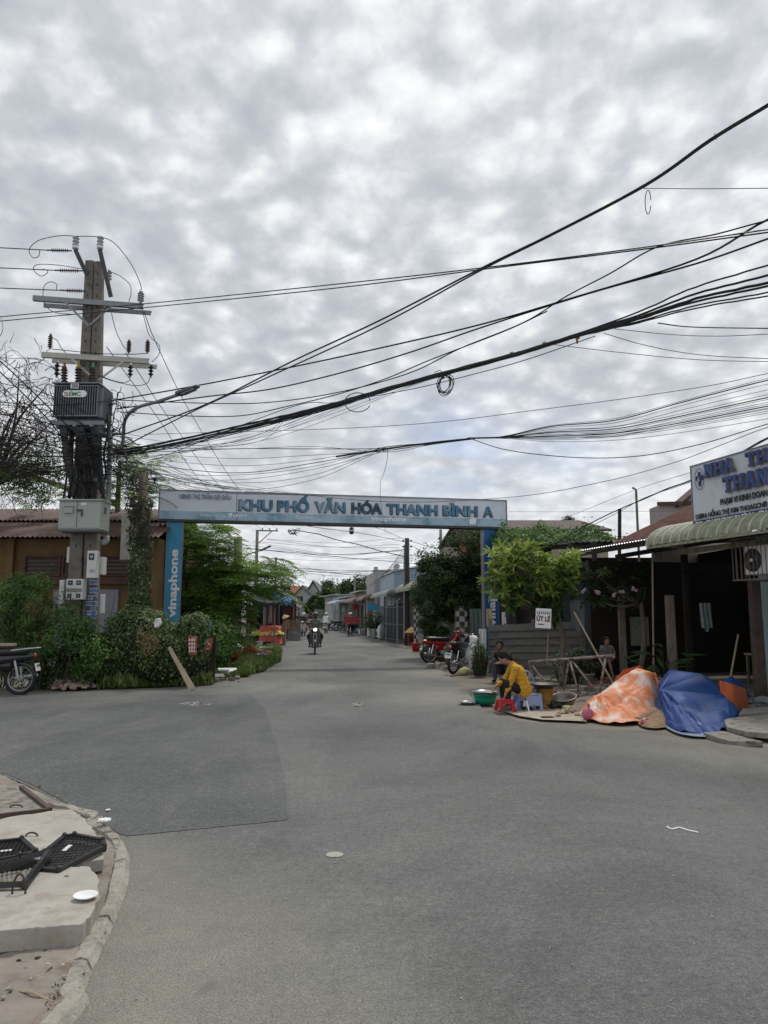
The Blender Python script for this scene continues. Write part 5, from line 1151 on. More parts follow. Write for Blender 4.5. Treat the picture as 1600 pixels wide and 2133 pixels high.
for k in range(8):x=at(934+k*2.2,1300,28).x;mb.bar((x,28,0),(x,28,at(940,1272,28).z),.035,.03)
z=at(940,1272,28).z;xa_=at(934,1300,28).x;xb_=at(950,1300,28).x
mb.bar((xa_,28,z),(xb_,28,z),.04,.04);mb.bar((xa_,28,.3),(xb_,28,.3),.04,.04);mb.build('railing',MA['steel_pale'],t)
a=at(871,1325,33.5);b=at(878,1278,33.5);t2_=wthing('vertical_sign','narrow white vertical board with dark blue letters beside the black wooden pole','sign',(a.x,33.5,0));mb=MB();mb.box(((a.x+b.x)/2+.05,33.5,b.z/2),(b.x-a.x+.1,.05,b.z));mb.build('board',MA['white_wall'],t2_)
put_text('lettering',"LU",.17,(a.x+.0,33.465,b.z-.55),X_,Z_,MA['sign_navy'],t2_,.003,width=.2,bold=.01);put_text('lettering',"TA",.17,(a.x,33.465,b.z-.85),X_,Z_,MA['sign_navy'],t2_,.003,width=.2,bold=.01)
# pale blue tin sided tall house
t=rhouse('tall house clad in pale blue tin behind the black wooden pole',46.5,54,4.1,5.2,MA['blue_tin'],MA['tin'],5.5,.1,xoff=.25)
mb=MB()
for k in range(16):z=2.6+k*.17;mb.box((XF(46.5)+.25+2.7,46.48,z),(5.3,.03,.012))
mb.build('cladding_joints',mat('joint_grey',(.14,.19,.22),.7),t)
a=at(827,1182,46);mb=MB();mb.lathe([(.001,0),(.12,.015),(.22,.06),(.23,.06),(.12,-.005),(.001,-.015)],a,16,(-.5,-.8,.4));mb.tube([a,a+Vector((.15,.3,-.5))],.02,5);mb.build('satellite_dish',MA['alu'],label='small round satellite dish on the corner of the blue tin house',cat='satellite dish',smooth=True)
# green awning house with black steel fence
t=rhouse('house with a pale green arched awning and maroon curtain',41,47,2.9,3.6,MA['grey_wall'],MA['tin'],6,.1,xoff=.35)
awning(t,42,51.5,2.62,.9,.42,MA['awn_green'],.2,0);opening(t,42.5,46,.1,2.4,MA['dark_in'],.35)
awn2=awning(t,36.5,41,2.72,.7,.45,MA['awn'],.35,10)
t=rhouse('narrow white house with a stepped parapet above the awnings',54.5,59.5,4.55,4.55,MA['white_wall'],None,6,xoff=-.1)
mb=MB();x=XF(54.5)-.15;mb.box((x+.15,57,4.75),(.3,4.6,.4));mb.box((x+1.1,54.6,4.62),(2.4,.2,.14));mb.build('parapet',MA['white_wall'],t);opening(t,55,58.5,.1,2.3,MA['red_cloth'],-.1,'maroon_curtain');awning(t,54.5,59,2.55,.9,.4,MA['awn_brown'],-.1,12)
t=rhouse('cream house with a brown ribbed awning beyond the white parapet',60,67,3.3,3.6,MA['cream'],MA['tin'],6,.5,xoff=-.15)
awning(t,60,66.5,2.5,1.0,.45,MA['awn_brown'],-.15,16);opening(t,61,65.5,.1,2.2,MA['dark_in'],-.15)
t=rhouse('grey house under a pale awning behind the bicycle with red crates',68,76,3.0,3.4,MA['grey_wall'],MA['tin'],6,.3,xoff=-.5)
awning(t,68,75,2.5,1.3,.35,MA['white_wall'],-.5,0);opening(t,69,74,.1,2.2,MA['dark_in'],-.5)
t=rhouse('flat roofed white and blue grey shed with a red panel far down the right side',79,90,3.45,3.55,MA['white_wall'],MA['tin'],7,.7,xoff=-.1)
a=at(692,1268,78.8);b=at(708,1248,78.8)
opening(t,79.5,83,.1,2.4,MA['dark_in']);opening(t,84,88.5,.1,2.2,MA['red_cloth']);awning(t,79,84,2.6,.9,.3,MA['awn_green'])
for(p0_,p1_,y0_,y1_,m,nm)in((693,707,1246,1268,'blue_tin','side_panel'),(707,719,1244,1268,'brick','red_panel')):
    a=at(p0_,y1_,78.9);b=at(p1_,y0_,78.9);mb=MB();mb.box(((a.x+b.x)/2,78.93,(a.z+b.z)/2),(b.x-a.x,.1,b.z-a.z));mb.build(nm,MA[m],t)
mb=MB()
for k in range(22):x=at(694+k*2.2,1280,78).x;mb.box((x,78,.85),(.05,.05,1.7))
a=at(693,1265,78);b=at(742,1265,78);mb.box(((a.x+b.x)/2,78,1.72),(b.x-a.x,.06,.06));mb.box(((a.x+b.x)/2,78,.4),(b.x-a.x,.06,.06));mb.build('gate',MA['steel'],t)
t=rhouse('low house with two stacked tin canopies at the far bend',96,108,3.2,3.6,MA['grey_wall'],MA['tin'],6,1.2,xoff=0)
# clutter along the right fronts
rg=random.Random(141)
for k,(Y,o_,hh)in enumerate(((43,.6,2.6),(46.5,.6,2.6),(50,.6,2.6),(54.6,1.0,2.5),(58.5,1.0,2.5),(61,1.1,2.5),(66,1.1,2.5),(70,1.4,2.4),(74,1.4,2.4))):
    MB().tube([(XF(Y)-o_+.3,Y,0),(XF(Y)-o_+.3,Y,hh)],.04,6).build('awning_post',MA['pole_dark']if k%2 else MA['steel'],label='one of the thin posts holding the awnings of the right row',cat='post',group='awning posts of the right row')
for k,(Y,z,m,lab)in enumerate(((52,2.0,'sign_blue','small blue shop board under the awnings of the right row'),(63,2.1,'crate_red2','small red shop board on the cream house of the right row'),(71,2.0,'sign_pale','small white shop board far down the right row'))):
    if m not in MA:MA[m]=mat(m,(.33,.05,.05),.6,.15,3)
    MB().box((XF(Y)-.45,Y,z),(.8,.06,.45)).build('shop_board',MA[m],label=lab,cat='sign')
for k in range(26):
    Y=rg.uniform(47,76);s_=rg.uniform(.25,.6);MB().box((XF(Y)-.15-rg.uniform(0,.5),Y,s_/2),(s_,s_*.8,s_),rg.uniform(0,1.5)).build('goods_box',MA[rg.choice(['wood','tarp_grey','white','brick','post_old','awn_green','sign_blue','dark_steel'])],label='one of the boxes and bundles standing before the shopfronts of the right row',cat='box',group='boxes before the right shopfronts',bevel=.04)
# black steel fence
t=wthing('steel_fence','tall black steel bar fence and gate on the right side of the street','fence',(XF(40)-.55,40,0));mb=MB();mp_=MB()
fpt=[at(793,1300,43.5),at(805,1300,42.3),at(828,1300,39.6),at(846,1300,38.6)]
for a,b in zip(fpt[:-1],fpt[1:]):
    n=max(4,int((b-a).length/.16))
    for k in range(n+1):q=a.lerp(b,k/n);mb.bar((q.x,q.y,.05),(q.x,q.y,2.0),.03,.03)
    for z in(.2,1.0,1.9):mb.bar((a.x,a.y,z),(b.x,b.y,z),.04,.05)
mb.build('bars',MA['dark_steel'],t)
for q in(fpt[1],fpt[2]):mp_.tube([(q.x,q.y,0),(q.x,q.y,2.25),(q.x+.15,q.y,2.32)],.045,6)
mp_.build('gate_posts',MA['steel'],t)
mb=MB();xa_,xb_=fpt[1],fpt[2]
for k in range(6):z=2.2+k*.13;mb.bar((xa_.x+.1,xa_.y+2.5,z),(xb_.x+.5,xb_.y+2.5,z),.03,.05)
mb.build('upper_slats',MA['steel'],t)
# bushy tree between the gate post and the black pole
rgp=np.random.RandomState(101);t=wthing('street_tree','bushy dark green tree leaning over the street left of the right blue post','tree',(at(945,1330,28.5).x,28.5,0));Ps=[];Ns=[];Ts=[];Ks=[]
for(x,y,rx,ry,n,d)in((930,1195,62,42,6500,60),(960,1245,60,36,6000,50),(900,1235,42,34,3600,36),(985,1170,34,45,3600,34),(905,1160,36,30,700,22),(955,1130,45,26,900,26),(995,1120,25,30,900,16),(985,1270,40,16,2000,20)):
    s=27/F;P,nr,ti,K=crown_pts(rgp,at(x,y,27+rgp.uniform(-.3,.5)),(rx*s,.9,ry*s),n,d,.13,.3);Ps.append(P);Ns.append(nr);Ts.append(ti);Ks.append(K)
P=np.concatenate(Ps);leaves_mesh('crown',P,np.concatenate(Ns),.12*rgp.uniform(.6,1.4,len(P)),.052,np.concatenate(Ts)*.9,MA['leaf_dark']if False else leafmat('leaf_street',(.022,.045,.016),(.045,.085,.025),(.12,.17,.05)),t,102)
K=np.concatenate(Ks);mb=MB();f=Vector(t.location);mb.tube(catmull([f,f+Vector((.1,0,1.4)),at(950,1230,28)],5),[.15,.09],8);limbs(mb,at(950,1230,28),K[::7],random.Random(103),.1,22,None);mb.build('trunk',MA['bark'],t,smooth=True)
P,nr,ti,K=crown_pts(rgp,at(908,1295,27.5),(.62,.6,.75),5200,50,.12,.3);leaves_mesh('shrub',P,nr,.10,.042,ti,MA['leaf_dark'],None,104,label='dark shrub under the bushy tree behind the red motorbike',cat='shrub')
P,nr,ti,K=crown_pts(rgp,at(944,1262,29),(.5,.5,.4),1500,20,.12,.3);leaves_mesh('shrub',P,nr,.10,.042,ti,MA['leaf_mid'],None,105,label='lighter shrub over the pale railing left of the checkered pillar',cat='shrub')

# ================================================================ far end
def fartree(label,px,py,Y,rx,ry,n,seed,m='leaf_dark',name='far_tree',ls=.5):
    s=Y/F;return tree(name,label,(at(px,1290,Y).x,Y,0),2.5,tuple(at(px,py,Y)),(rx*s,rx*s*.7,ry*s),n,60,rx*s*.14,ls,MA[m],seed,tr=.2)
fartree('dark round tree in front of the far white house',672,1262,93,32,30,6000,111)
fartree('broad dark tree closing the far end of the street, left part',700,1238,128,45,26,4500,112)
fartree('tallest dark tree of the far end, behind the white parapet house',752,1232,120,46,30,5000,113)
fartree('dark tree at the far left behind the blue tarpaulin stall',590,1250,92,26,32,3000,114)
fartree('greyish loose tree above the clothes stall',548,1238,44,32,24,2800,115,'leaf_ivy',ls=.18)
fartree('tree mass beyond the yellow house between gate post and feathery tree',400,1210,60,40,40,4000,116,ls=.3)
fartree('low dark tree at the vanishing point of the street',645,1280,150,30,12,2000,117)
fartree('dark tree behind the houses on the right of the far end',800,1240,135,36,20,2600,118)
t=wthing('far_house','far white two storey house with pointed grey gables','house',(at(640,1270,98).x,99,0))
def fx(px):return at(px,1250,98).x
def fz(py):return at(640,py,98).z
mb=MB();mb.prism([(fx(616),98),(fx(668),98),(fx(668),105),(fx(616),105)],0,fz(1240));mb.slab([(fx(614),98,fz(1240)),(fx(646),98,fz(1240)),(fx(630),98,fz(1224))],(0,7,0));mb.slab([(fx(634),99,fz(1240)),(fx(668),99,fz(1240)),(fx(650),99,fz(1214))],(0,6,0));mb.build('wall',MA['white_wall'],t)
mb=MB()
for a,b,c_,y in(((613,1241),(630,1222),(647,1241),97.7),((633,1240),(650,1211),(669,1240),98.7)):
    for p,q in((a,b),(b,c_)):mb.slab([(fx(p[0]),y,fz(p[1])),(fx(q[0]),y,fz(q[1])),(fx(q[0]),y+7.4,fz(q[1])),(fx(p[0]),y+7.4,fz(p[1]))],(0,0,.22))
mb.build('roof',mat('grey_roof',(.12,.115,.115),.8,.2,1),t)
for px,py in((621,1248),(628,1248)):mb=MB();mb.box((fx(px),97.95,fz(py)),(.28,.1,.75));w_=mb.build('window',MA['dark_in'],t)
mb=MB();mb.box((fx(624.5),97.9,fz(1255)),(1.5,.2,.15));mb.build('balcony',MA['white_wall'],t)
t=wthing('red_roof_house','far house with bright red tiled roof left of the white gabled house','house',(at(610,1270,112).x,113,0))
a0,a1=at(592,1243,112),at(630,1243,112);zt_=at(600,1222,112).z;mb=MB();mb.prism([(a0.x,112),(a1.x,112),(a1.x,118),(a0.x,118)],0,a0.z);mb.build('wall',MA['cream'],t)
mb=MB();mb.slab([(a0.x-.4,111.6,a0.z),(a1.x+.4,111.6,a0.z),(a1.x-.6,115,zt_),(a0.x,115,zt_)],(0,0,.2));mb.build('roof',mat('bright_red_tile',(.28,.055,.045),.8,.15,1),t)
# a row of utility poles further on
def simple_pole(label,px,ytop,Y,w,m,yb=None,extra=None,name='utility_pole'):
    top=at(px,ytop,Y);t=wthing(name,label,'utility pole',(top.x,Y,0));mb=MB();mb.tube([(top.x,Y,-.1),top],[w*.55,w*.42],8);mb.build('shaft',m,t,smooth=True)
    if extra:extra(t,top)
    return t
def ex_b(t,top):
    a=at(533,1105,60);b=at(579,1106,60);mb=MB();mb.bar(a,b,.1,.1);mb.build('crossarm',MA['pole'],t);mb=MB();mb.bar(at(537,1133,60),at(566,1107,60),.06,.06);mb.build('brace',MA['pole'],t)
    for px in(547,562,577):mb=MB();q=at(px,1105,60);rib_ins(mb,q,q+Vector((0,0,.22)),.06,3);mb.build('insulator',MA['ceramic_brown'],t)
def ex_lamp(t,top):
    mb=MB();mb.tube(catmull([at(503,1185,52),at(512,1158,52),at(545,1146,51.5)],5),.045,6);mb.build('lamp_arm',MA['pole'],t);mb=MB();mb.bar(at(543,1147,51.5),at(564,1137,51),.22,.09);mb.build('lamp_head',MA['strut'],t,bevel=.03)
simple_pole('old mossy concrete pole with cable knots above the feathery tree',499,1118,41,.34,MA['pole'])
simple_pole('second thinner pole close behind the mossy concrete pole',491,1122,41.6,.22,MA['pole_dark'])
simple_pole('pale pole with a crossarm and three insulators seen under the gate',536,1104,60,.28,MA['pole'],extra=ex_b)
simple_pole('pole with a curved lamp left of the crossarm pole',503,1175,52,.16,MA['pole'],extra=ex_lamp,name='street_lamp')
simple_pole('small distant pole with short arms under the left part of the gate',575,1161,95,.3,MA['pole_dark'],extra=lambda t,top:MB().bar(top+Vector((-1,0,-.2)),top+Vector((.9,0,-.2)),.1,.1).build('crossarm',MA['pole_dark'],t))
def ex_r(t,top):
    mb=MB();mb.tube([(top.x-.16,38.4,.3),(top.x-.14,38.4,3.9),(top.x-.12,38.4,top.z-.35)],.055,6);mb.build('conduit',MA['steel'],t)
    for dz in(.15,.45):
        for s in(-1,1):mb=MB();mb.box((top.x+s*.2,38.4,top.z-dz),(.12,.06,.07));mb.build('clamp',MA['dark_steel'],t)
simple_pole('black wooden pole with a silver conduit on the right side of the street',848,1121,38.5,.27,MA['pole_dark'],extra=ex_r)
simple_pole('plain grey pole rising from the bushy tree right of the street',918,1103,44,.2,MA['pole'])
simple_pole('thin pale pole beside the awnings far down the right side',739,1200,72,.2,MA['pole'])
# ================================================================ cables
def cable(label,pts,r,m='cable',group=None,n=5,seg=7,name='power_cable',jit=0.0,seed=0):
    P=[at(*p)for p in pts]
    if pts[0][0]<-150:P.insert(0,P[0]+(P[0]-P[1]).normalized()*6)
    if pts[0][0]>1700:P.insert(0,P[0]+(P[0]-P[1]).normalized()*6)
    if pts[-1][0]>1700:P.append(P[-1]+(P[-1]-P[-2]).normalized()*6)
    C=catmull(P,seg);rg=random.Random(seed)
    if jit:C=[c+Vector((0,rg.uniform(-jit,jit),rg.uniform(-jit,jit)))for c in C]
    mb=MB();mb.tube(C,r,n);return mb.build(name,MA[m],smooth=True,label=label,cat='cable',group=group)
GX='overhead cables crossing the street'
Q=[ # label, points (px, py, distance), radius
 ('upper of two parallel thin lines running from the upper crossarm to the right edge',[(-200,684,17),(0,660,17.5),(300,633,17.6),(700,592,14.5),(1030,555,12.5),(1350,514,11),(1600,478,10),(1760,455,9.5)],.012),
 ('lower of two parallel thin lines running from the upper crossarm to the right edge',[(-200,690,17),(0,669,17.5),(300,641,17.6),(700,600,14.5),(1030,558,12.5),(1350,518,11),(1600,484,10),(1760,462,9.5)],.012),
 ('thick topmost cable climbing to the upper right corner',[(258,905,17.6),(430,842,16.5),(610,752,15),(790,668,13.5),(1000,560,12),(1150,487,11),(1345,384,9.8),(1480,290,9),(1600,217,8.3),(1740,130,7.7)],.017),
 ('second cable climbing just under the topmost one',[(258,930,17.6),(400,858,16.6),(560,785,15.4),(790,678,13.6),(1000,564,12.1),(1150,489.5,11.1),(1345,387,9.9),(1480,294,9.1),(1600,221,8.4),(1740,135,7.8)],.015),
 ('thin line leaving the topmost cable level to the right edge',[(1338,392,9.9),(1450,393,9.6),(1600,392,9.2),(1750,391,9)],.006),
 ('cable crossing over the two parallel lines and dropping to the lamp',[(1760,425,9.6),(1600,459,10),(1490,488,10.5),(1370,514,11),(1270,570,11.6),(1180,617,12.2),(1090,672,13),(960,725,14),(850,778,15),(700,818,16),(560,838,17),(440,840,17.6),(240,833,17.8)],.012),
 ('thick upper cable of the middle pair reaching the transformer',[(1760,400,9.6),(1600,457,10),(1450,540,11),(1200,618,12.3),(1000,676,13.6),(800,723,15),(600,766,16.3),(400,805,17.3),(235,834,17.8)],.017),
 ('thick lower cable of the middle pair',[(1760,440,9.6),(1600,497,10),(1450,549,11),(1230,610,12.2),(1000,683,13.6),(850,735,14.8),(700,779,15.8),(560,811,16.7),(430,826,17.3),(240,852,17.8)],.016),
 ('cable between the middle pair and the big bundle',[(1140,648,12.6),(1050,690,13.2),(900,748,14.4),(800,790,15.1),(700,822,16),(600,846,16.6),(500,866,17),(380,866,17.5),(250,858,17.8)],.012),
 ('long diagonal line from the cream crossarm, leftmost of three running down behind the gate',[(222,722,18.3),(330,872,24),(437,1022,36),(547,1104,60)],.011),
 ('long diagonal line, middle of three running down behind the gate',[(262,735,18.3),(362,885,25),(467,1022,36),(562,1104,60)],.011),
 ('long diagonal line, rightmost of three running down behind the gate',[(300,650,18),(330,725,20),(400,865,25.5),(500,1022,36),(577,1104,60)],.011),
 ('highest line entering from the left edge to the top strain insulator',[(-200,506,17),(0,516,17.5),(97,521,17.8)],.013),
 ('second line entering from the left edge to the middle strain insulator',[(-200,551,17),(0,558,17.5),(112,563,17.8)],.013),
 ('third line entering from the left edge to the lowest strain insulator',[(-200,592,17),(0,600,17.5),(130,605,17.8)],.013),
 ('looping jumper from the highest line over both white insulators to the right arm',[(83,521,17.8),(80,534,17.7),(68,536,17.7),(61,520,17.7),(80,501,17.7),(124,491,17.7),(160,492,17.6),(210,494,17.6),(240,508,17.6),(272,548,17.7),(292,590,17.8),(295,612,17.8)],.010),
 ('looping jumper curling round the second line left of the poles',[(170,560,17.8),(120,552,17.7),(78,551,17.7),(70,562,17.7),(86,575,17.7),(100,566,17.7),(90,560,17.8)],.009),
 ('looping jumper curling round the third line and down behind the upper crossarm',[(130,603,17.8),(118,604,17.7),(118,592,17.7),(105,587,17.7),(92,596,17.7),(90,618,17.6),(98,640,17.6),(120,652,17.6),(160,655,17.8)],.009),
 ('curved jumper from the small right insulator down to the upper crossarm',[(228,565,18.1),(250,575,17.9),(270,592,17.8),(273,612,17.8),(268,628,17.8)],.009),
 ('jumper hanging from the right end of the upper crossarm to a fuse',[(296,645,17.7),(303,672,17.7),(312,700,17.7),(332,720,17.6),(330,740,17.6),(317,754,17.7)],.009),
 ('jumper from the upper crossarm down to the middle fuse',[(232,652,17.8),(242,690,17.7),(258,722,17.7),(266,728,17.7)],.009),
 ('wire from the rightmost surge arrester sagging back to the green topped bushing',[(314,784,17.7),(305,799,17.6),(280,803,17.5),(240,795,17.5),(205,782,17.5),(195,768,17.6)],.009),
 ('wire from the middle surge arrester to the yellow topped bushing',[(271,792,17.7),(255,797,17.6),(215,785,17.5),(185,763,17.5),(165,765,17.6)],.009),
 ('short wire from the left fuse over the cream crossarm',[(105,702,17.6),(118,708,17.6),(128,725,17.6),(137,735,17.7)],.009),
 ('reddish busbar wire lying over the cream crossarm',[(108,727,17.6),(200,736,17.6),(268,738,17.6),(307,736,17.6)],.010),
 ('single thin line sinking from the middle left to the right under the coil',[(330,955,17.5),(600,850,15.5),(700,838,15),(860,810,14),(1000,776,13),(1100,748,12.2),(1240,700,11.4)],.008),
 ('thick cable pair bending right, level, under the big bundle',[(1370,673,11),(1440,681,10.8),(1600,684,10.3),(1760,686,10)],.010),
 ('thin line under the big bundle reaching the right edge level',[(1280,685,11.4),(1400,697,11),(1500,700,10.6),(1600,696,10.2),(1750,690,10)],.006),
 ('thin line peeling off the bundle and sinking to the right edge',[(1258,694,11.5),(1340,718,11.2),(1450,738,10.8),(1600,747,10.2),(1750,748,10)],.006),
 ('thin line leaving the taped bundle, lowest of the three sinking right',[(1155,718,12),(1300,735,11.5),(1450,749,10.9),(1600,753,10.2),(1750,752,10)],.006),
 ('long faint line above the lower fan',[(300,905,17.6),(800,888,15),(1150,850,13),(1450,808,11.5),(1600,778,11),(1750,752,10.5)],.006),
 ('low hanging line sagging under the fan and rising to the right edge',[(975,912,14),(1060,938,13.6),(1200,953,13),(1330,950,12.4),(1460,925,11.8),(1600,883,11),(1750,840,10.5)],.008),
 ('faint line rising from behind the gate end to the right edge',[(240,990,17.7),(500,1016,17.6),(800,1045,17),(1060,1036,15.6),(1250,1005,14),(1400,965,12.6),(1520,920,11.6),(1600,890,11),(1750,850,10.5)],.006),
 ('thick twisted cable from the shed stake up behind the signboard',[(1190,1112,20.5),(1230,1090,20.2),(1290,1061,20),(1345,1038,18.5),(1390,1018,17),(1440,1000,15.5),(1500,968,14.2),(1575,925,13),(1600,912,12.8),(1750,840,12)],.016),
 ('second strand beside the thick cable behind the signboard',[(1190,1118,20.5),(1290,1066,20),(1345,1036,18.4),(1440,1003,15.4),(1500,970,14.1),(1600,914,12.7),(1750,842,12)],.008),
 ('thin line from the mast to the signboard top edge',[(1180,1078,24),(1325,1020,21),(1440,984,16)],.006),
 ('thin level line behind the mast',[(1060,1066,27),(1200,1066,26),(1440,1064,24)],.006),
 ('thin line dropping over the gate lettering from above',[(808,933,15.5),(806,960,17),(800,985,19),(792,1010,21),(795,1060,22.8),(803,1105,22.9)],.006),
]
for k,(lab,pts,r)in enumerate(Q):cable(lab,pts,r,group=GX if k<9 else None,seed=k)
# the big bundle: strands that run together and fan out at the right edge
for k,(ye,dy,r,tail)in enumerate(((553,-3,.014,'topmost strand of the big bundle where it fans out at the right edge'),(573,-2,.018,'second strand of the big bundle at the right edge'),(588,0,.022,'thickest strand in the middle of the big bundle'),(596,1.5,.018,'strand under the thickest one of the big bundle'),(608,3,.013,'second lowest strand of the big bundle at the right edge'),(616,4.5,.012,'lowest strand of the big bundle at the right edge'))):
    cable(tail,[(1760,ye-45,9.4),(1600,ye,10),(1450,622+(ye-588)*.7,10.8),(1330,662+(ye-588)*.35,11.4),(1205,697+dy,12),(1080,736+dy,12.8),(930,776+dy,13.9),(800,812+dy*1.1,14.9),(700,842+dy*1.4,15.6),(600,868+dy*1.6,16.2),(500,892+dy*2,16.8),(400,915+dy*2.2,17.3),(300,935+dy*2,17.6),(235,944+dy*2,17.8)],r,group='strands of the big cable bundle',jit=.006,seed=k)
for k,(x,y)in enumerate(((1202,702),(1134,717),(1066,738))):
    mb=MB();Y=12.2+k*.45;p=at(x,y,Y);mb.tube([p+Vector((-.02,0,-.006)),p+Vector((.03,0,.01))],.045,8,cap=True)
    if k==0:mb.box(p+Vector((-.0,0,-.06)),(.035,.01,.11))
    mb.build('cable_tie',mat('yellow_tape',(.28,.22,.07),.7,.2),label=['yellow tape with a hanging end round the big bundle','yellow tape in the middle of the big bundle','pale knotted tape round the big bundle, leftmost'][k],cat='cable tie')
# hanging coil of spare cable
rg=random.Random(7);t=wthing('cable_coil','tangled coil of spare cable hanging under the big bundle','cable coil',at(930,820,13.9))
mb=MB()
for k in range(6):
    c_=at(930+rg.uniform(-6,6),801+rg.uniform(-4,4),13.9);a0=rg.uniform(-.35,.1);rx,ry=rg.uniform(.10,.17),rg.uniform(.17,.22);pts=[]
    for a in np.linspace(0,6.28,22)[:-1]:x,z=math.cos(a)*rx,math.sin(a)*ry;pts.append(c_+Vector((x*math.cos(a0)-z*math.sin(a0),rg.uniform(-.02,.02),x*math.sin(a0)+z*math.cos(a0))))
    mb.tube(pts,.008,5,closed=True)
mb.tube(catmull([at(905,776,13.9),at(918,772,13.9),at(925,790,13.9)],4),.008,5);mb.build('loops',MA['cable'],t)
def loopw(label,cx,cy,rx,ry,Y,r):
    mb=MB();mb.tube([at(cx+math.cos(a)*rx,cy+math.sin(a)*ry,Y)for a in np.linspace(.3,6.1,22)],r,5);mb.build('wire_loop',MA['cable'],label=label,cat='wire loop')
loopw('narrow wire loop hanging from the topmost cable',1350,421,6,25,9.9,.006);loopw('wide cable loop hanging under the big bundle left of the coil',745,838,27,20,15.2,.010)
mb=MB();mb.tube(catmull([at(1480,296,9.0),at(1486,286,9.0),at(1492,290,8.95),at(1489,278,9.0)],4),.006,4);mb.build('wire_end',MA['cable'],label='frayed wire end sticking up from the topmost cable',cat='wire end')
# lower fan of thin wires
rg=random.Random(12)
for k in range(15):
    ye=(788,792,800,812,822,828,832,838,842,846,850,852,856,860,872)[k];thick=k in(1,5,9)
    ys=912+(k%3)*.8;cable('one of the thin wires fanning out low across the sky to the right edge' if not thick else['','upper thick wire of the low fan','','','','middle thick wire of the low fan','','','','lower thick wire of the low fan'][k],
        [(985-k,ys,14.4),(1050,ys-2+(k-7)*.25,14),(1150,903+(k-7)*1.2+(ye-830)*.2,13.4),(1280,893+(ye-830)*.5+(k%4)*1.5,12.7),(1420,868+(ye-830)*.78,12),(1600,ye,11),(1760,ye-30,10.4)],.010 if thick else.0045,'cable' if thick else 'wire_grey',group='thin wires of the low fan')
for k in range(9):
    dy=k*2.2-8;cable('one of the thin wires spreading left from the low fan to the twin poles',[(990,912+k*.3,14.4),(900,922+k*.5,15),(800,936+dy*.6,15.8),(650,(958,972,935,990,965,1000,948,978,930)[k],16.6),(480,(970,990,935,1005,985,1018,955,1000,935)[k],17.2),(250,(950,985,945,975,960,965,940,990,930)[k],17.7)],.0055 if k not in(2,4)else.009,'wire_grey' if k not in(2,4)else 'cable',group='thin wires spreading left of the low fan')
for k in range(3):cable('one of the tight dark strands where the low fan gathers',[(1000,911+k*.6,14.3),(900,921+k*.7,15),(808,934+k*.8,15.8),(700,950+k,16.3)],.010,group='gathered strands of the low fan')
# tangle of thin wires around the poles, entering from the left edge
rg=random.Random(15)
L_=[((0,745),(120,835),(235,935)),((0,752),(140,880),(260,1000)),((0,775),(110,880),(215,1030)),((0,850),(100,890),(235,950)),((0,838),(110,838),(235,835)),((0,905),(110,905),(235,912)),((0,935),(110,938),(235,935)),((0,944),(110,945),(238,946)),((0,965),(110,950),(238,930)),((0,890),(120,925),(300,1010)),((0,800),(120,905),(320,1030)),((0,860),(130,905),(280,990)),((0,925),(100,915),(230,905)),((0,980),(100,970),(240,955)),((0,875),(120,900),(240,940)),((0,912),(140,940),(335,1018)),((0,815),(110,890),(240,975)),((0,955),(140,985),(330,1026))]
for _ in range(20):
    y_=rg.uniform(740,985);L_.append(((0,y_),(110,y_+rg.uniform(5,60)*(1 if y_<900 else.3)),(rg.uniform(200,260),y_*.35+610+rg.uniform(-20,60))))
for k,(a,b,c_)in enumerate(L_):
    th=k in(2,7,1);dx=-220;sl_=(b[1]-a[1])/(b[0]-a[0])
    cable('one of the dark wires coming in from the left edge to the twin poles' if not th else('steep thick cable coming in from the left edge' if k==2 else 'flat thick cable coming in from the left edge' if k==7 else 'second steep cable from the left edge passing the cabinet'),
          [(dx,a[1]+dx*sl_*.9-8,15.5),(a[0],a[1],16.6),(b[0],b[1]+6,17.1),(c_[0],c_[1],17.35)],.016 if th else rg.choice((.007,.009,.011)),group='wires from the left edge')
for k in range(26):
    x0,y0=rg.uniform(225,262),rg.uniform(900,1010);x1=rg.uniform(330,700);y1=1022+(x1-330)*.032;cable('one of the faint sagging wires between the twin poles and the gate beam',[(x0,y0,17.5),((x0+x1)/2,(y0+y1)/2+rg.uniform(4,26),19),(x1,y1,21.5+(x1-330)/300)],.0045,'wire_grey',group='faint wires behind the gate beam top')
for k in range(8):
    x1=rg.uniform(240,260);e_=((700,843,15.6),(800,813,14.9),(930,777,13.9),(600,869,16.2))[k%4];cable('one of the faint straight wires crossing towards the upper middle',[(x1,rg.uniform(895,985),17.6),(520,rg.uniform(900,925),16.4),e_],.0045,'wire_grey',group='faint crossing wires in the middle')
rgw=random.Random(18);mb=MB()
for k in range(46):
    x,y=rgw.uniform(228,262),rgw.uniform(832,975);pts=[];a0=rgw.uniform(0,6.28)
    for j in range(6):pts.append(at(x,y,17.7+rgw.uniform(-.15,.15)));a0+=rgw.uniform(-1.2,1.2);x+=math.cos(a0)*8;y+=math.sin(a0)*9
    mb.tube(catmull(pts,2),rgw.uniform(.006,.012),4,cap=False)
t=wthing('wire_tangle','dense tangle of black wires right of the transformer','wire tangle',at(245,900,17.7));mb.build('wires',MA['cable'],t)
mb=MB()
for k in range(60):
    x,y=rgw.uniform(125,235),rgw.uniform(880,1010);pts=[];a0=rgw.uniform(-.5,.8)
    for j in range(5):pts.append(at(x,y,17.2+rgw.uniform(-.1,.1)));a0+=rgw.uniform(-.4,.4);x+=math.cos(a0)*16;y+=math.sin(a0)*12
    mb.tube(catmull(pts,2),rgw.uniform(.004,.010),4,cap=False)
t=wthing('wire_tangle','criss crossing black wires in front of the slanting struts','wire tangle',at(185,1000,17.2));mb.build('wires',MA['cable'],t)
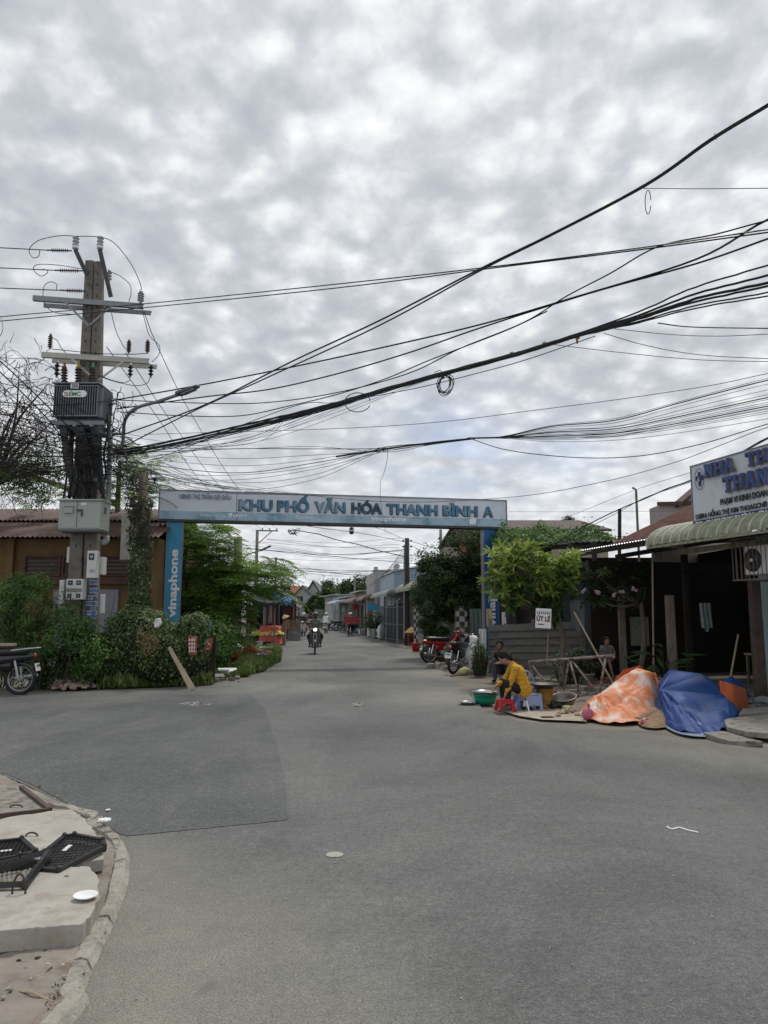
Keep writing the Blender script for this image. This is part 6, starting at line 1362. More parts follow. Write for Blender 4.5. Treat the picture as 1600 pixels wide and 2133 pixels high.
# wires under and beyond the gate
W=[('dark line from the mossy pole across the street to the right',[(505,1141,41),(600,1150,41),(700,1160,42),(850,1173,45),(980,1190,47)],.016),('knotted heavy cable hanging across the street under the gate',[(612,1104,34),(660,1112,34.5),(700,1124,35),(745,1134,36),(790,1147,37),(845,1160,38.3)],.022),
 ('lower heavy line across the street in the distance',[(575,1184,70),(640,1190,66),(720,1196,62),(850,1208,58)],.024),('thin line from the right black pole towards the gate camera',[(848,1130,38.5),(760,1112,33),(640,1096,26)],.012),
 ('thin line from the black pole to the gate beam right part',[(848,1126,38.5),(800,1105,30),(740,1085,24.6)],.010),('thin line from the black pole into the bushy tree',[(850,1126,38.5),(900,1140,33),(940,1150,29)],.012),('second thin line from the black pole into the bushy tree',[(850,1132,38.5),(890,1155,34),(925,1170,29)],.010)]
for k,(lab,pts,r)in enumerate(W):cable(lab,pts,r,jit=.01,seed=k)
rg=random.Random(19)
for k in range(16):
    y0=rg.uniform(1120,1200);Y0=rg.uniform(42,75);y1=y0+rg.uniform(-5,28);cable('one of the faint far wires crossing the street beyond the gate',[(rg.uniform(490,580),y0,Y0),(690,(y0+y1)/2+rg.uniform(5,22),Y0),(rg.uniform(830,860),y1,Y0-4)],.011,'wire_grey',group='faint far wires beyond the gate')
for k in range(5):
    cable('one of the short service wires between the black pole and the awnings',[(847,1135+k*6,38.5),(815-k*6,1180+k*6,43),(795-k*9,1215+k*3,48)],.009,'wire_grey',group='service wires beside the black pole')
mb=MB();rgw=random.Random(20)
for k in range(9):c_=at(612+rgw.uniform(-7,7),1105+rgw.uniform(-4,4),34);mb.tube(catmull([c_+Vector((rgw.uniform(-.2,.2),0,rgw.uniform(-.15,.15)))for _ in range(4)],4),.012,4)
mb.build('cable_knot',MA['cable'],label='small dark knot of wires hanging under the left half of the gate',cat='cable knot')
# ================================================================ people
from mathutils import noise as mnoise
def V(*a):return Vector(a)
def figure(label,J,loc,rz=0.0,shirt=None,sleeve=.5,trousers=None,leg=1.0,skirt=0,hair=True,helmet=None,hat=None,shoes=None,voxel=.014,face=V(0,1,0),skin=None,group=None,scale=1.0,long_hair=False,fingers=True,shirt_extra=.0,back_hair=None):
    t=thing('person',label,'person',loc,rz,group);t.scale=(scale,)*3
    skin=skin or MA['skin'];P,C,Nk,H=J['pelvis'],J['chest'],J['neck'],J['head'];f=face.normalized();up=(H-Nk).normalized();sd_=up.cross(f).normalized();f=sd_.cross(up).normalized()
    rot=Matrix((sd_,f,up)).transposed();sL,sR=J['shoulder'];side=(sR-sL).normalized()
    b=MB()
    b.ell(H,(.073,.092,.112),rot);b.ell(H-up*.055+f*.028,(.050,.055,.058),rot);b.ell(H+f*.098-up*.018,(.012,.018,.022),rot)
    for s in(-1,1):b.ell(H+sd_*s*.076-up*.012,(.010,.020,.030),rot);b.ell(H+f*.062+sd_*s*.032-up*.035,(.025,.02,.02),rot)
    b.ell(H+f*.09-up*.062,(.022,.010,.007),rot)
    b.cap(Nk-up*.05,H-up*.06,.050,.046)
    for s in(-1,1):b.cap(P+side*s*.055,C+side*s*.055,.095,.095)
    b.cap(sL,sR,.05,.05)
    for k in(0,1):
        sh,el,wr=J['shoulder'][k],J['elbow'][k],J['wrist'][k];b.cap(sh,el,.046,.036);b.cap(el,wr,.036,.024)
        d=J['hand'][k].normalized()if 'hand' in J else(wr-el).normalized();pn=J['palm'][k].normalized()if 'palm' in J else V(0,0,-1)
        pn=(pn-d*pn.dot(d));pn=pn.normalized()if pn.length>1e-3 else frame(d)[1];sx=d.cross(pn)
        palm=wr+d*.055;b.ell(palm,(.014,.040,.046),Matrix((pn,sx,d)).transposed())
        if fingers:
            for i,L in enumerate((.062,.07,.066,.052)):
                o=wr+d*.088+sx*(.027-.018*i);m1=o+(d+pn*.35).normalized()*L*.5;e=m1+(d*.6+pn*.9).normalized()*L*.5;b.cap(o-d*.02,m1,.0095,.0085,7);b.cap(m1,e,.0085,.007,7)
            o=wr+d*.035+sx*.036;m1=o+(d*.6+sx*.7+pn*.3).normalized()*.034;b.cap(o,m1,.012,.010,7);b.cap(m1,m1+(d+pn*.4).normalized()*.028,.010,.008,7)
        hp,kn,an,to=J['hip'][k],J['knee'][k],J['ankle'][k],J['toe'][k]
        b.cap(hp,kn,.078,.052);b.cap(kn,an,.050,.032);b.cap(an-V(0,0,.02),to,.032,.026);b.ell(an-V(0,0,.03)-(to-an).normalized()*.02,(.032,.04,.032))
    blob(b,'body',skin,t,voxel,4)
    if shirt:
        b=MB()
        for s in(-1,1):b.cap(P+side*s*.065-(C-P).normalized()*.03,C+side*s*.062,.118+shirt_extra,.108+shirt_extra*.4)
        b.cap(sL+V(0,0,.0),sR,.066,.066);b.cap(C,Nk-up*.02,.10,.062)
        for k in(0,1):
            sh,el,wr=J['shoulder'][k],J['elbow'][k],J['wrist'][k]
            if sleeve<=.5:b.cap(sh,sh.lerp(el,sleeve*2),.064,.058)
            else:b.cap(sh,el,.064,.052);b.cap(el,el.lerp(wr,(sleeve-.5)*2),.052,.042)
        blob(b,'shirt',shirt,t,voxel*1.1,3,(.034,.05))
    if trousers:
        b=MB()
        for s in(-1,1):b.cap(P+side*s*.06,P+side*s*.06+(C-P)*.22,.108,.10)
        for k in(0,1):
            hp,kn,an=J['hip'][k],J['knee'][k],J['ankle'][k]
            if leg<=.55:b.cap(hp,hp.lerp(kn,leg*1.75),.095,.078)
            else:b.cap(hp,kn,.095,.070);b.cap(kn,kn.lerp(an,min(1,(leg-.5)*2)),.068,.05)
        blob(b,'trousers',trousers,t,voxel*1.15,5,(.018,.06))
    if shoes:
        for k in(0,1):b=MB();an,to=J['ankle'][k],J['toe'][k];b.cap(an-V(0,0,.045),to+(to-an).normalized()*.01-V(0,0,.005),.038,.033);blob(b,'shoe',shoes,t,voxel,3)
    if hair:
        b=MB();b.ell(H+up*.030-f*.022,(.086,.098,.098),rot);
        if back_hair:b.ell(H-up*.03-f*.055,(.082,.06,.11),rot)
        for s in(-1,1):b.ell(H+sd_*s*.062-f*.02,(.026,.05,.06),rot)
        ho=blob(b,'hair',MA['hair'],t,voxel,3,(.012,.02))
    if helmet:
        b=MB();b.lathe([(.128,-.03),(.132,.01),(.125,.06),(.098,.105),(.05,.128),(.001,.134)],H+up*.028,20,up);b.slab([H+up*.01+f*.10+sd_*.08,H+up*.01+f*.165,H+up*.01+f*.10-sd_*.08],up*.012);ho=b.build('helmet',helmet,t,smooth=True)
        b=MB();b.tube(catmull([H+sd_*.088+up*0,H-up*.10+f*.02,H-sd_*.088],5),.006,5);b.build('chin_strap',MA['black'],ho)
    if hat:
        b=MB();b.lathe([(.24,-.005),(.242,0),(.12,.085),(.001,.175)],H+up*.05,24,up);b.lathe([(.238,-.01),(.118,.078),(.001,.165)],H+up*.05,24,up,cap=False);b.build('conical_hat',hat,t)
    for s in(-1,1):b=MB();b.ell(H+f*.083+sd_*s*.031+up*.006,(.012,.008,.007),rot,8,6);b.build('eye',MA['black'],t,smooth=True)
    return t
def riding(w=.0):
    return dict(pelvis=V(0,-.22,.86),chest=V(0,-.12,1.20),neck=V(0,-.08,1.36),head=V(0,-.03,1.49),shoulder=(V(-.18,-.10,1.30),V(.18,-.10,1.30)),elbow=(V(-.30-w,.06,1.08),V(.30+w,.06,1.08)),wrist=(V(-.31,.30,1.02),V(.31,.30,1.02)),hand=(V(.1,1,-.1),V(-.1,1,-.1)),palm=(V(0,-.2,-1),V(0,-.2,-1)),
                hip=(V(-.10,-.18,.84),V(.10,-.18,.84)),knee=(V(-.24-w,.20,.70),V(.24+w,.20,.70)),ankle=(V(-.21,-.02,.34),V(.21,-.02,.34)),toe=(V(-.23,.14,.29),V(.23,.14,.29)))
# ================================================================ motorbikes
def motorbike(label,loc,rz,body,guard=None,seat=None,plate=True,group=None,scale=1.0,step=True,rack=False,lamp=None,lean=0,mirrors=True,basket=None):
    """front wheel towards local +Y"""
    t=thing('motorbike',label,'motorbike',loc,rz,group);t.scale=(scale,)*3;t.rotation_euler=(0,lean,rz);guard=guard or body;seat=seat or MA['blackp']
    for y in(.62,-.60):
        b=MB();b.tube([V(0,y+math.cos(a)*.262,.29+math.sin(a)*.262)for a in np.linspace(0,6.2832,33)[:-1]],.036,8,closed=True);w=b.build('tyre',MA['black'],t,smooth=True)
        b=MB();b.tube([V(0,y+math.cos(a)*.222,.29+math.sin(a)*.222)for a in np.linspace(0,6.2832,33)[:-1]],.015,6,closed=True)
        b.lathe([(.035,-.05),(.06,-.03),(.06,.03),(.035,.05)],V(0,y,.29),12,(1,0,0))
        for k in range(12):a=6.283*k/12;b.tube([V(.02*(-1)**k,y+math.cos(a)*.05,.29+math.sin(a)*.05),V(0,y+math.cos(a+.25)*.22,.29+math.sin(a+.25)*.22)],.004,4)
        b.build('rim',MA['alu'],w)
        b=MB();a0,a1=((.15,2.6)if y>0 else(.9,2.9))
        for r0 in(.315,):b.grid(lambda u,v:V((v-.5)*.11,y+math.cos(a0+(a1-a0)*u)*(r0-.05*(2*v-1)**2),.29+math.sin(a0+(a1-a0)*u)*(r0-.05*(2*v-1)**2)),14,6)
        b.build('mudguard',body if y>0 else MA['blackp'],t,smooth=True)
    b=MB();hd_=V(0,.40,.88)
    for s in(-1,1):b.tube([V(s*.055,.62,.29),V(s*.055,.44,.80)],.017,7)
    b.bar(V(-.07,.44,.80),V(.07,.44,.80),.05,.05);b.build('fork',MA['alu'],t)
    b=MB();b.tube(catmull([V(-.33,.30,1.0),V(-.16,.36,.99),V(0,.40,.96),V(.16,.36,.99),V(.33,.30,1.0)],4),.012,6);hb_=b.build('handlebar',MA['chrome'],t)
    for s in(-1,1):b=MB();b.tube([V(s*.24,.335,.998),V(s*.36,.29,1.0)],.019,8);b.build('grip',MA['black'],hb_)
    if mirrors:
        for s in(-1,1):b=MB();b.tube([V(s*.2,.36,1.0),V(s*.27,.34,1.16)],.006,5);b.ell(V(s*.28,.34,1.19),(.055,.014,.038));b.build('mirror',MA['blackp'],t,smooth=True)
    b=MB();b.ell(V(0,.43,.96),(.12,.10,.085));b.ell(V(0,.36,1.0),(.10,.1,.05));b.build('headlight_cowl',body,t,smooth=True)
    b=MB();b.ell(V(0,.515,.955),(.075,.03,.06));b.build('headlight',lamp or MA['chrome'],t,smooth=True)
    if step:
        b=MB();b.grid(lambda u,v:V((u-.5)*.46*(.55+.45*math.sin(math.pi*(.15+.8*v))),.40-.10*v-.14*(2*u-1)**2+.10*(v-.5)**2*0,.86-.52*v),12,8);b.grid(lambda u,v:V((u-.5)*.45*(.55+.45*math.sin(math.pi*(.15+.8*v))),.375-.10*v-.14*(2*u-1)**2,.86-.52*v),12,8);b.build('leg_shield',guard,t,smooth=True)
    b=MB();b.cap(V(0,.36,.82),V(0,-.05,.46),.06,.05);b.cap(V(0,-.05,.46),V(0,-.3,.62),.06,.08);b.build('frame_cover',body,t,smooth=True)
    b=MB();b.cap(V(0,.05,.33),V(0,-.14,.34),.085,.10);b.box((0,.12,.34),(.12,.16,.10));b.cap(V(-.09,-.1,.3),V(.09,-.1,.3),.075,.075);b.build('engine',MA['alu'],t,smooth=True)
    b=MB();b.cap(V(0,-.18,.62),V(0,-.82,.70),.115,.06);b.box((0,-.3,.52),(.12,.3,.2));b.build('tail_cover',body,t,smooth=True)
    b=MB();b.cap(V(-.035,-.02,.755),V(-.04,-.66,.79),.075,.07);b.cap(V(.035,-.02,.755),V(.04,-.66,.79),.075,.07);b.build('seat',seat,t,smooth=True)
    b=MB();b.tube(catmull([V(.10,.06,.26),V(.13,-.2,.22),V(.14,-.5,.27)],4),.02,7);b.cap(V(.14,-.42,.27),V(.15,-.82,.34),.042,.046);b.build('exhaust',MA['chrome'],t,smooth=True)
    for s in(-1,1):
        b=MB();b.tube([V(s*.10,-.60,.30),V(s*.10,-.52,.62)],.022,7);b.build('shock_absorber',MA['chrome'],t)
        b=MB();b.bar(V(s*.05,.0,.27),V(s*.24,.0,.27),.03,.03);b.build('foot_peg',MA['black'],t)
    b=MB();b.ell(V(0,-.86,.70),(.08,.025,.04));b.build('tail_light',MA['tail'],t,smooth=True)
    if rack:b=MB();b.tube(catmull([V(-.11,-.45,.80),V(-.12,-.8,.84),V(-.06,-.93,.85),V(.06,-.93,.85),V(.12,-.8,.84),V(.11,-.45,.80)],4),.011,5);b.bar(V(-.1,-.7,.84),V(.1,-.7,.84),.02,.01);b.bar(V(-.1,-.82,.85),V(.1,-.82,.85),.02,.01);b.build('carrier_rack',MA['chrome'],t)
    if plate:
        b=MB();b.box((0,-.90,.50),(.19,.012,.14),rot=Matrix.Rotation(-.25,3,'X'));pl_=b.build('number_plate',MA['foam'],t)
        for dz in(.03,-.03):
            b=MB()
            for k in range(4):b.box((-.055+k*.037,-.909-dz*.25,.50+dz),(.022,.004,.038))
            b.build('plate_digits',MA['black_ink'],pl_)
    if step is False:b=MB();b.ell(V(0,.14,.80),(.13,.25,.10));b.build('fuel_tank',body,t,smooth=True)
    return t
MA['tail']=mat('tail_lens',(.30,.02,.015),.3,.1);MA['red_paint']=mat('red_paint',(.33,.012,.02),.25,.1,3,coat=.5);MA['black_paint']=mat('black_paint',(.015,.015,.017),.22,.1,3,coat=.4);MA['grey_paint']=mat('grey_paint',(.10,.11,.12),.35,.1,3)
MA['lamp_on']=bpy.data.materials.new('lit_headlight');MA['lamp_on'].use_nodes=True
_b=MA['lamp_on'].node_tree.nodes['Principled BSDF'];_b.inputs['Base Color'].default_value=(.9,.9,.9,1);_b.inputs['Emission Color'].default_value=(1,.98,.94,1);_b.inputs['Emission Strength'].default_value=1.6
def rgpt(px,py):p=gp(px,py);return(p.x,p.y,0)
C_={}
for k,c in dict(grey_shirt=(.20,.20,.18),dark_cloth=(.022,.022,.026),white_cloth=(.62,.62,.62),olive=(.05,.06,.045),maroon=(.13,.025,.03),orange_pattern=(.30,.16,.10),mustard=(.46,.25,.022),black_cloth=(.014,.013,.015),jean=(.06,.065,.085),pink=(.45,.16,.2),tan=(.42,.32,.2),helmet_grey=(.06,.065,.07),helmet_white=(.62,.62,.62),stripe=(.17,.17,.18),blue_cloth=(.05,.10,.2)).items():C_[k]=mat(k,c,.85 if 'helmet' not in k else.3,.16,9,.25 if 'helmet' not in k else 0,40)
C_['orange_pattern']=mat('orange_pattern',(.30,.17,.11),.9,.2,12,c2=(.16,.05,.04),thr=.52,c2scale=22);C_['mustard']=mat('mustard_cloth',(.52,.27,.022),.9,.15,9,.5,30,c2=(.62,.46,.14),thr=.60,soft=.05,c2scale=55)
RZ=math.pi+.09
p=rgpt(656,1362);motorbike('black motorbike with a lit round headlight ridden towards the viewer',p,RZ,MA['black_paint'],MA['grey_paint'],lamp=MA['lamp_on'],plate=False,scale=1.0)
J=riding(.03);figure('person in grey shirt and dark helmet riding the nearest motorbike',J,p,RZ,C_['grey_shirt'],.42,C_['black_cloth'],.62,hair=False,helmet=C_['helmet_grey'],shoes=MA['black'],voxel=.013,skin=mat('dark_skin',(.16,.085,.055),.6,.1),shirt_extra=.01)
p=rgpt(632,1325);motorbike('motorbike with pale leg shield coming behind the nearest one, on the left',p,math.pi-.05,MA['grey_paint'],MA['white'],plate=False)
figure('person in dark jacket and white helmet on the second oncoming motorbike',riding(),p,math.pi-.05,C_['olive'],1,C_['dark_cloth'],1,hair=False,helmet=C_['helmet_white'],shoes=MA['black'],voxel=.018)
p=rgpt(622,1318.5);motorbike('dark motorbike beside the stalls, partly hidden by the second rider',p,math.pi,MA['black_paint'],plate=False)
figure('person in black on the motorbike beside the stalls',riding(),p,math.pi,C_['black_cloth'],1,C_['jean'],1,hair=True,shoes=MA['black'],voxel=.02)
p=rgpt(646,1313);motorbike('small red motorbike far down the street',p,math.pi,MA['red_paint'],plate=False)
figure('person in maroon on the small red motorbike far down the street',riding(),p,math.pi,C_['maroon'],1,C_['dark_cloth'],1,hair=False,helmet=C_['maroon'],voxel=.022)
p=rgpt(679.5,1319);motorbike('pale grey scooter riding away down the street',p,-.05,MA['white'],plate=True)
figure('person in a loose white raincoat and white helmet riding away',riding(),p,-.05,C_['white_cloth'],1,C_['dark_cloth'],1,hair=False,helmet=C_['helmet_white'],shoes=MA['black'],voxel=.018,shirt_extra=.06)
p=rgpt(730,1325);motorbike('motorbike carrying a wide red crate behind its rider',p,-.15,MA['black_paint'],plate=False,rack=True)
figure('person in pink shirt and white helmet in front of the red crate',riding(),p,-.15,C_['pink'],1,C_['dark_cloth'],1,hair=False,helmet=C_['helmet_white'],shoes=MA['black'],voxel=.018)
MA['crate_red']=mat('crate_red',(.26,.03,.035),.5,.2,4)
def crate(label,c,w,d,h,m,rz=0,name='crate',group=None):
    t=thing(name,label,'crate',c,rz,group);b=MB()
    for s in(-1,1):
        for k in range(3):z=h*(k+.5)/3;b.box((0,s*(d/2),z),(w,.015,h/3*.72));b.box((s*(w/2),0,z),(.015,d-.02,h/3*.72))
        for q in(-1,1):b.box((s*w/2,q*d/2,h/2),(.035,.035,h))
    b.box((0,0,.01),(w,d,.02));
    for s in(-1,1):b.box((0,s*d/2,h-.012),(w,.04,.025));b.box((s*w/2,0,h-.012),(.04,d,.025))
    b.build('slatted_sides',m,t);return t
q=gp(730,1325);crate('wide red plastic crate strapped behind the rider in pink',(q.x+.12,q.y-.62,.86),1.0,.5,.5,MA['crate_red'],-.15)
MA['teal_bag']=mat('teal_bag',(.10,.24,.25),.6,.2,4)
def bag(label,c,r,m,seed=0,name='bag',cat='bag',disp=.09,neck=True,rz=0.):
    b=MB();b.ell((0,0,r[2]*.9),r,None,18,12)
    if neck:b.cap(V(0,0,r[2]*1.6),V(.02,0,r[2]*2.15),r[0]*.25,r[0]*.4)
    b.v=[tuple(Matrix.Rotation(rz,3,'Z')@Vector(v_))for v_ in b.v];me=None
    out_=[]
    for v_ in b.v:
        v_=Vector(v_);n_=mnoise.noise(v_*7+Vector((seed*3.1,0,0)));v_+=Vector((v_.x,v_.y,0)).normalized()*n_*disp if v_.length>1e-5 else Vector();v_.z=max(0,v_.z);out_.append(tuple(v_+Vector(c)))
    b.v=out_;return b.build(name,m,smooth=True,label=label,cat=cat)
bag('teal plastic sack lying at the road edge behind the red crate motorbike',rgpt(752,1319),(.42,.3,.22),MA['teal_bag'],1,neck=False)
# woman in conical hat walking by the stalls
p=rgpt(597,1338)
J=dict(pelvis=V(0,0,.80),chest=V(0,.03,1.08),neck=V(0,.06,1.22),head=V(0,.10,1.32),shoulder=(V(-.17,.03,1.17),V(.17,.03,1.17)),elbow=(V(-.2,.12,.98),V(.22,.08,.95)),wrist=(V(-.08,.26,1.02),V(.14,.25,.92)),hip=(V(-.09,0,.78),V(.09,0,.78)),knee=(V(-.10,.10,.42),V(.10,-.02,.42)),ankle=(V(-.11,.04,.08),V(.12,-.16,.09)),toe=(V(-.11,.18,.03),V(.12,-.03,.03)))
figure('person in a conical hat, patterned blouse and maroon trousers beside the pink covered table',J,p,2.2,C_['orange_pattern'],.9,C_['maroon'],.8,hair=True,hat=C_['tan'],voxel=.016,shirt_extra=.02)
# ---------------------------------------------------------------- woman in yellow, man behind, child
WY=12.85;p=Vector((at(1087,1475,WY).x,WY,0))
J=dict(pelvis=V(.02,0,.34),chest=V(-.06,-.02,.62),neck=V(-.17,-.03,.76),head=V(-.285,-.04,.855),shoulder=(V(-.12,-.18,.68),V(-.12,.16,.68)),elbow=(V(-.22,-.20,.44),V(-.25,.19,.46)),wrist=(V(-.28,-.24,.30)if False else V(-.30,-.20,.27),V(-.42,.12,.36)),hand=(V(-.3,0,-1),V(-.5,-.1,-1)),palm=(V(-.6,.3,0),V(-1,0,-.2)),
         hip=(V(-.02,-.09,.33),V(-.02,.10,.33)),knee=(V(-.26,-.19,.44),V(-.28,.20,.44)),ankle=(V(-.25,-.14,.09),V(-.28,.15,.09)),toe=(V(-.38,-.17,.04),V(-.42,.17,.04)))
figure('person in mustard yellow shirt sitting on the blue stool, bending over the green tub',J,p,0,C_['mustard'],.82,C_['black_cloth'],.95,hair=True,voxel=.010,face=V(-1,-.12,-.55),shirt_extra=.022,back_hair=True,skin=mat('tan_skin',(.36,.20,.13),.55,.1),shoes=mat('grey_sandal',(.25,.25,.24),.6))
p=Vector((at(1046,1410,18.2).x,18.2,0))
J=dict(pelvis=V(.05,.1,.26),chest=V(0,-.02,.54),neck=V(-.03,-.08,.68),head=V(-.04,-.13,.80),shoulder=(V(-.19,-.05,.60),V(.17,-.08,.60)),elbow=(V(-.24,-.25,.44),V(.16,-.30,.42)),wrist=(V(-.02,-.40,.43),V(-.05,-.44,.42)),hand=(V(1,-.2,0),V(-1,-.2,0)),hip=(V(-.08,.05,.25),V(.14,.05,.25)),knee=(V(-.17,-.30,.46),V(.14,-.32,.46)),ankle=(V(-.16,-.22,.08),V(.13,-.24,.08)),toe=(V(-.2,-.37,.03),V(.14,-.39,.03)))
figure('person in black T shirt squatting behind the one in yellow, against the siding fence',J,p,-.15,C_['dark_cloth'],.38,C_['jean'],1,hair=True,voxel=.013,face=V(-.1,-1,-.1),shoes=MA['black'],skin=mat('tan_skin_dark',(.24,.13,.09),.6,.1),scale=1.05)
p=Vector((at(1266,1400,17.9).x,17.9,.0))
J=dict(pelvis=V(0,0,.62),chest=V(0,0,.82),neck=V(0,0,.93),head=V(0,-.02,1.04),shoulder=(V(-.13,0,.88),V(.13,0,.88)),elbow=(V(-.2,-.05,.72),V(.18,-.05,.72)),wrist=(V(-.08,-.18,.68),V(.1,-.18,.68)),hip=(V(-.07,0,.60),V(.07,0,.60)),knee=(V(-.08,-.02,.34),V(.08,-.02,.34)),ankle=(V(-.08,0,.12),V(.08,0,.12)),toe=(V(-.08,-.12,.1),V(.08,-.12,.1)))
figure('small person in pale striped shirt standing in the dark shop behind the trestle',J,p,.2,C_['stripe'],.6,C_['dark_cloth'],.9,hair=True,voxel=.014,face=V(-.2,-1,0),scale=.9)

# ================================================================ parked bikes
p=gp(946,1404);motorbike('black motorbike parked rear first beside the white sack',(p.x+.32,p.y+.45,0),-.62,MA['black_paint'],seat=MA['blackp'],lean=.06)
p=gp(928,1384);motorbike('red scooter parked behind the black motorbike, half hidden by plants',(p.x+.1,p.y+0.6,0),-1.25,MA['red_paint'],MA['red_paint'],lean=.06)
p=at(40,1443,15.1);motorbike('old black motorbike cut off by the left edge of the picture',(p.x-.66,15.1,0),math.pi/2+.05,MA['black_paint'],MA['grey_paint'],rack=True,scale=1.08,lean=0)
MB().box((p.x-.45,15.1,.98),(.6,.16,.05),.1).build('wooden_board',MA['wood_pale'],label='wooden board lying on the rack of the left parked motorbike',cat='board')

# ================================================================ things round the seated people
def lathe_obj(name,label,c,prof,m,n=28,tilt=None,sub=None,cat=None,group=None,inner=None):
    b=MB();b.lathe(prof,(0,0,0),n,cap=True)
    M_=Matrix.Translation(Vector(c))@(tilt if tilt is not None else Matrix.Identity(4));b.v=[tuple(M_@Vector(v_))for v_ in b.v]
    return b.build(name,m,smooth=True,label=label,cat=cat or name.replace('_',' '),group=group)
def basin(r,h,th=.008,lip=.02):return[(r*.7,0),(r*.93,h*.6),(r,h),(r+lip,h),(r+lip,h+th),(r-th,h+th),(r*.93-th,h*.6),(r*.7-th,th*1.5),(.0005,th*1.5)]
MA['green_plastic']=mat('green_plastic',(.01,.26,.16),.35,.08,3);MA['red_plastic']=mat('red_plastic',(.42,.015,.03),.35,.1,3);MA['blue_plastic']=mat('blue_plastic',(.12,.19,.42),.45,.08,3);MA['blue_pale']=mat('pale_blue_plastic',(.26,.32,.52),.45,.08,3);MA['basin']=mat('basin_metal',(.42,.43,.44),.3,.12,5,metal=.75);MA['wok']=mat('sooty_metal',(.06,.055,.05),.45,.3,5,metal=.4);MA['barrel']=mat('barrel_ochre',(.23,.125,.02),.6,.25,4,c2=(.08,.045,.02),thr=.58,c2scale=6)
g1=gp(1011,1466);lathe_obj('plastic_tub','green plastic tub on the road holding a metal basin',(g1.x,g1.y,.003),[(.17,0),(.195,.08),(.205,.15),(.222,.15),(.222,.16),(.196,.16),(.185,.08),(.16,.012),(.0005,.012)],MA['green_plastic'],cat='tub')
lathe_obj('metal_basin','wide metal basin sitting in the green tub',(g1.x,g1.y,.125),basin(.215,.09),MA['basin'],cat='basin')
g1_=gp(974,1468);lathe_obj('metal_dish','shallow metal dish left of the green tub',(g1_.x,g1_.y,.003),basin(.135,.045),MA['alu'],cat='dish')
def stool(label,c,w,h,m,rz=0):
    t=thing('stool',label,'stool',c,rz,None);b=MB();b.box((0,0,h-.012),(w,w,.024));b.build('seat',m,t,bevel=.01)
    b=MB()
    for a in range(4):
        R_=Matrix.Rotation(a*math.pi/2,3,'Z');b.hexa([R_@Vector(q)for q in((-w/2,-w/2,h-.075),(w/2,-w/2,h-.075),(w/2,-w/2+.012,h-.075),(-w/2,-w/2+.012,h-.075),(-w/2,-w/2,h-.02),(w/2,-w/2,h-.02),(w/2,-w/2+.012,h-.02),(-w/2,-w/2+.012,h-.02))])
    b.build('apron',m,t)
    for sx in(-1,1):
        for sy in(-1,1):b=MB();b.bar((sx*(w/2+.02),sy*(w/2+.02),0),(sx*(w/2-.02),sy*(w/2-.02),h-.03),.045,.045,w2=.05,h2=.05);b.build('leg',m,t,bevel=.006)
    return t
g2=gp(1053.5,1483);stool('low red plastic stool in front of the seated person',(g2.x,g2.y+.05,.012),.22,.19,MA['red_plastic'],.12)
p=Vector((at(1087,1475,WY).x,WY,0));stool('blue plastic stool under the person in yellow',(p.x+.03,p.y-.0,0),.25,.235,MA['blue_plastic'],.1)
# pale blue plastic chair pushed behind
c=Vector((at(1108,1470,12.8).x,12.85,0));t=thing('plastic_chair','small pale blue plastic chair with looped back behind the person in yellow','chair',c,.25)
b=MB();b.box((0,0,.26),(.27,.27,.02));b.build('seat',MA['blue_pale'],t,bevel=.01)
for sx in(-1,1):
    for sy in(-1,1):b=MB();b.bar((sx*.125,sy*.125,0),(sx*.11,sy*.11,.26),.055,.03);b.build('leg',MA['blue_pale'],t,bevel=.005)
b=MB();b.box((0,-.13,.16),(.22,.012,.17));b.box((.13,0,.16),(.012,.22,.17));b.build('side_panels',MA['blue_pale'],t)
b=MB();b.tube(catmull([V(-.12,.12,.26),V(-.13,.15,.45),V(-.06,.18,.60),V(.06,.18,.60),V(.13,.15,.45),V(.12,.12,.26)],5),.013,7);b.tube(catmull([V(-.05,.13,.26),V(-.05,.16,.58)],4),.009,6);b.tube(catmull([V(.05,.13,.26),V(.05,.16,.58)],4),.009,6);b.build('backrest',MA['blue_pale'],t,smooth=True)
# barrel stove and wok
c=Vector((at(1135,1470,13.0).x,13.0,0));b=MB();b.lathe([(.145,0),(.145,.03),(.138,.035),(.138,.15),(.145,.16),(.138,.17),(.138,.30),(.148,.31),(.148,.34),(.12,.34),(.12,.2),(.0005,.2)],c,28);b.build('barrel_stove',MA['barrel'],smooth=True,label='ochre metal barrel stove under the dark wok',cat='stove')
lathe_obj('wok','wide dark wok resting on the ochre barrel stove',(c.x,c.y,.335),[(.10,0),(.2,.03),(.25,.07),(.262,.07),(.262,.078),(.24,.078),(.19,.04),(.0005,.012)],MA['wok'])
c=Vector((at(1176,1470,13.1).x,13.1,0));lathe_obj('metal_basin','big metal basin tilted on the ground right of the stove',(c.x,c.y,.04),basin(.215,.15,.008,.015),mat('old_basin',(.20,.18,.17),.4,.2,5,metal=.6),tilt=Matrix.Rotation(-.16,4,'Y')@Matrix.Rotation(.22,4,'X'),cat='basin')
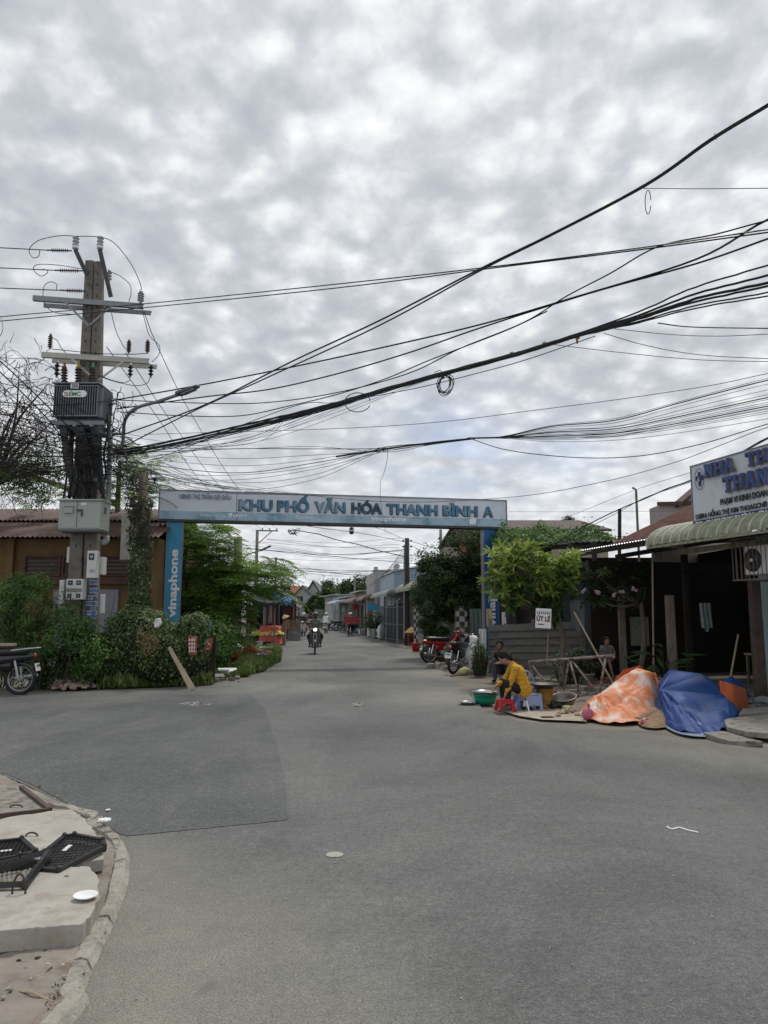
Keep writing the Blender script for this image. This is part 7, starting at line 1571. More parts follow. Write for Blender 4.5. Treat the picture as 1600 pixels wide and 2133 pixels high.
# ground cloth and litter
MA['mat_beige']=mat('beige_cloth',(.36,.31,.25),.95,.2,6,.4,30,c2=(.22,.18,.14),thr=.58,c2scale=8)
def flat(name,label,pix,z,m,bump_=.004,cat=None,sub=6,seed=0,kind=None):
    P_=[gp(*q)for q in pix];cc=sum(P_,Vector())/len(P_);rg_=random.Random(seed);b=MB();n=len(P_)*4;B_=[]
    for i,q in enumerate(P_):
        nx=P_[(i+1)%len(P_)]
        for k in range(4):B_.append(q.lerp(nx,k/4))
    for off in(0,-.003):
        base=len(b.v)
        for j in range(sub+1):
            for i in range(n):
                q=cc.lerp(B_[i],j/sub);nz=mnoise.noise(Vector((q.x*5,q.y*5,seed)));b.v.append((q.x,q.y,z+off+bump_*(nz+1)))
        for j in range(sub):
            for i in range(n):b.face((base+j*n+i,base+j*n+(i+1)%n,base+(j+1)*n+(i+1)%n,base+(j+1)*n+i))
    return b.build(name,m,smooth=True,label=label,cat=cat or name.replace('_',' '),kind=kind)
flat('ground_cloth','beige cloth spread on the road edge in front of the stove',[(1046,1481),(1080,1492),(1130,1500),(1185,1502),(1222,1504),(1215,1488),(1160,1478),(1100,1474)],.006,MA['mat_beige'],.002,seed=3)
rg=random.Random(33)
MA['husk']=mat('corn_husk',(.46,.42,.24),.8,.2,12);MA['blackbag']=mat('black_bag',(.012,.012,.013),.35,.2,4)
def crumple(name,label,px,py,r,m,seed,cat=None,flat_=.5,group=None,par=None):
    c_=gp(px,py);b=MB();b.ell((0,0,0),(1,1,1),None,16,10);o=[]
    for v_ in b.v:
        v_=Vector(v_);k=1+.45*mnoise.noise(v_*2.2+Vector((seed*5.3,1,2)))+.22*mnoise.noise(v_*6+Vector((seed,3,1)));q=Vector((v_.x*r[0],v_.y*r[1],(v_.z+.75)*r[2]*flat_))*k;q.z=max(.004,q.z);o.append(tuple(q+c_+Vector((0,0,.012))))
    b.v=o;return b.build(name,m,label=label,cat=cat or name.replace('_',' '),group=group)
crumple('plastic_bag','pale yellow green bag of husks in front of the stove',1130,1476,(.11,.10,.12),MA['husk'],1);crumple('plastic_bag','crumpled black bag in front of the tilted basin',1156,1477,(.15,.11,.12),MA['blackbag'],2)
for k,(x,y,s)in enumerate(((1178,1487,.07),(1188,1481,.08),(1168,1488,.06),(1196,1486,.07),(1180,1479,.07),(1204,1492,.06),(1163,1494,.05))):crumple('husk_scrap','one of the pale husk scraps strewn on the beige cloth',x,y,(s,s*.7,s),MA['husk']if k%3 else MA['mat_beige'],10+k,group='husk scraps on the beige cloth',cat='scrap')
c=gp(1140,1496);MB().box((c.x,c.y,.022),(.19,.07,.012),.1).build('dark_tray',MA['wok'],label='small dark flat tray on the beige cloth',cat='tray',bevel=.004)
c=gp(1100,1479);lathe_obj('metal_dish','dark round plate at the foot of the blue stool',(c.x,c.y,.01),basin(.12,.025),MA['wok'],cat='dish')
b=MB();b.tube([at(1104,1488,12.0),at(1097,1460,12.1)],.008,6);b.build('white_stick',MA['foam'],label='thin white stick standing in front of the pale blue chair',cat='stick')
bag('pink plastic bag hanging full on the left end of the orange tarpaulin',tuple(gp(1225,1500)),(.085,.07,.10),mat('pink_plastic',(.42,.10,.17),.3,.15,6,spec=.6),3,cat='plastic bag',name='plastic_bag',disp=.03)
crumple('snack_wrapper','red and white crumpled wrapper between the two tarpaulins',1347,1511,(.10,.07,.09),mat('red_wrapper',(.45,.05,.05),.4,.2,9,c2=(.6,.58,.55),thr=.5,c2scale=9),4)
c=gp(1336,1503);MB().box((c.x,c.y,.04),(.25,.07,.06),-.3).build('wood_block',MA['wood_pale'],label='short pale wooden block beside the red wrapper',cat='wood block',bevel=.004)
# rusty trestle
MA['pipe_rust']=mat('flaking_pipe',(.22,.205,.18),.8,.25,9,c2=(.10,.06,.04),thr=.54,c2scale=12)
t=wthing('trestle','long rusty pipe trestle standing behind the stove and basins','trestle',(at(1190,1440,14.6).x,14.6,0))
for nm,a,b_,r,ya,yb in(('top_bar',(1102,1379),(1276,1366),.027,14.9,14.4),('leg',(1103,1379),(1116,1432),.024,14.9,15.3),('leg',(1107,1383),(1142,1430),.018,14.9,14.5),('leg',(1186,1374),(1174,1440),.022,14.65,14.9),('leg',(1187,1375),(1207,1448),.022,14.65,14.4),('leg',(1190,1375),(1245,1444),.020,14.65,14.4),('leg',(1262,1369),(1248,1448),.024,14.45,14.3),('leg',(1266,1368),(1283,1425),.022,14.45,14.9),('bottom_bar',(1195,1451),(1262,1441),.024,14.4,14.4)):
    mb=MB();A_=at(*a,ya);B_=at(*b_,yb);B_.z=max(.01,B_.z);mb.tube([A_,B_],r,7);mb.build(nm,MA['pipe_rust'],t,smooth=True)
for k in range(26):
    x=rg.uniform(1120,1290);y=rg.uniform(1425,1456);c_=gp(x,y);MB().box((c_.x,c_.y,.03+rg.uniform(0,.09)),(rg.uniform(.10,.35),rg.uniform(.06,.16),rg.uniform(.04,.08)),rg.uniform(-.8,.8),).build('rubble_piece',rg.choice([MA['concrete_dirty'],MA['post_old'],MA['brick']]),label='one of the broken bricks and boards lying under the trestle',cat='rubble',group='rubble under the trestle')
# ---------------------------------------------------------------- tarpaulins
MA['tarp_o']=mat('orange_tarp',(.60,.20,.08),.6,.12,3,.3,12,c2=(.60,.50,.42),thr=.54,soft=.10,c2scale=2.6,detail=6,spec=.5);MA['tarp_ored']=mat('deep_orange_tarp',(.40,.075,.025),.5,.2,3);MA['tarp_b']=mat('blue_tarp',(.013,.050,.19),.62,.25,2.5,.3,12,c2=(.035,.09,.26),thr=.62,c2scale=2,spec=.3);MA['tarp_pale']=mat('faded_tarp',(.16,.20,.30),.6,.2,5)
def tarp(label,boundary,peaks,m,seed,fold=.05,p=.85,inner=None):
    """a sheet pulled taut from a ridge (peaks: x, y, height, _) down to its outline on the ground, with radial and crumpled folds"""
    P_=[gp(*q)for q in boundary];C=catmull(P_+[P_[0]],14)[:-1];n=len(C);b=MB();ns=44
    R_=[Vector((q[0],q[1],q[2]))for q in peaks]
    if len(R_)==1:R_=[R_[0],R_[0]+Vector((.02,0,0))]
    def near(c):
        best=None
        for u,w in zip(R_[:-1],R_[1:]):
            d=Vector((w.x-u.x,w.y-u.y));f=max(0,min(1,((c.x-u.x)*d.x+(c.y-u.y)*d.y)/max(1e-9,d.length_squared)));q=u.lerp(w,f);e=(q.x-c.x)**2+(q.y-c.y)**2
            if best is None or e<best[0]:best=(e,q)
        return best[1]
    K=[near(c)for c in C]
    for it in range(6):K=[(K[i-1]+K[i]*2+K[(i+1)%n])/4 for i in range(n)]
    rows=[]
    for off in(0,-.005):
        base=len(b.v)
        for j in range(ns+1):
            r=j/ns
            for i in range(n):
                k=K[i];x=k.x+(C[i].x-k.x)*r;y=k.y+(C[i].y-k.y)*r;env=math.sin(math.pi*min(1,r*1.1))**.6 if r<.9 else.4
                z=k.z*(1-r)**p if r<1 else 0
                rad=abs(mnoise.noise(Vector((C[i].x*3.1,C[i].y*3.1,seed))));n1=mnoise.noise(Vector((x*2.6,y*2.6,seed)));n2=abs(mnoise.noise(Vector((x*7+9,y*7,seed*2))));n3=abs(mnoise.noise(Vector((x*17,y*17+4,seed*3))))
                z+=env*fold*(1.8*n1-2.2*rad-.8*n2-.32*n3+.9);b.v.append((x,y,max(.006,z)+off))
        for j in range(ns):
            for i in range(n):b.face((base+j*n+i,base+j*n+(i+1)%n,base+(j+1)*n+(i+1)%n,base+(j+1)*n+i))
        b.face([base+i for i in range(n)])
    return b.build('tarpaulin',m,label=label,cat='tarpaulin',smooth=True)
def pk(px,Y,h,r):return(at(px,1400,Y).x,Y,h,r)
tarp('orange and white faded tarpaulin heaped on the road edge',[(1204,1489),(1222,1499),(1262,1507),(1305,1509),(1342,1503),(1366,1488),(1384,1468),(1380,1455),(1330,1450),(1270,1457),(1225,1471)],[pk(1362,12.6,.62,.75),pk(1330,12.6,.70,.55),pk(1280,12.4,.50,.4),pk(1245,12.2,.25,.4)],MA['tarp_o'],3.3,fold=.07,p=.85)
tarp('dark orange end of a tarpaulin bulging behind the faded orange one',[(1255,1459),(1290,1466),(1350,1464),(1372,1452),(1340,1440),(1280,1442)],[pk(1300,13.6,.60,.5),pk(1335,13.6,.68,.45)],MA['tarp_ored'],5.1,fold=.04)
tarp('big blue tarpaulin draped over a heap right of the orange one',[(1362,1487),(1376,1506),(1402,1521),(1440,1531),(1482,1530),(1515,1517),(1550,1499),(1535,1478),(1500,1462),(1440,1456),(1380,1458),(1355,1468)],[pk(1370,12.1,.40,0),pk(1400,12.3,.69,.62),pk(1462,12.2,.64,.62),pk(1505,12.0,.30,.6)],MA['tarp_b'],8.2,fold=.075,p=.85)
tarp('faded lower edge of the blue tarpaulin lying flat on the road',[(1366,1492),(1382,1512),(1412,1528),(1452,1535),(1492,1533),(1500,1522),(1440,1505),(1400,1480)],[pk(1400,11.0,.14,.4),pk(1440,10.6,.06,.3)],MA['tarp_pale'],9.4,fold=.02)
tarp('blue tarpaulin with orange lining half open at the foot of the red post',[(1478,1478),(1510,1488),(1545,1482),(1566,1468),(1560,1456),(1515,1450),(1480,1458)],[pk(1525,13.0,.56,.42),pk(1497,13.0,.42,.3),pk(1548,13.1,.38,.3)],MA['tarp_b'],6.7,fold=.07)
tarp('crumpled bright orange lining showing beside the blue tarpaulin',[(1480,1482),(1496,1490),(1530,1492),(1562,1476),(1545,1466),(1500,1466)],[pk(1498,12.4,.52,.25),pk(1528,12.3,.46,.28),pk(1552,12.6,.36,.25)],mat('orange_lining',(.42,.09,.02),.45,.2,4),2.9,fold=.07)
tarp('small heap of sand between the orange and blue tarpaulins',[(1322,1500),(1340,1514),(1375,1517),(1400,1508),(1385,1488),(1345,1482)],[pk(1365,11.3,.20,.4)],mat('sand',(.24,.165,.10),.95,.25,8,.8,30),4.2,fold=.03)
# broken pavement slabs at the right edge
rg=random.Random(44)
for k,(pl_,lab)in enumerate((([(1508,1512),(1600,1502),(1640,1520),(1625,1545),(1560,1540),(1515,1528)],'broken grey pavement slab right of the blue tarpaulin'),([(1548,1490),(1610,1484),(1650,1498),(1600,1501),(1540,1508)],'second grey slab behind the broken one at the right edge'),([(1465,1533),(1508,1528),(1560,1543),(1590,1552),(1520,1549)],'thin cracked slab at the road edge below the blue tarpaulin'))):
    P_=[gp(*q)for q in pl_];b=MB();hh=(.10,.12,.035)[k];zz_=[hh+rg.uniform(-.015,.02)for _ in P_];b.prism([(q.x,q.y)for q in P_],[zz-.07 for zz in zz_],zz_);b.build('pavement_slab',MA['concrete_dirty'],label=lab,cat='slab',bevel=.008)
crumple('plastic_sack','crumpled pale grey sack behind the slabs at the right edge',1590,1474,(.24,.2,.18),MA['tarp_grey'],21);crumple('plastic_sheet','dirty plastic sheet lying at the foot of the red post',1550,1478,(.3,.16,.07),MA['concrete_dirty'],22)
b=MB();b.box(fp(-.1,.9,.03),(.1,.8,.06),ax);b.build('door_sill',MA['concrete'],label='short concrete sill before the dark doorway',cat='sill')
# ================================================================ market stalls on the left side of the street
def stallpost(t,pts,r=.035,m='post_old'):
    for(px,py0,py1,Y)in pts:a=at(px,py0,Y);b=MB();b.tube([(a.x,Y,0),a],r,6);b.build('pole',MA[m],t)
def awn_cloth(t,name,corners,sag,m,seed=0,th=.02):
    A_,B_,C2,D_=[Vector(c)for c in corners];b=MB()
    for off in(0,-th):b.grid(lambda u,v:A_.lerp(B_,u).lerp(D_.lerp(C2,u),v)-Vector((0,0,sag*math.sin(math.pi*u)*math.sin(math.pi*(.15+.7*v))-.05*mnoise.noise(Vector((u*5,v*5,seed)))-off)),16,8)
    b.grid(lambda u,v:A_.lerp(B_,u)-Vector((0,0,sag*math.sin(math.pi*u)*.45+v*(.16+.06*math.sin(u*21)))),16,2)
    return b.build(name,m,t,smooth=True)
MA['dark_cloth2']=mat('black_awning_cloth',(.022,.024,.026),.9,.3,3);MA['tarp_blue2']=mat('bright_blue_tarp',(.03,.14,.42),.5,.15,2);MA['peach']=mat('pink_cloth',(.55,.115,.09),.75,.12,4,.3,12);MA['grey_rail']=MA['steel']
t=wthing('market_stall','clothes stall with a sagging black cloth roof beside the pink covered table','stall',(at(540,1340,35).x,35.5,0))
stallpost(t,[(514,1246,1340,33.5),(573,1252,1335,35.5),(520,1246,1330,38),(578,1256,1330,38.5)])
awn_cloth(t,'cloth_roof',(at(508,1240,33.2),at(576,1256,35),at(590,1250,38.5),at(528,1238,38.5)),.25,MA['dark_cloth2'],1)
b=MB();a=at(514,1262,38.4);c_=at(580,1262,38.4);b.box(((a.x+c_.x)/2,38.5,1.0),(c_.x-a.x,.05,2.0));b.build('back_cloth',MA['dark_cloth2'],t)
cl_cols=[('dark_cloth',518),('maroon',524),('dark_cloth',530),('jean',536),('dark_cloth',542),('white_cloth',552),('grey_shirt',558),('white_cloth',564),('stripe',569),('jean',575),('stripe',580),('dark_cloth',586)]
for k,(c,px)in enumerate(cl_cols):
    lab='pale garment hanging at the front of the clothes stall' if c in('white_cloth','grey_shirt','stripe')else 'dark garment hanging in the clothes stall'
    o=cloth(lab,px-4,px+3,1258+(k%3),1296+(k*7)%12,35.8+.12*k,C_[c],2.5,40+k,name='hanging_garment',cat='garment',amp=.05);o['group']='pale garments of the clothes stall' if 'pale' in lab else 'dark garments of the clothes stall'
t=wthing('market_table','table draped with a bright pink cloth by the roadside','table',(at(562,1345,36.2).x,36.2,0))
a=at(541,1300,36);c_=at(583,1300,36);b=MB()
P_=[(a.x,35.6),(c_.x,35.6),(c_.x+.1,37.2),(a.x+.1,37.2)];top=.98
def tc(u,v):
    ang=u*2*math.pi;cx_,cy_=(a.x+c_.x)/2,36.3;rx=(c_.x-a.x)/2;ry=.62
    q=lambda s:(cx_+rx*s*math.copysign(abs(math.cos(ang))**.5,math.cos(ang)),cy_+ry*s*math.copysign(abs(math.sin(ang))**.5,math.sin(ang)))
    if v<.35:x,y=q(v/.35*.98);return Vector((x,y,top+.05*mnoise.noise(Vector((x*3,y*3,1)))))
    f=(v-.35)/.65;x,y=q(.98+.10*f+.05*f*math.sin(ang*11));return Vector((x,y,max(.04+.12*(1+math.sin(ang*3)),top*(1-f))))
b.grid(tc,72,14);b.build('pink_cloth',MA['peach'],t,smooth=True)
b=MB();b.box(((a.x+c_.x)/2,36.3,.93),(c_.x-a.x-.1,1.1,.04));b.build('table_top',MA['wood'],t)
for sx in(a.x+.1,c_.x-.1):
    for sy in(35.85,36.75):b=MB();b.box((sx,sy,.46),(.05,.05,.92));b.build('leg',MA['wood'],t)
t=wthing('market_stall','farther stall under a bright blue tarpaulin and a dark sloping roof','stall',(at(595,1325,44).x,45,0))
stallpost(t,[(572,1236,1330,42),(612,1262,1320,46),(586,1236,1325,47),(622,1262,1315,50)])
awn_cloth(t,'blue_tarpaulin',(at(569,1236,41.5),at(607,1254,43),at(600,1250,46),at(572,1230,45)),.25,MA['tarp_blue2'],3)
awn_cloth(t,'blue_flap',(at(588,1254,42.5),at(606,1252,43.5),at(610,1244,46),at(592,1242,46)),.1,MA['tarp_blue2'],4)
b=MB();b.slab([at(572,1229,46),at(618,1256,47),at(624,1252,52),at(580,1226,52)],(0,0,.06));b.slab([at(612,1263,49),at(625,1268,49.5),at(630,1264,56),at(618,1259,56)],(0,0,.05));b.build('tin_roof',MA['dark_steel'],t)
b=MB();a=at(578,1262,48.5);c_=at(617,1262,48.5);b.box(((a.x+c_.x)/2,48.6,1.1),(c_.x-a.x,.05,2.2));b.build('back_wall',mat('maroon_board',(.06,.022,.02),.9,.2,2),t)
for k in range(4):q=at(609,1300,44.5);crate('stacked slatted brown crate behind the person in the conical hat',(q.x,44.5,.0+k*.30),.95,.5,.28,MA['wood']if k>1 else MA['tarp_grey'],.05,group='stack of brown crates beyond the conical hat')
q=gp(607,1333);tarp('bright orange sheet heaped on the ground beyond the conical hat',[(598,1329),(612,1331),(622,1327),(619,1322),(600,1322)],[(q.x,46.5,.85,.7)],mat('orange_sheet',(.60,.13,.04),.6,.15,3),3.9,fold=.05)
b=MB();b.box((at(588,1320,38.2).x,38.2,.55),(.35,.35,1.1));b.build('wooden_crate',MA['wood'],label='upright weathered wooden box left of the person in the conical hat',cat='box')
# flowers in a blue tub
def tub(label,px,py,r,h,m,name='tub',fill=None,group=None,Y=None):
    c_=gp(px,py)if Y is None else Vector((at(px,py,Y).x,Y,0));b=MB();b.lathe([(r*.75,0),(r*.95,h*.85),(r,h),(r*1.07,h),(r*1.07,h+.012),(r*.93,h+.012),(r*.86,h*.7),(.001,h*.7)],c_,20);return b.build(name,m,smooth=True,label=label,cat=name.replace('_',' '),group=group),c_
t_,c_=tub('blue plastic tub full of yellow flowers in front of the pink covered table',562,1348,.26,.36,mat('tub_blue',(.03,.10,.30),.4,.1))
rgp=np.random.RandomState(200)
def flowers(label,c,rx,ry,h,n,cols,seed,size=.05,stems=True):
    rg=random.Random(seed);t=wthing('flower_bunch',label,'flowers',c);mb=MB();heads=[MB()for _ in cols]
    for i in range(n):
        a=rg.uniform(0,6.28);f=math.sqrt(rg.random());q=Vector(c)+Vector((math.cos(a)*rx*f,math.sin(a)*ry*f,h*(1-.35*f*f)*rg.uniform(.85,1.1)));k=rg.randrange(len(cols));s=size*rg.uniform(.7,1.2)
        heads[k].ell(q,(s,s,s*.8),None,6,4)
        if i%3==0:mb.tube([Vector(c)+Vector((math.cos(a)*rx*.25*f,math.sin(a)*ry*.25*f,0)),q],.006,3,cap=False)
    mb.build('stems',MA['leaf_mid'],t)
    for k,c2 in enumerate(cols):heads[k].build('blossoms',c2,t,smooth=True)
    P,nr,ti,K=crown_pts(rgp,tuple(Vector(c)+Vector((0,0,h*.5))),(rx*.85,ry*.85,h*.45),500,20,.07,.3);leaves_mesh('leaves',P,nr,.13,.045,ti,MA['leaf_mid'],t,seed)
    return t
MA['petal_y']=mat('yellow_petal',(.68,.50,.05),.6,.15,20);MA['petal_c']=mat('cream_petal',(.62,.56,.34),.6,.12,20);MA['petal_w']=mat('white_petal',(.62,.60,.54),.6,.1,20)
flowers('mass of yellow and cream flowers spilling over the blue tub',(c_.x+.02,c_.y,.28),.62,.42,.52,330,[MA['petal_y'],MA['petal_c'],MA['petal_y']],201,.055)
flowers('second mass of yellow flowers left of the blue tub',(c_.x-.52,c_.y+.1,.25),.38,.38,.50,160,[MA['petal_y'],MA['petal_c']],202,.055)
tub('white plastic bucket under the left flowers',540,1350,.17,.30,MA['white'],'bucket')
t_,c_=tub('bright red plastic tub left of the market goods',486,1377,.30,.32,MA['red_plastic']);bag('white plastic bag piled on the red tub',(c_.x+.05,c_.y,.28),(.24,.2,.15),MA['foam'],7,disp=.12,name='plastic_bag',cat='plastic bag')
bag('tall white sack standing behind the red tub',(c_.x-.08,c_.y+.6,.15),(.2,.18,.26),MA['white'],8,disp=.1,name='sack',cat='sack')
b=MB();b.ell((c_.x+.35,c_.y+1.0,.30),(.24,.2,.30));b.build('red_garment_heap',mat('red_heap',(.30,.02,.03),.8,.2,6),smooth=True,label='bright red cloth heap behind the white bags',cat='cloth')
tub('small blue bucket in the middle of the ground goods',513,1372,.2,.22,MA['blue_plastic'],'bucket');tub('pale bucket right of the small blue bucket',524,1366,.2,.26,MA['tarp_grey'],'bucket')
t_,c2_=tub('wide pale blue basin of purple produce near the grass',556,1370,.36,.12,MA['blue_pale'],'basin')
MA['purple']=mat('purple_produce',(.14,.03,.06),.5,.25,9);MA['greens']=mat('green_produce',(.10,.20,.05),.6,.3,9);MA['onion']=mat('pale_produce',(.50,.42,.30),.5,.2,9)
def heap(label,c,r,h,n,m,s,seed):
    rg=random.Random(seed);b=MB()
    for i in range(n):a=rg.uniform(0,6.28);f=math.sqrt(rg.random());b.ell((c[0]+math.cos(a)*r*f,c[1]+math.sin(a)*r*f*.8,c[2]+h*(1-f*f)*rg.uniform(.5,1)),(s*rg.uniform(.7,1.2),s*rg.uniform(.7,1.2),s*.8),None,8,6)
    return b.build('produce_heap',m,smooth=True,label=label,cat='produce',kind=None)
heap('heap of purple produce in the pale blue basin',(c2_.x,c2_.y,.10),.3,.14,70,MA['purple'],.045,203)
q=gp(568,1358);heap('heap of pale onions beside the grass',(q.x,q.y,.05),.36,.22,80,MA['onion'],.05,204);q=gp(545,1358);heap('heap of greens behind the blue basin',(q.x,q.y,.03),.4,.2,80,MA['greens'],.06,205);q=gp(532,1358);heap('heap of pale bagged vegetables behind the pale bucket',(q.x,q.y,.03),.3,.22,40,MA['petal_w'],.07,206)
a=gp(505,1370);MB().bar(Vector((a.x,a.y+.2,.27)),Vector((a.x+1.0,a.y+.9,.34)),.12,.03).build('plank',MA['wood_pale'],label='pale plank lying across the buckets of the ground goods',cat='plank')
P,nr,ti,K=crown_pts(rgp,at(512,1345,29),(.45,.5,.4),1500,24,.1,.2);leaves_mesh('shrub',P,nr,.09,.035,ti,MA['leaf_dark'],None,207,label='dark small shrub between the red tub and the flowers',cat='shrub')
b=MB();b.tube([V(at(500,1352,29).x+math.cos(x)*.3,29,.45+math.sin(x)*.3)for x in np.linspace(0,6.28,25)[:-1]],.03,6,closed=True);b.tube([V(at(500,1352,29).x,29,.45),at(508,1330,29.3),at(514,1335,29.4)],.03,6);b.build('bicycle_wheel',MA['black'],label='dark bicycle wheel among the ground goods behind the red tub',cat='wheel')
rg=random.Random(219)
gcol=[MA['red_plastic'],MA['blue_plastic'],MA['petal_y'],MA['green_plastic'],MA['foam'],MA['peach'],MA['tub_w']if 'tub_w' in MA else MA['white'],MA['onion']]
for k in range(22):
    x=rg.uniform(495,572);y=1372-(x-495)*.22+rg.uniform(-14,3);r=rg.uniform(.10,.22);c_=gp(x,y);b=MB();b.lathe([(r*.7,0),(r,.12),(r*1.05,.125),(r*.9,.11),(.001,.10)],c_,14)
    bo_=b.build('bowl',gcol[k%8],smooth=True,label='one of the small coloured bowls of goods on the left verge',cat='bowl',group='coloured bowls on the left verge')
# ---------------------------------------------------------------- left roadside: boards, rubble, litter
b=MB();b.bar(at(352,1348,16.3),(at(402,1424,15.9).x,15.9,.02),.07,.03,up=Vector((0,-1,.3)),w2=.13);b.build('plank',MA['wood_pale'],label='long pale split plank leaning on the ivy wall',cat='plank',bevel=.004)
MA['poster_red']=mat('poster_red',(.28,.045,.025),.6,.2,4,c2=(.40,.33,.28),thr=.58,c2scale=7);MA['poster_orange']=mat('poster_orange',(.34,.10,.035),.6,.25,5,c2=(.45,.40,.35),thr=.58,c2scale=6)
t=wthing('old_panel','dark rotten board fence end behind the orange banner','fence',(at(435,1420,17.2).x,17.2,0));b=MB();
for k in range(5):x=at(418+k*6.5,1400,17.3).x;b.box((x,17.3+.01*k,.70-.04*k),(.07,.02,1.4-.08*k))
b.build('boards',MA['dark_wood'],t)
for lab,pts,m in(('red poster with white lettering half hidden in the ivy',[(391,1326),(411,1326),(409,1365),(393,1362)],'poster_red'),('torn triangular orange banner at the end of the ivy wall',[(412,1332),(443,1330),(441,1350),(420,1373),(413,1370)],'poster_orange')):
    Y=16.35 if m=='poster_red' else 16.9;t=wthing('poster',lab,'poster',at(*pts[-1],Y));b=MB();b.slab([at(*q,Y)for q in pts],(0,.02,0));b.build('sheet',MA[m],t)
    b=MB()
    if m=='poster_red':
        for k,yy in enumerate((1333,1341,1349,1356)):
            for j in range(3):q=at(395+j*5,yy,Y-.004);b.box(q,(.03,.004,.05))
    else:b.slab([at(*q,Y-.004)for q in((424,1342),(431,1333),(439,1344))],(0,-.004,0));b.box(at(428,1352,Y-.006),(.14,.004,.02))
    b.build('white_print',MA['white'],t)
q=at(325,1308,16.2);bag('white plastic bag caught on top of the ivy',(q.x,16.2,q.z),(.085,.06,.08),MA['white'],12,neck=True,disp=.11,name='plastic_bag',cat='plastic bag');q=at(437,1312,16.9);bag('dirty white rag hooked on the ivy end above the banner',(q.x,16.9,q.z),(.06,.03,.07),MA['tarp_grey'],13,neck=True,disp=.08,name='rag',cat='rag')
crumple('dry_leaf_clump','dry brown clump hanging on the ivy wall below the white bag',311,1420,(.14,.1,.2),MA['husk'],31)if False else None
rgp2=np.random.RandomState(210);P=np.array(at(311,1335,16.18))[None,:]+rgp2.normal(0,1,(260,3))*[.12,.04,.14];leaves_mesh('dry_leaves',P,rgp2.normal(0,.5,(260,3))+[0,-1,.2],.07,.035,rgp2.rand(260),MA['leaf_dry'],None,211,label='patch of dry brown leaves in the middle of the ivy wall',cat='leaves')
def chunk(name,label,px,py,d,m,rz,tilt=0,seed=0,group=None,z=0,cat=None):
    rg=random.Random(seed);c_=gp(px,py);b=MB();b.box((0,0,0),d,rot=Matrix.Rotation(rz,3,'Z')@Matrix.Rotation(tilt,3,'X'));b.v=[tuple(Vector(v_)*(1+rg.uniform(-.12,.12))+Vector((c_.x,c_.y,0)))for v_ in b.v];mz=min(v_[2]for v_ in b.v);b.v=[(v_[0],v_[1],v_[2]-mz+z)for v_ in b.v]
    return b.build(name,m,label=label,cat=cat or name.replace('_',' '),group=group,bevel=.006)
chunk('concrete_block','upright grey concrete block at the end of the ivy wall',424,1420,(.18,.15,.32),MA['concrete'],.2,.08,1);chunk('concrete_slab','flat broken concrete slab among the stones left of the white slab',447,1418,(.42,.3,.10),MA['concrete_dirty'],.3,.15,2);chunk('concrete_slab','tilted white broken slab lying on the grass by the road',478,1408,(.55,.26,.035),MA['white'],.75,.75,3);chunk('concrete_slab','second piece of the white slab standing on edge',468,1412,(.28,.04,.22),MA['white'],-.5,.4,4);chunk('timber_piece','short rotten timber on the grass behind the white slab',505,1396,(.5,.1,.08),MA['wood'],.4,.1,5)
rg=random.Random(215)
for k in range(26):chunk('stone','one of the small stones and scraps along the left road edge',rg.uniform(420,500),rg.uniform(1411,1421),(rg.uniform(.04,.12),)*2+(rg.uniform(.03,.08),),rg.choice([MA['concrete'],MA['concrete_dirty'],MA['post_old']]),rg.uniform(0,3),0,20+k,group='small stones along the left road edge')
MA['brick_pale']=mat('pale_brick',(.36,.235,.19),.9,.2,9,.4,20,c2=(.42,.38,.34),thr=.55,c2scale=11)
bricks=[]
for k in range(150):
    f=rg.random()**.7;a=rg.uniform(0,6.28);x=152+math.cos(a)*48*f;y=1434+math.sin(a)*4.5*f;z=max(0,(1-f)*.24*rg.uniform(.2,1.1))
    if k<12:o=chunk('broken_brick','one of the broken bricks in the pile at the far left road edge',x,y,(rg.uniform(.05,.15),rg.uniform(.05,.09),rg.uniform(.03,.065)),MA['brick_pale']if k%3 else MA['concrete'],rg.uniform(0,3),rg.uniform(-.5,.5),60+k,group='broken bricks in the pile',z=z);bricks.append(o)
    else:
        o=bricks[k%12].copy();col.objects.link(o);c_=gp(x,y);o.location=(c_.x,c_.y,z);o.rotation_euler=(rg.uniform(-.4,.4),rg.uniform(-.4,.4),rg.uniform(0,6))
# ---------------------------------------------------------------- right roadside beside the parked motorbikes
q=gp(980,1402);bag('big crumpled white sack tied up beside the black motorbike',(q.x+.08,q.y+.1,0),(.26,.2,.42),MA['foam'],21,disp=.13,neck=True,name='sack',cat='sack')
q=gp(966,1405);bag('small yellowish bag at the foot of the white sack',(q.x,q.y,0),(.14,.12,.10),MA['husk'],22,disp=.08,neck=False);q=gp(992,1401);bag('second yellowish bag right of the white sack foot',(q.x,q.y,0),(.12,.11,.09),MA['husk'],23,disp=.08,neck=False)
o=cloth('white sheet hanging over the handlebar of the black motorbike',998,1013,1310,1352,20.2,C_['white_cloth'],2,61,name='hanging_sheet');o=cloth('greenish jacket hanging in front of the checkered pillar',978,1003,1268,1322,22.8,mat('green_jacket',(.085,.12,.105),.9,.3,8),3,62,name='hanging_jacket',cat='jacket');o=cloth('pale bag hanging on the right blue post',1014,1025,1268,1305,21.5,C_['tan'],1.5,63,name='hanging_bag',cat='bag');cloth('white paper hanging behind the right blue post',1046,1054,1275,1300,22,C_['white_cloth'],1,64,name='hanging_paper',cat='paper',amp=.01)
b=MB();b.tube([(at(995,1330,19.7).x,19.7,0),at(998,1320,19.7)],.015,5);b.tube([at(1003,1345,20),at(1013,1335,20.5)],.012,5)
for k in range(7):c_=at(993+rg.uniform(-9,9),1348+rg.uniform(-12,12),19.7);b.tube([c_+V(math.cos(a)*.14,rg.uniform(-.02,.02),math.sin(a)*.1)for a in np.linspace(0,5.5,14)],.008,4)
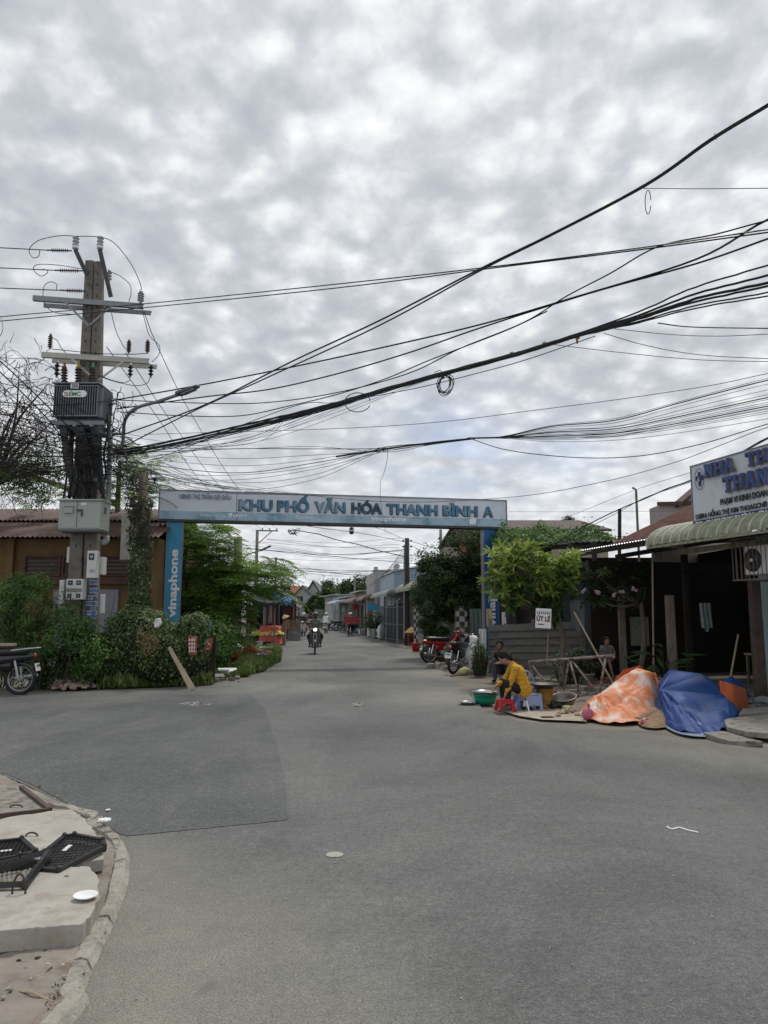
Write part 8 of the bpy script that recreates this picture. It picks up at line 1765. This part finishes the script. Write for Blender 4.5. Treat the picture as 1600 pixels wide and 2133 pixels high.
b.build('wire_heap',MA['twig'],label='stick with a coil of dark wire behind the white sack',cat='wire')
for k,(x,y,l)in enumerate(((958,1392,1),(938,1386,0),(915,1380,1),(900,1378,0),(884,1372,1),(927,1376,0),(905,1366,1))):
    pot_plant(['low plant in a stone pot in the row left of the black motorbike, first','potted plant right of the middle of the row left of the black motorbike','bushy plant in the middle of the roadside row','small potted plant left of the middle of the roadside row','leftmost potted plant of the roadside row beside the red bucket','plant standing behind the middle of the roadside row','plant at the back of the roadside row under the bushy tree'][k],x,y,gp(x,y).y,130,.10,.35+.1*(k%3),MA['leaf_mid']if l else MA['leaf_dark'],300+k,MA['concrete_dirty']if k%2 else MA['post_old'],.17,.22,.4,.42)
for k in range(14):chunk('stone','one of the stones among the roadside pots',rg.uniform(890,945),rg.uniform(1383,1398),(rg.uniform(.08,.2),rg.uniform(.08,.16),rg.uniform(.05,.12)),rg.choice([MA['concrete'],MA['concrete_dirty'],MA['brick_pale']]),rg.uniform(0,3),0,90+k,group='stones among the roadside pots')
pot_plant('tall potted plant in front of the black steel fence',783,1328,gp(783,1328).y,420,.22,1.5,MA['leaf_dark'],310,MA['post_old'],.3,.35,.4,1.0);pot_plant('second tall potted plant left of the black steel fence',770,1322,gp(770,1322).y,300,.22,1.5,MA['leaf_mid'],311,MA['post_old'],.3,.35,.4,.9)
bag('white sack at the left end of the black steel fence',tuple(gp(794,1333)),(.25,.2,.5),MA['white'],24,disp=.12,neck=False,name='sack',cat='sack')
q=gp(857,1345);t=wthing('spirit_house','small red shrine with a yellow pyramid roof at the foot of the black pole','shrine',(q.x,q.y,0));b=MB();b.box((q.x,q.y,.30),(.34,.34,.6));b.box((q.x,q.y,.56),(.38,.38,.06));b.build('body',MA['crate_red'],t,bevel=.01);b=MB();b.lathe([(.36,.62),(.34,.66),(.14,.84),(.02,.92),(.001,1.0)],(q.x,q.y,0),4);b.build('roof',mat('shrine_yellow',(.34,.26,.10),.7,.15),t);b=MB();b.box((q.x-.02,q.y-.172,.32),(.2,.012,.28));b.build('niche',MA['dark_in'],t)
tub('bright red bucket right of the small shrine',867,1357,.2,.34,MA['red_plastic'],'bucket')
for k,(x,y)in enumerate(((712,1312),(704,1308))):p=rgpt(x,y+2);motorbike(['parked motorbike at the right kerb beyond the red crate','second parked motorbike farther along the right kerb'][k],p,-1.2,MA['grey_paint'],plate=False)
q=gp(719,1316);b=MB();b.slab([(q.x,q.y,0),(q.x+.9,q.y,0),(q.x+.9,q.y,1.2),(q.x,q.y,1.2)],(0,.8,0));b.build('grey_box',MA['tarp_grey'],label='pale green cabinet standing at the far right roadside',cat='cabinet')
q=at(668,1290,90);b=MB();b.box((q.x,90,1.0),(1.4,1.0,2.0));b.build('green_bin',mat('pale_green',(.16,.2,.15),.7),label='pale green box far down the middle of the street',cat='box',bevel=.05)
o=MB();c_=gp(712,1300);o.tube([at(706,1262,82),at(713,1240,82),at(720,1262,82)],.07,5,closed=True);o.tube([(at(713,1262,82).x,82,0),at(713,1262,82)],.05,5);o.build('warning_sign',mat('orange_paint',(.5,.12,.04),.5),label='orange triangular frame in front of the far shed',cat='sign')

# ================================================================ foreground, bottom left
MA['slab_pale']=mat('pale_slab',(.355,.338,.30),.9,.13,3.5,.5,26,c2=(.30,.265,.22),thr=.58,c2scale=5,detail=9)
def slabp(label,pix,ztop,th,m,seed,name='concrete_slab'):
    import bmesh
    P_=[gp(x,y,ztop)for x,y in wob(pix+[pix[0]],3.0,9,seed)[:-1]];b=MB();rg=random.Random(seed)
    b.prism([(q.x,q.y)for q in P_],ztop-th,ztop);return b.build(name,m,label=label,cat='slab',bevel=.012)
slabp('pale concrete slab under the upper black grates',[(-260,1722),(0,1705),(100,1690),(150,1686),(178,1706),(213,1752),(214,1790),(100,1808),(0,1822),(-260,1850)],.10,.07,MA['slab_pale'],401)
slabp('big cracked pale concrete slab with the white foam plate on it',[(-300,1850),(0,1818),(120,1806),(185,1804),(206,1826),(206,1870),(190,1905),(172,1924),(100,1930),(0,1938),(-300,1965)],0.13,.10,MA['slab_pale'],402)
slabp('rough dirty slab framed with an angle iron at the left edge',[(-260,1660),(0,1628),(60,1652),(105,1684),(0,1698),(-260,1722)],.085,.08,MA['concrete_dirty'],403)
b=MB();z=.095;b.bar(gp(-200,1722,z),gp(104,1687,z),.03,.03);b.bar(gp(104,1687,z),gp(44,1640,z),.035,.03);b.build('angle_iron',mat('rust_iron',(.085,.06,.048),.8,.3,8),label='rusty angle iron edging the dirty slab',cat='metal edge')
# black plastic grates
def grate(label,pix,z,tilt,seed,logo):
    P_=[gp(x,y,z+dz)for(x,y),dz in zip(pix,tilt)];c_=sum(P_,Vector())/len(P_);t=wthing('plastic_grate',label,'grate',c_)
    n=len(P_);nrm=(P_[1]-P_[0]).cross(P_[2]-P_[0]).normalized();nrm=nrm if nrm.z>0 else-nrm
    b=MB();
    for i in range(n):
        a,q=P_[i],P_[(i+1)%n];b.bar(a,q,.028,.03,up=nrm)
        d=(c_-a).normalized();b.cap(a-nrm*.014,a+nrm*.014,.017,.017,8)
    b.build('rim',MA['blackp'],t)
    e1=(P_[1]-P_[0]).normalized();e2=nrm.cross(e1).normalized();uv=[((q-c_).dot(e1),(q-c_).dot(e2))for q in P_]
    def clip(o,d):
        ts=[]
        for i in range(n):
            ax_,ay_=uv[i];bx_,by_=uv[(i+1)%n];ex,ey=bx_-ax_,by_-ay_;den=d[0]*ey-d[1]*ex
            if abs(den)<1e-9:continue
            s=((ax_-o[0])*ey-(ay_-o[1])*ex)/den;u=((ax_-o[0])*d[1]-(ay_-o[1])*d[0])/den
            if-1e-6<=u<=1+1e-6:ts.append(s)
        return(min(ts),max(ts))if len(ts)>=2 else None
    b=MB()
    for ang,sp_ in((.15,.026),(.15+math.pi/2-.25,.026)):
        d=(math.cos(ang),math.sin(ang));nn=(-d[1],d[0]);k=-.7
        while k<.7:
            o=(nn[0]*k,nn[1]*k);r=clip(o,d)
            if r:a=c_+e1*(o[0]+d[0]*r[0])+e2*(o[1]+d[1]*r[0]);q=c_+e1*(o[0]+d[0]*r[1])+e2*(o[1]+d[1]*r[1]);b.bar(a,q,.0055,.006,up=nrm)
            k+=sp_
    b.build('mesh',MA['blackp'],t)
    b=MB();
    for k in range(5):b.box((c_+e1*(k*.022-.045+logo[0])+e2*logo[1]+nrm*.007),(.016,.026,.002),rot=Matrix((e1,e2,nrm)).transposed())
    b.build('white_marks',MA['foam'],t);return t
grate('black plastic grate lying over the gap, farthest right of three',[(92,1778),(134,1744),(155,1741),(214,1752),(217,1765),(122,1815),(85,1812)],.135,(.0,.01,.01,.0,.0,.0,0),1,(.02,.03))
grate('black plastic grate lying in front, lapping over the right one',[(-60,1812),(60,1785),(104,1772),(52,1842),(-60,1846)],.155,(0,0,.02,0,0),2,(.02,.0))
grate('black plastic grate at the back, cut by the left edge',[(-70,1762),(45,1750),(74,1776),(40,1785),(-70,1806)],.165,(0,0,0,0,0),3,(0,0))
b=MB();b.lathe([(.001,.004),(.05,.003),(.07,.010),(.098,.028),(.102,.028),(.072,.006),(.05,-.002),(.001,-.002)],(0,0,0),28,cap=False);c_=gp(178,1872,.133);M_=Matrix.Translation(c_+V(0,0,.004))@Matrix.Rotation(.05,4,'X')@Matrix.Diagonal((.62,.55,.62,1));b.v=[tuple(M_@Vector(v_))for v_ in b.v];b.build('foam_plate',MA['foam'],smooth=True,label='white foam plate at the edge of the pale concrete slab',cat='plate')
for lab,px,py,z,w,h in(('upright rusty wire loop set in the big pale slab',39,1862,.13,.035,.055),('small rusty lifting loop lying on the upper pale slab',66,1742,.10,.04,.015),('small rusty loop on the dirty slab',34,1682,.085,.05,.012)):
    c_=gp(px,py,z);b=MB();b.tube([c_+V(math.cos(a)*w,0,max(-.01,math.sin(a)*h*1.6+(h*.2 if h>.03 else 0)))for a in np.linspace(-.3,math.pi+.3,14)],.006,6);b.build('wire_loop',mat('rusty_wire',(.07,.045,.035),.8,.3,9),label=lab,cat='wire loop',smooth=True)
rg=random.Random(420)
for k,(px,py,z,s)in enumerate(((225,1691,.003,.020),(215,1735,.09,.045),(137,1876,.13,.012),(697,1781,.004,0))):
    if s:crumple('litter',['small white pebble of foam on the dark asphalt','crumpled white scrap on the kerb corner','little grey stone on the big pale slab'][k],px,py,(s,s,s*.5),MA['foam']if k<2 else MA['concrete'],430+k);bpy.data.objects[-1]if False else None
for o_ in[o for o in col.objects if o.name.startswith('litter')]:
    if 'kerb corner' in o_['label']:o_.location.z=.085
    if 'pale slab' in o_['label']:o_.location.z=.135
b=MB();c_=gp(697,1781);b.lathe([(.001,.003),(.055,.004),(.062,.001)],c_+V(0,0,.001),20);b.build('road_stud',MA['concrete'],smooth=True,label='round pale metal disc set in the asphalt, middle foreground',cat='disc')
b=MB();b.tube(catmull([gp(1390,1722,.006),gp(1400,1727,.006),gp(1415,1724,.006),gp(1432,1729,.006),gp(1455,1734,.006)],4),.007,4);b.build('white_strip',MA['foam'],label='little curled white strip lying on the right foreground asphalt',cat='litter')
b=MB();b.tube(catmull([gp(40,2064,.03),gp(66,2068,.04),(gp(90,2078,.035)),gp(112,2088,.03)],4),.005,5);b.build('dry_straw',MA['wood_pale'],label='curved dry straw on the earth at the bottom left',cat='straw');b=MB();b.tube([gp(85,2036,.03),gp(108,2015,.04)],.004,5);b.build('dry_straw',MA['twig'],label='dark twig on the earth beside the kerb',cat='straw')
ps=[]
for k in range(16):
    o=chunk('pebble','one of the pebbles on the earth and the kerb at the bottom left',0,2000,(rg.uniform(.008,.026),rg.uniform(.008,.022),rg.uniform(.005,.013)),rg.choice([MA['concrete'],MA['concrete_dirty'],MA['brick_pale'],MA['dark_wood']]),rg.uniform(0,3),0,500+k,group='pebbles at the bottom left');ps.append(o)
for k in range(60):
    o=ps[k]if k<16 else ps[k%16].copy()
    if k>=16:col.objects.link(o)
    if k%3==0:y=rg.uniform(1950,2120);x=215-(y-1950)*.42+rg.uniform(-40,10);z=.03
    elif k%3==1:x=rg.uniform(0,150);y=rg.uniform(1975,2125);z=.03
    else:x=rg.uniform(60,215);y=1650+(x-60)*.55+rg.uniform(-6,12);z=.085
    c_=gp(x,y);o.location=(c_.x,c_.y,z);o.rotation_euler=(0,0,rg.uniform(0,6))
specks=[]
for k in range(34):
    x=rg.uniform(250,1600);y=rg.uniform(1480,2120)
    if k<8:o=chunk('grit','one of the tiny pale bits of grit scattered on the asphalt',x,y,(rg.uniform(.006,.014),rg.uniform(.005,.010),.004),MA['slab_pale'],rg.uniform(0,3),0,600+k,group='grit on the asphalt');specks.append(o)
    else:o=specks[k%8].copy();col.objects.link(o);c_=gp(x,y);o.location=(c_.x,c_.y,.003);o.rotation_euler=(0,0,rg.uniform(0,6))
# faint white scuffs worn into the asphalt
for k,pl_ in enumerate(([(375,1466),(410,1463),(440,1468),(405,1471)],[(735,1466),(752,1463),(758,1470),(742,1473)])):
    P_=[gp(*q)for q in pl_]
    b=MB()
    for j in range(26):
        u,v_=rg.random(),rg.random();c_=P_[0].lerp(P_[1],u).lerp(P_[3].lerp(P_[2],u),v_);b.slab([c_+V(rg.uniform(-.09,-.02),0,.005),c_+V(0,-.03,.005),c_+V(rg.uniform(.02,.09),.01,.005),c_+V(0,.04,.005)],(0,0,.0015))
    b.build('paint_scuff',mat('scuff',(.36,.35,.32),.9,.2,9),kind='structure')
print('objects',len(bpy.data.objects))
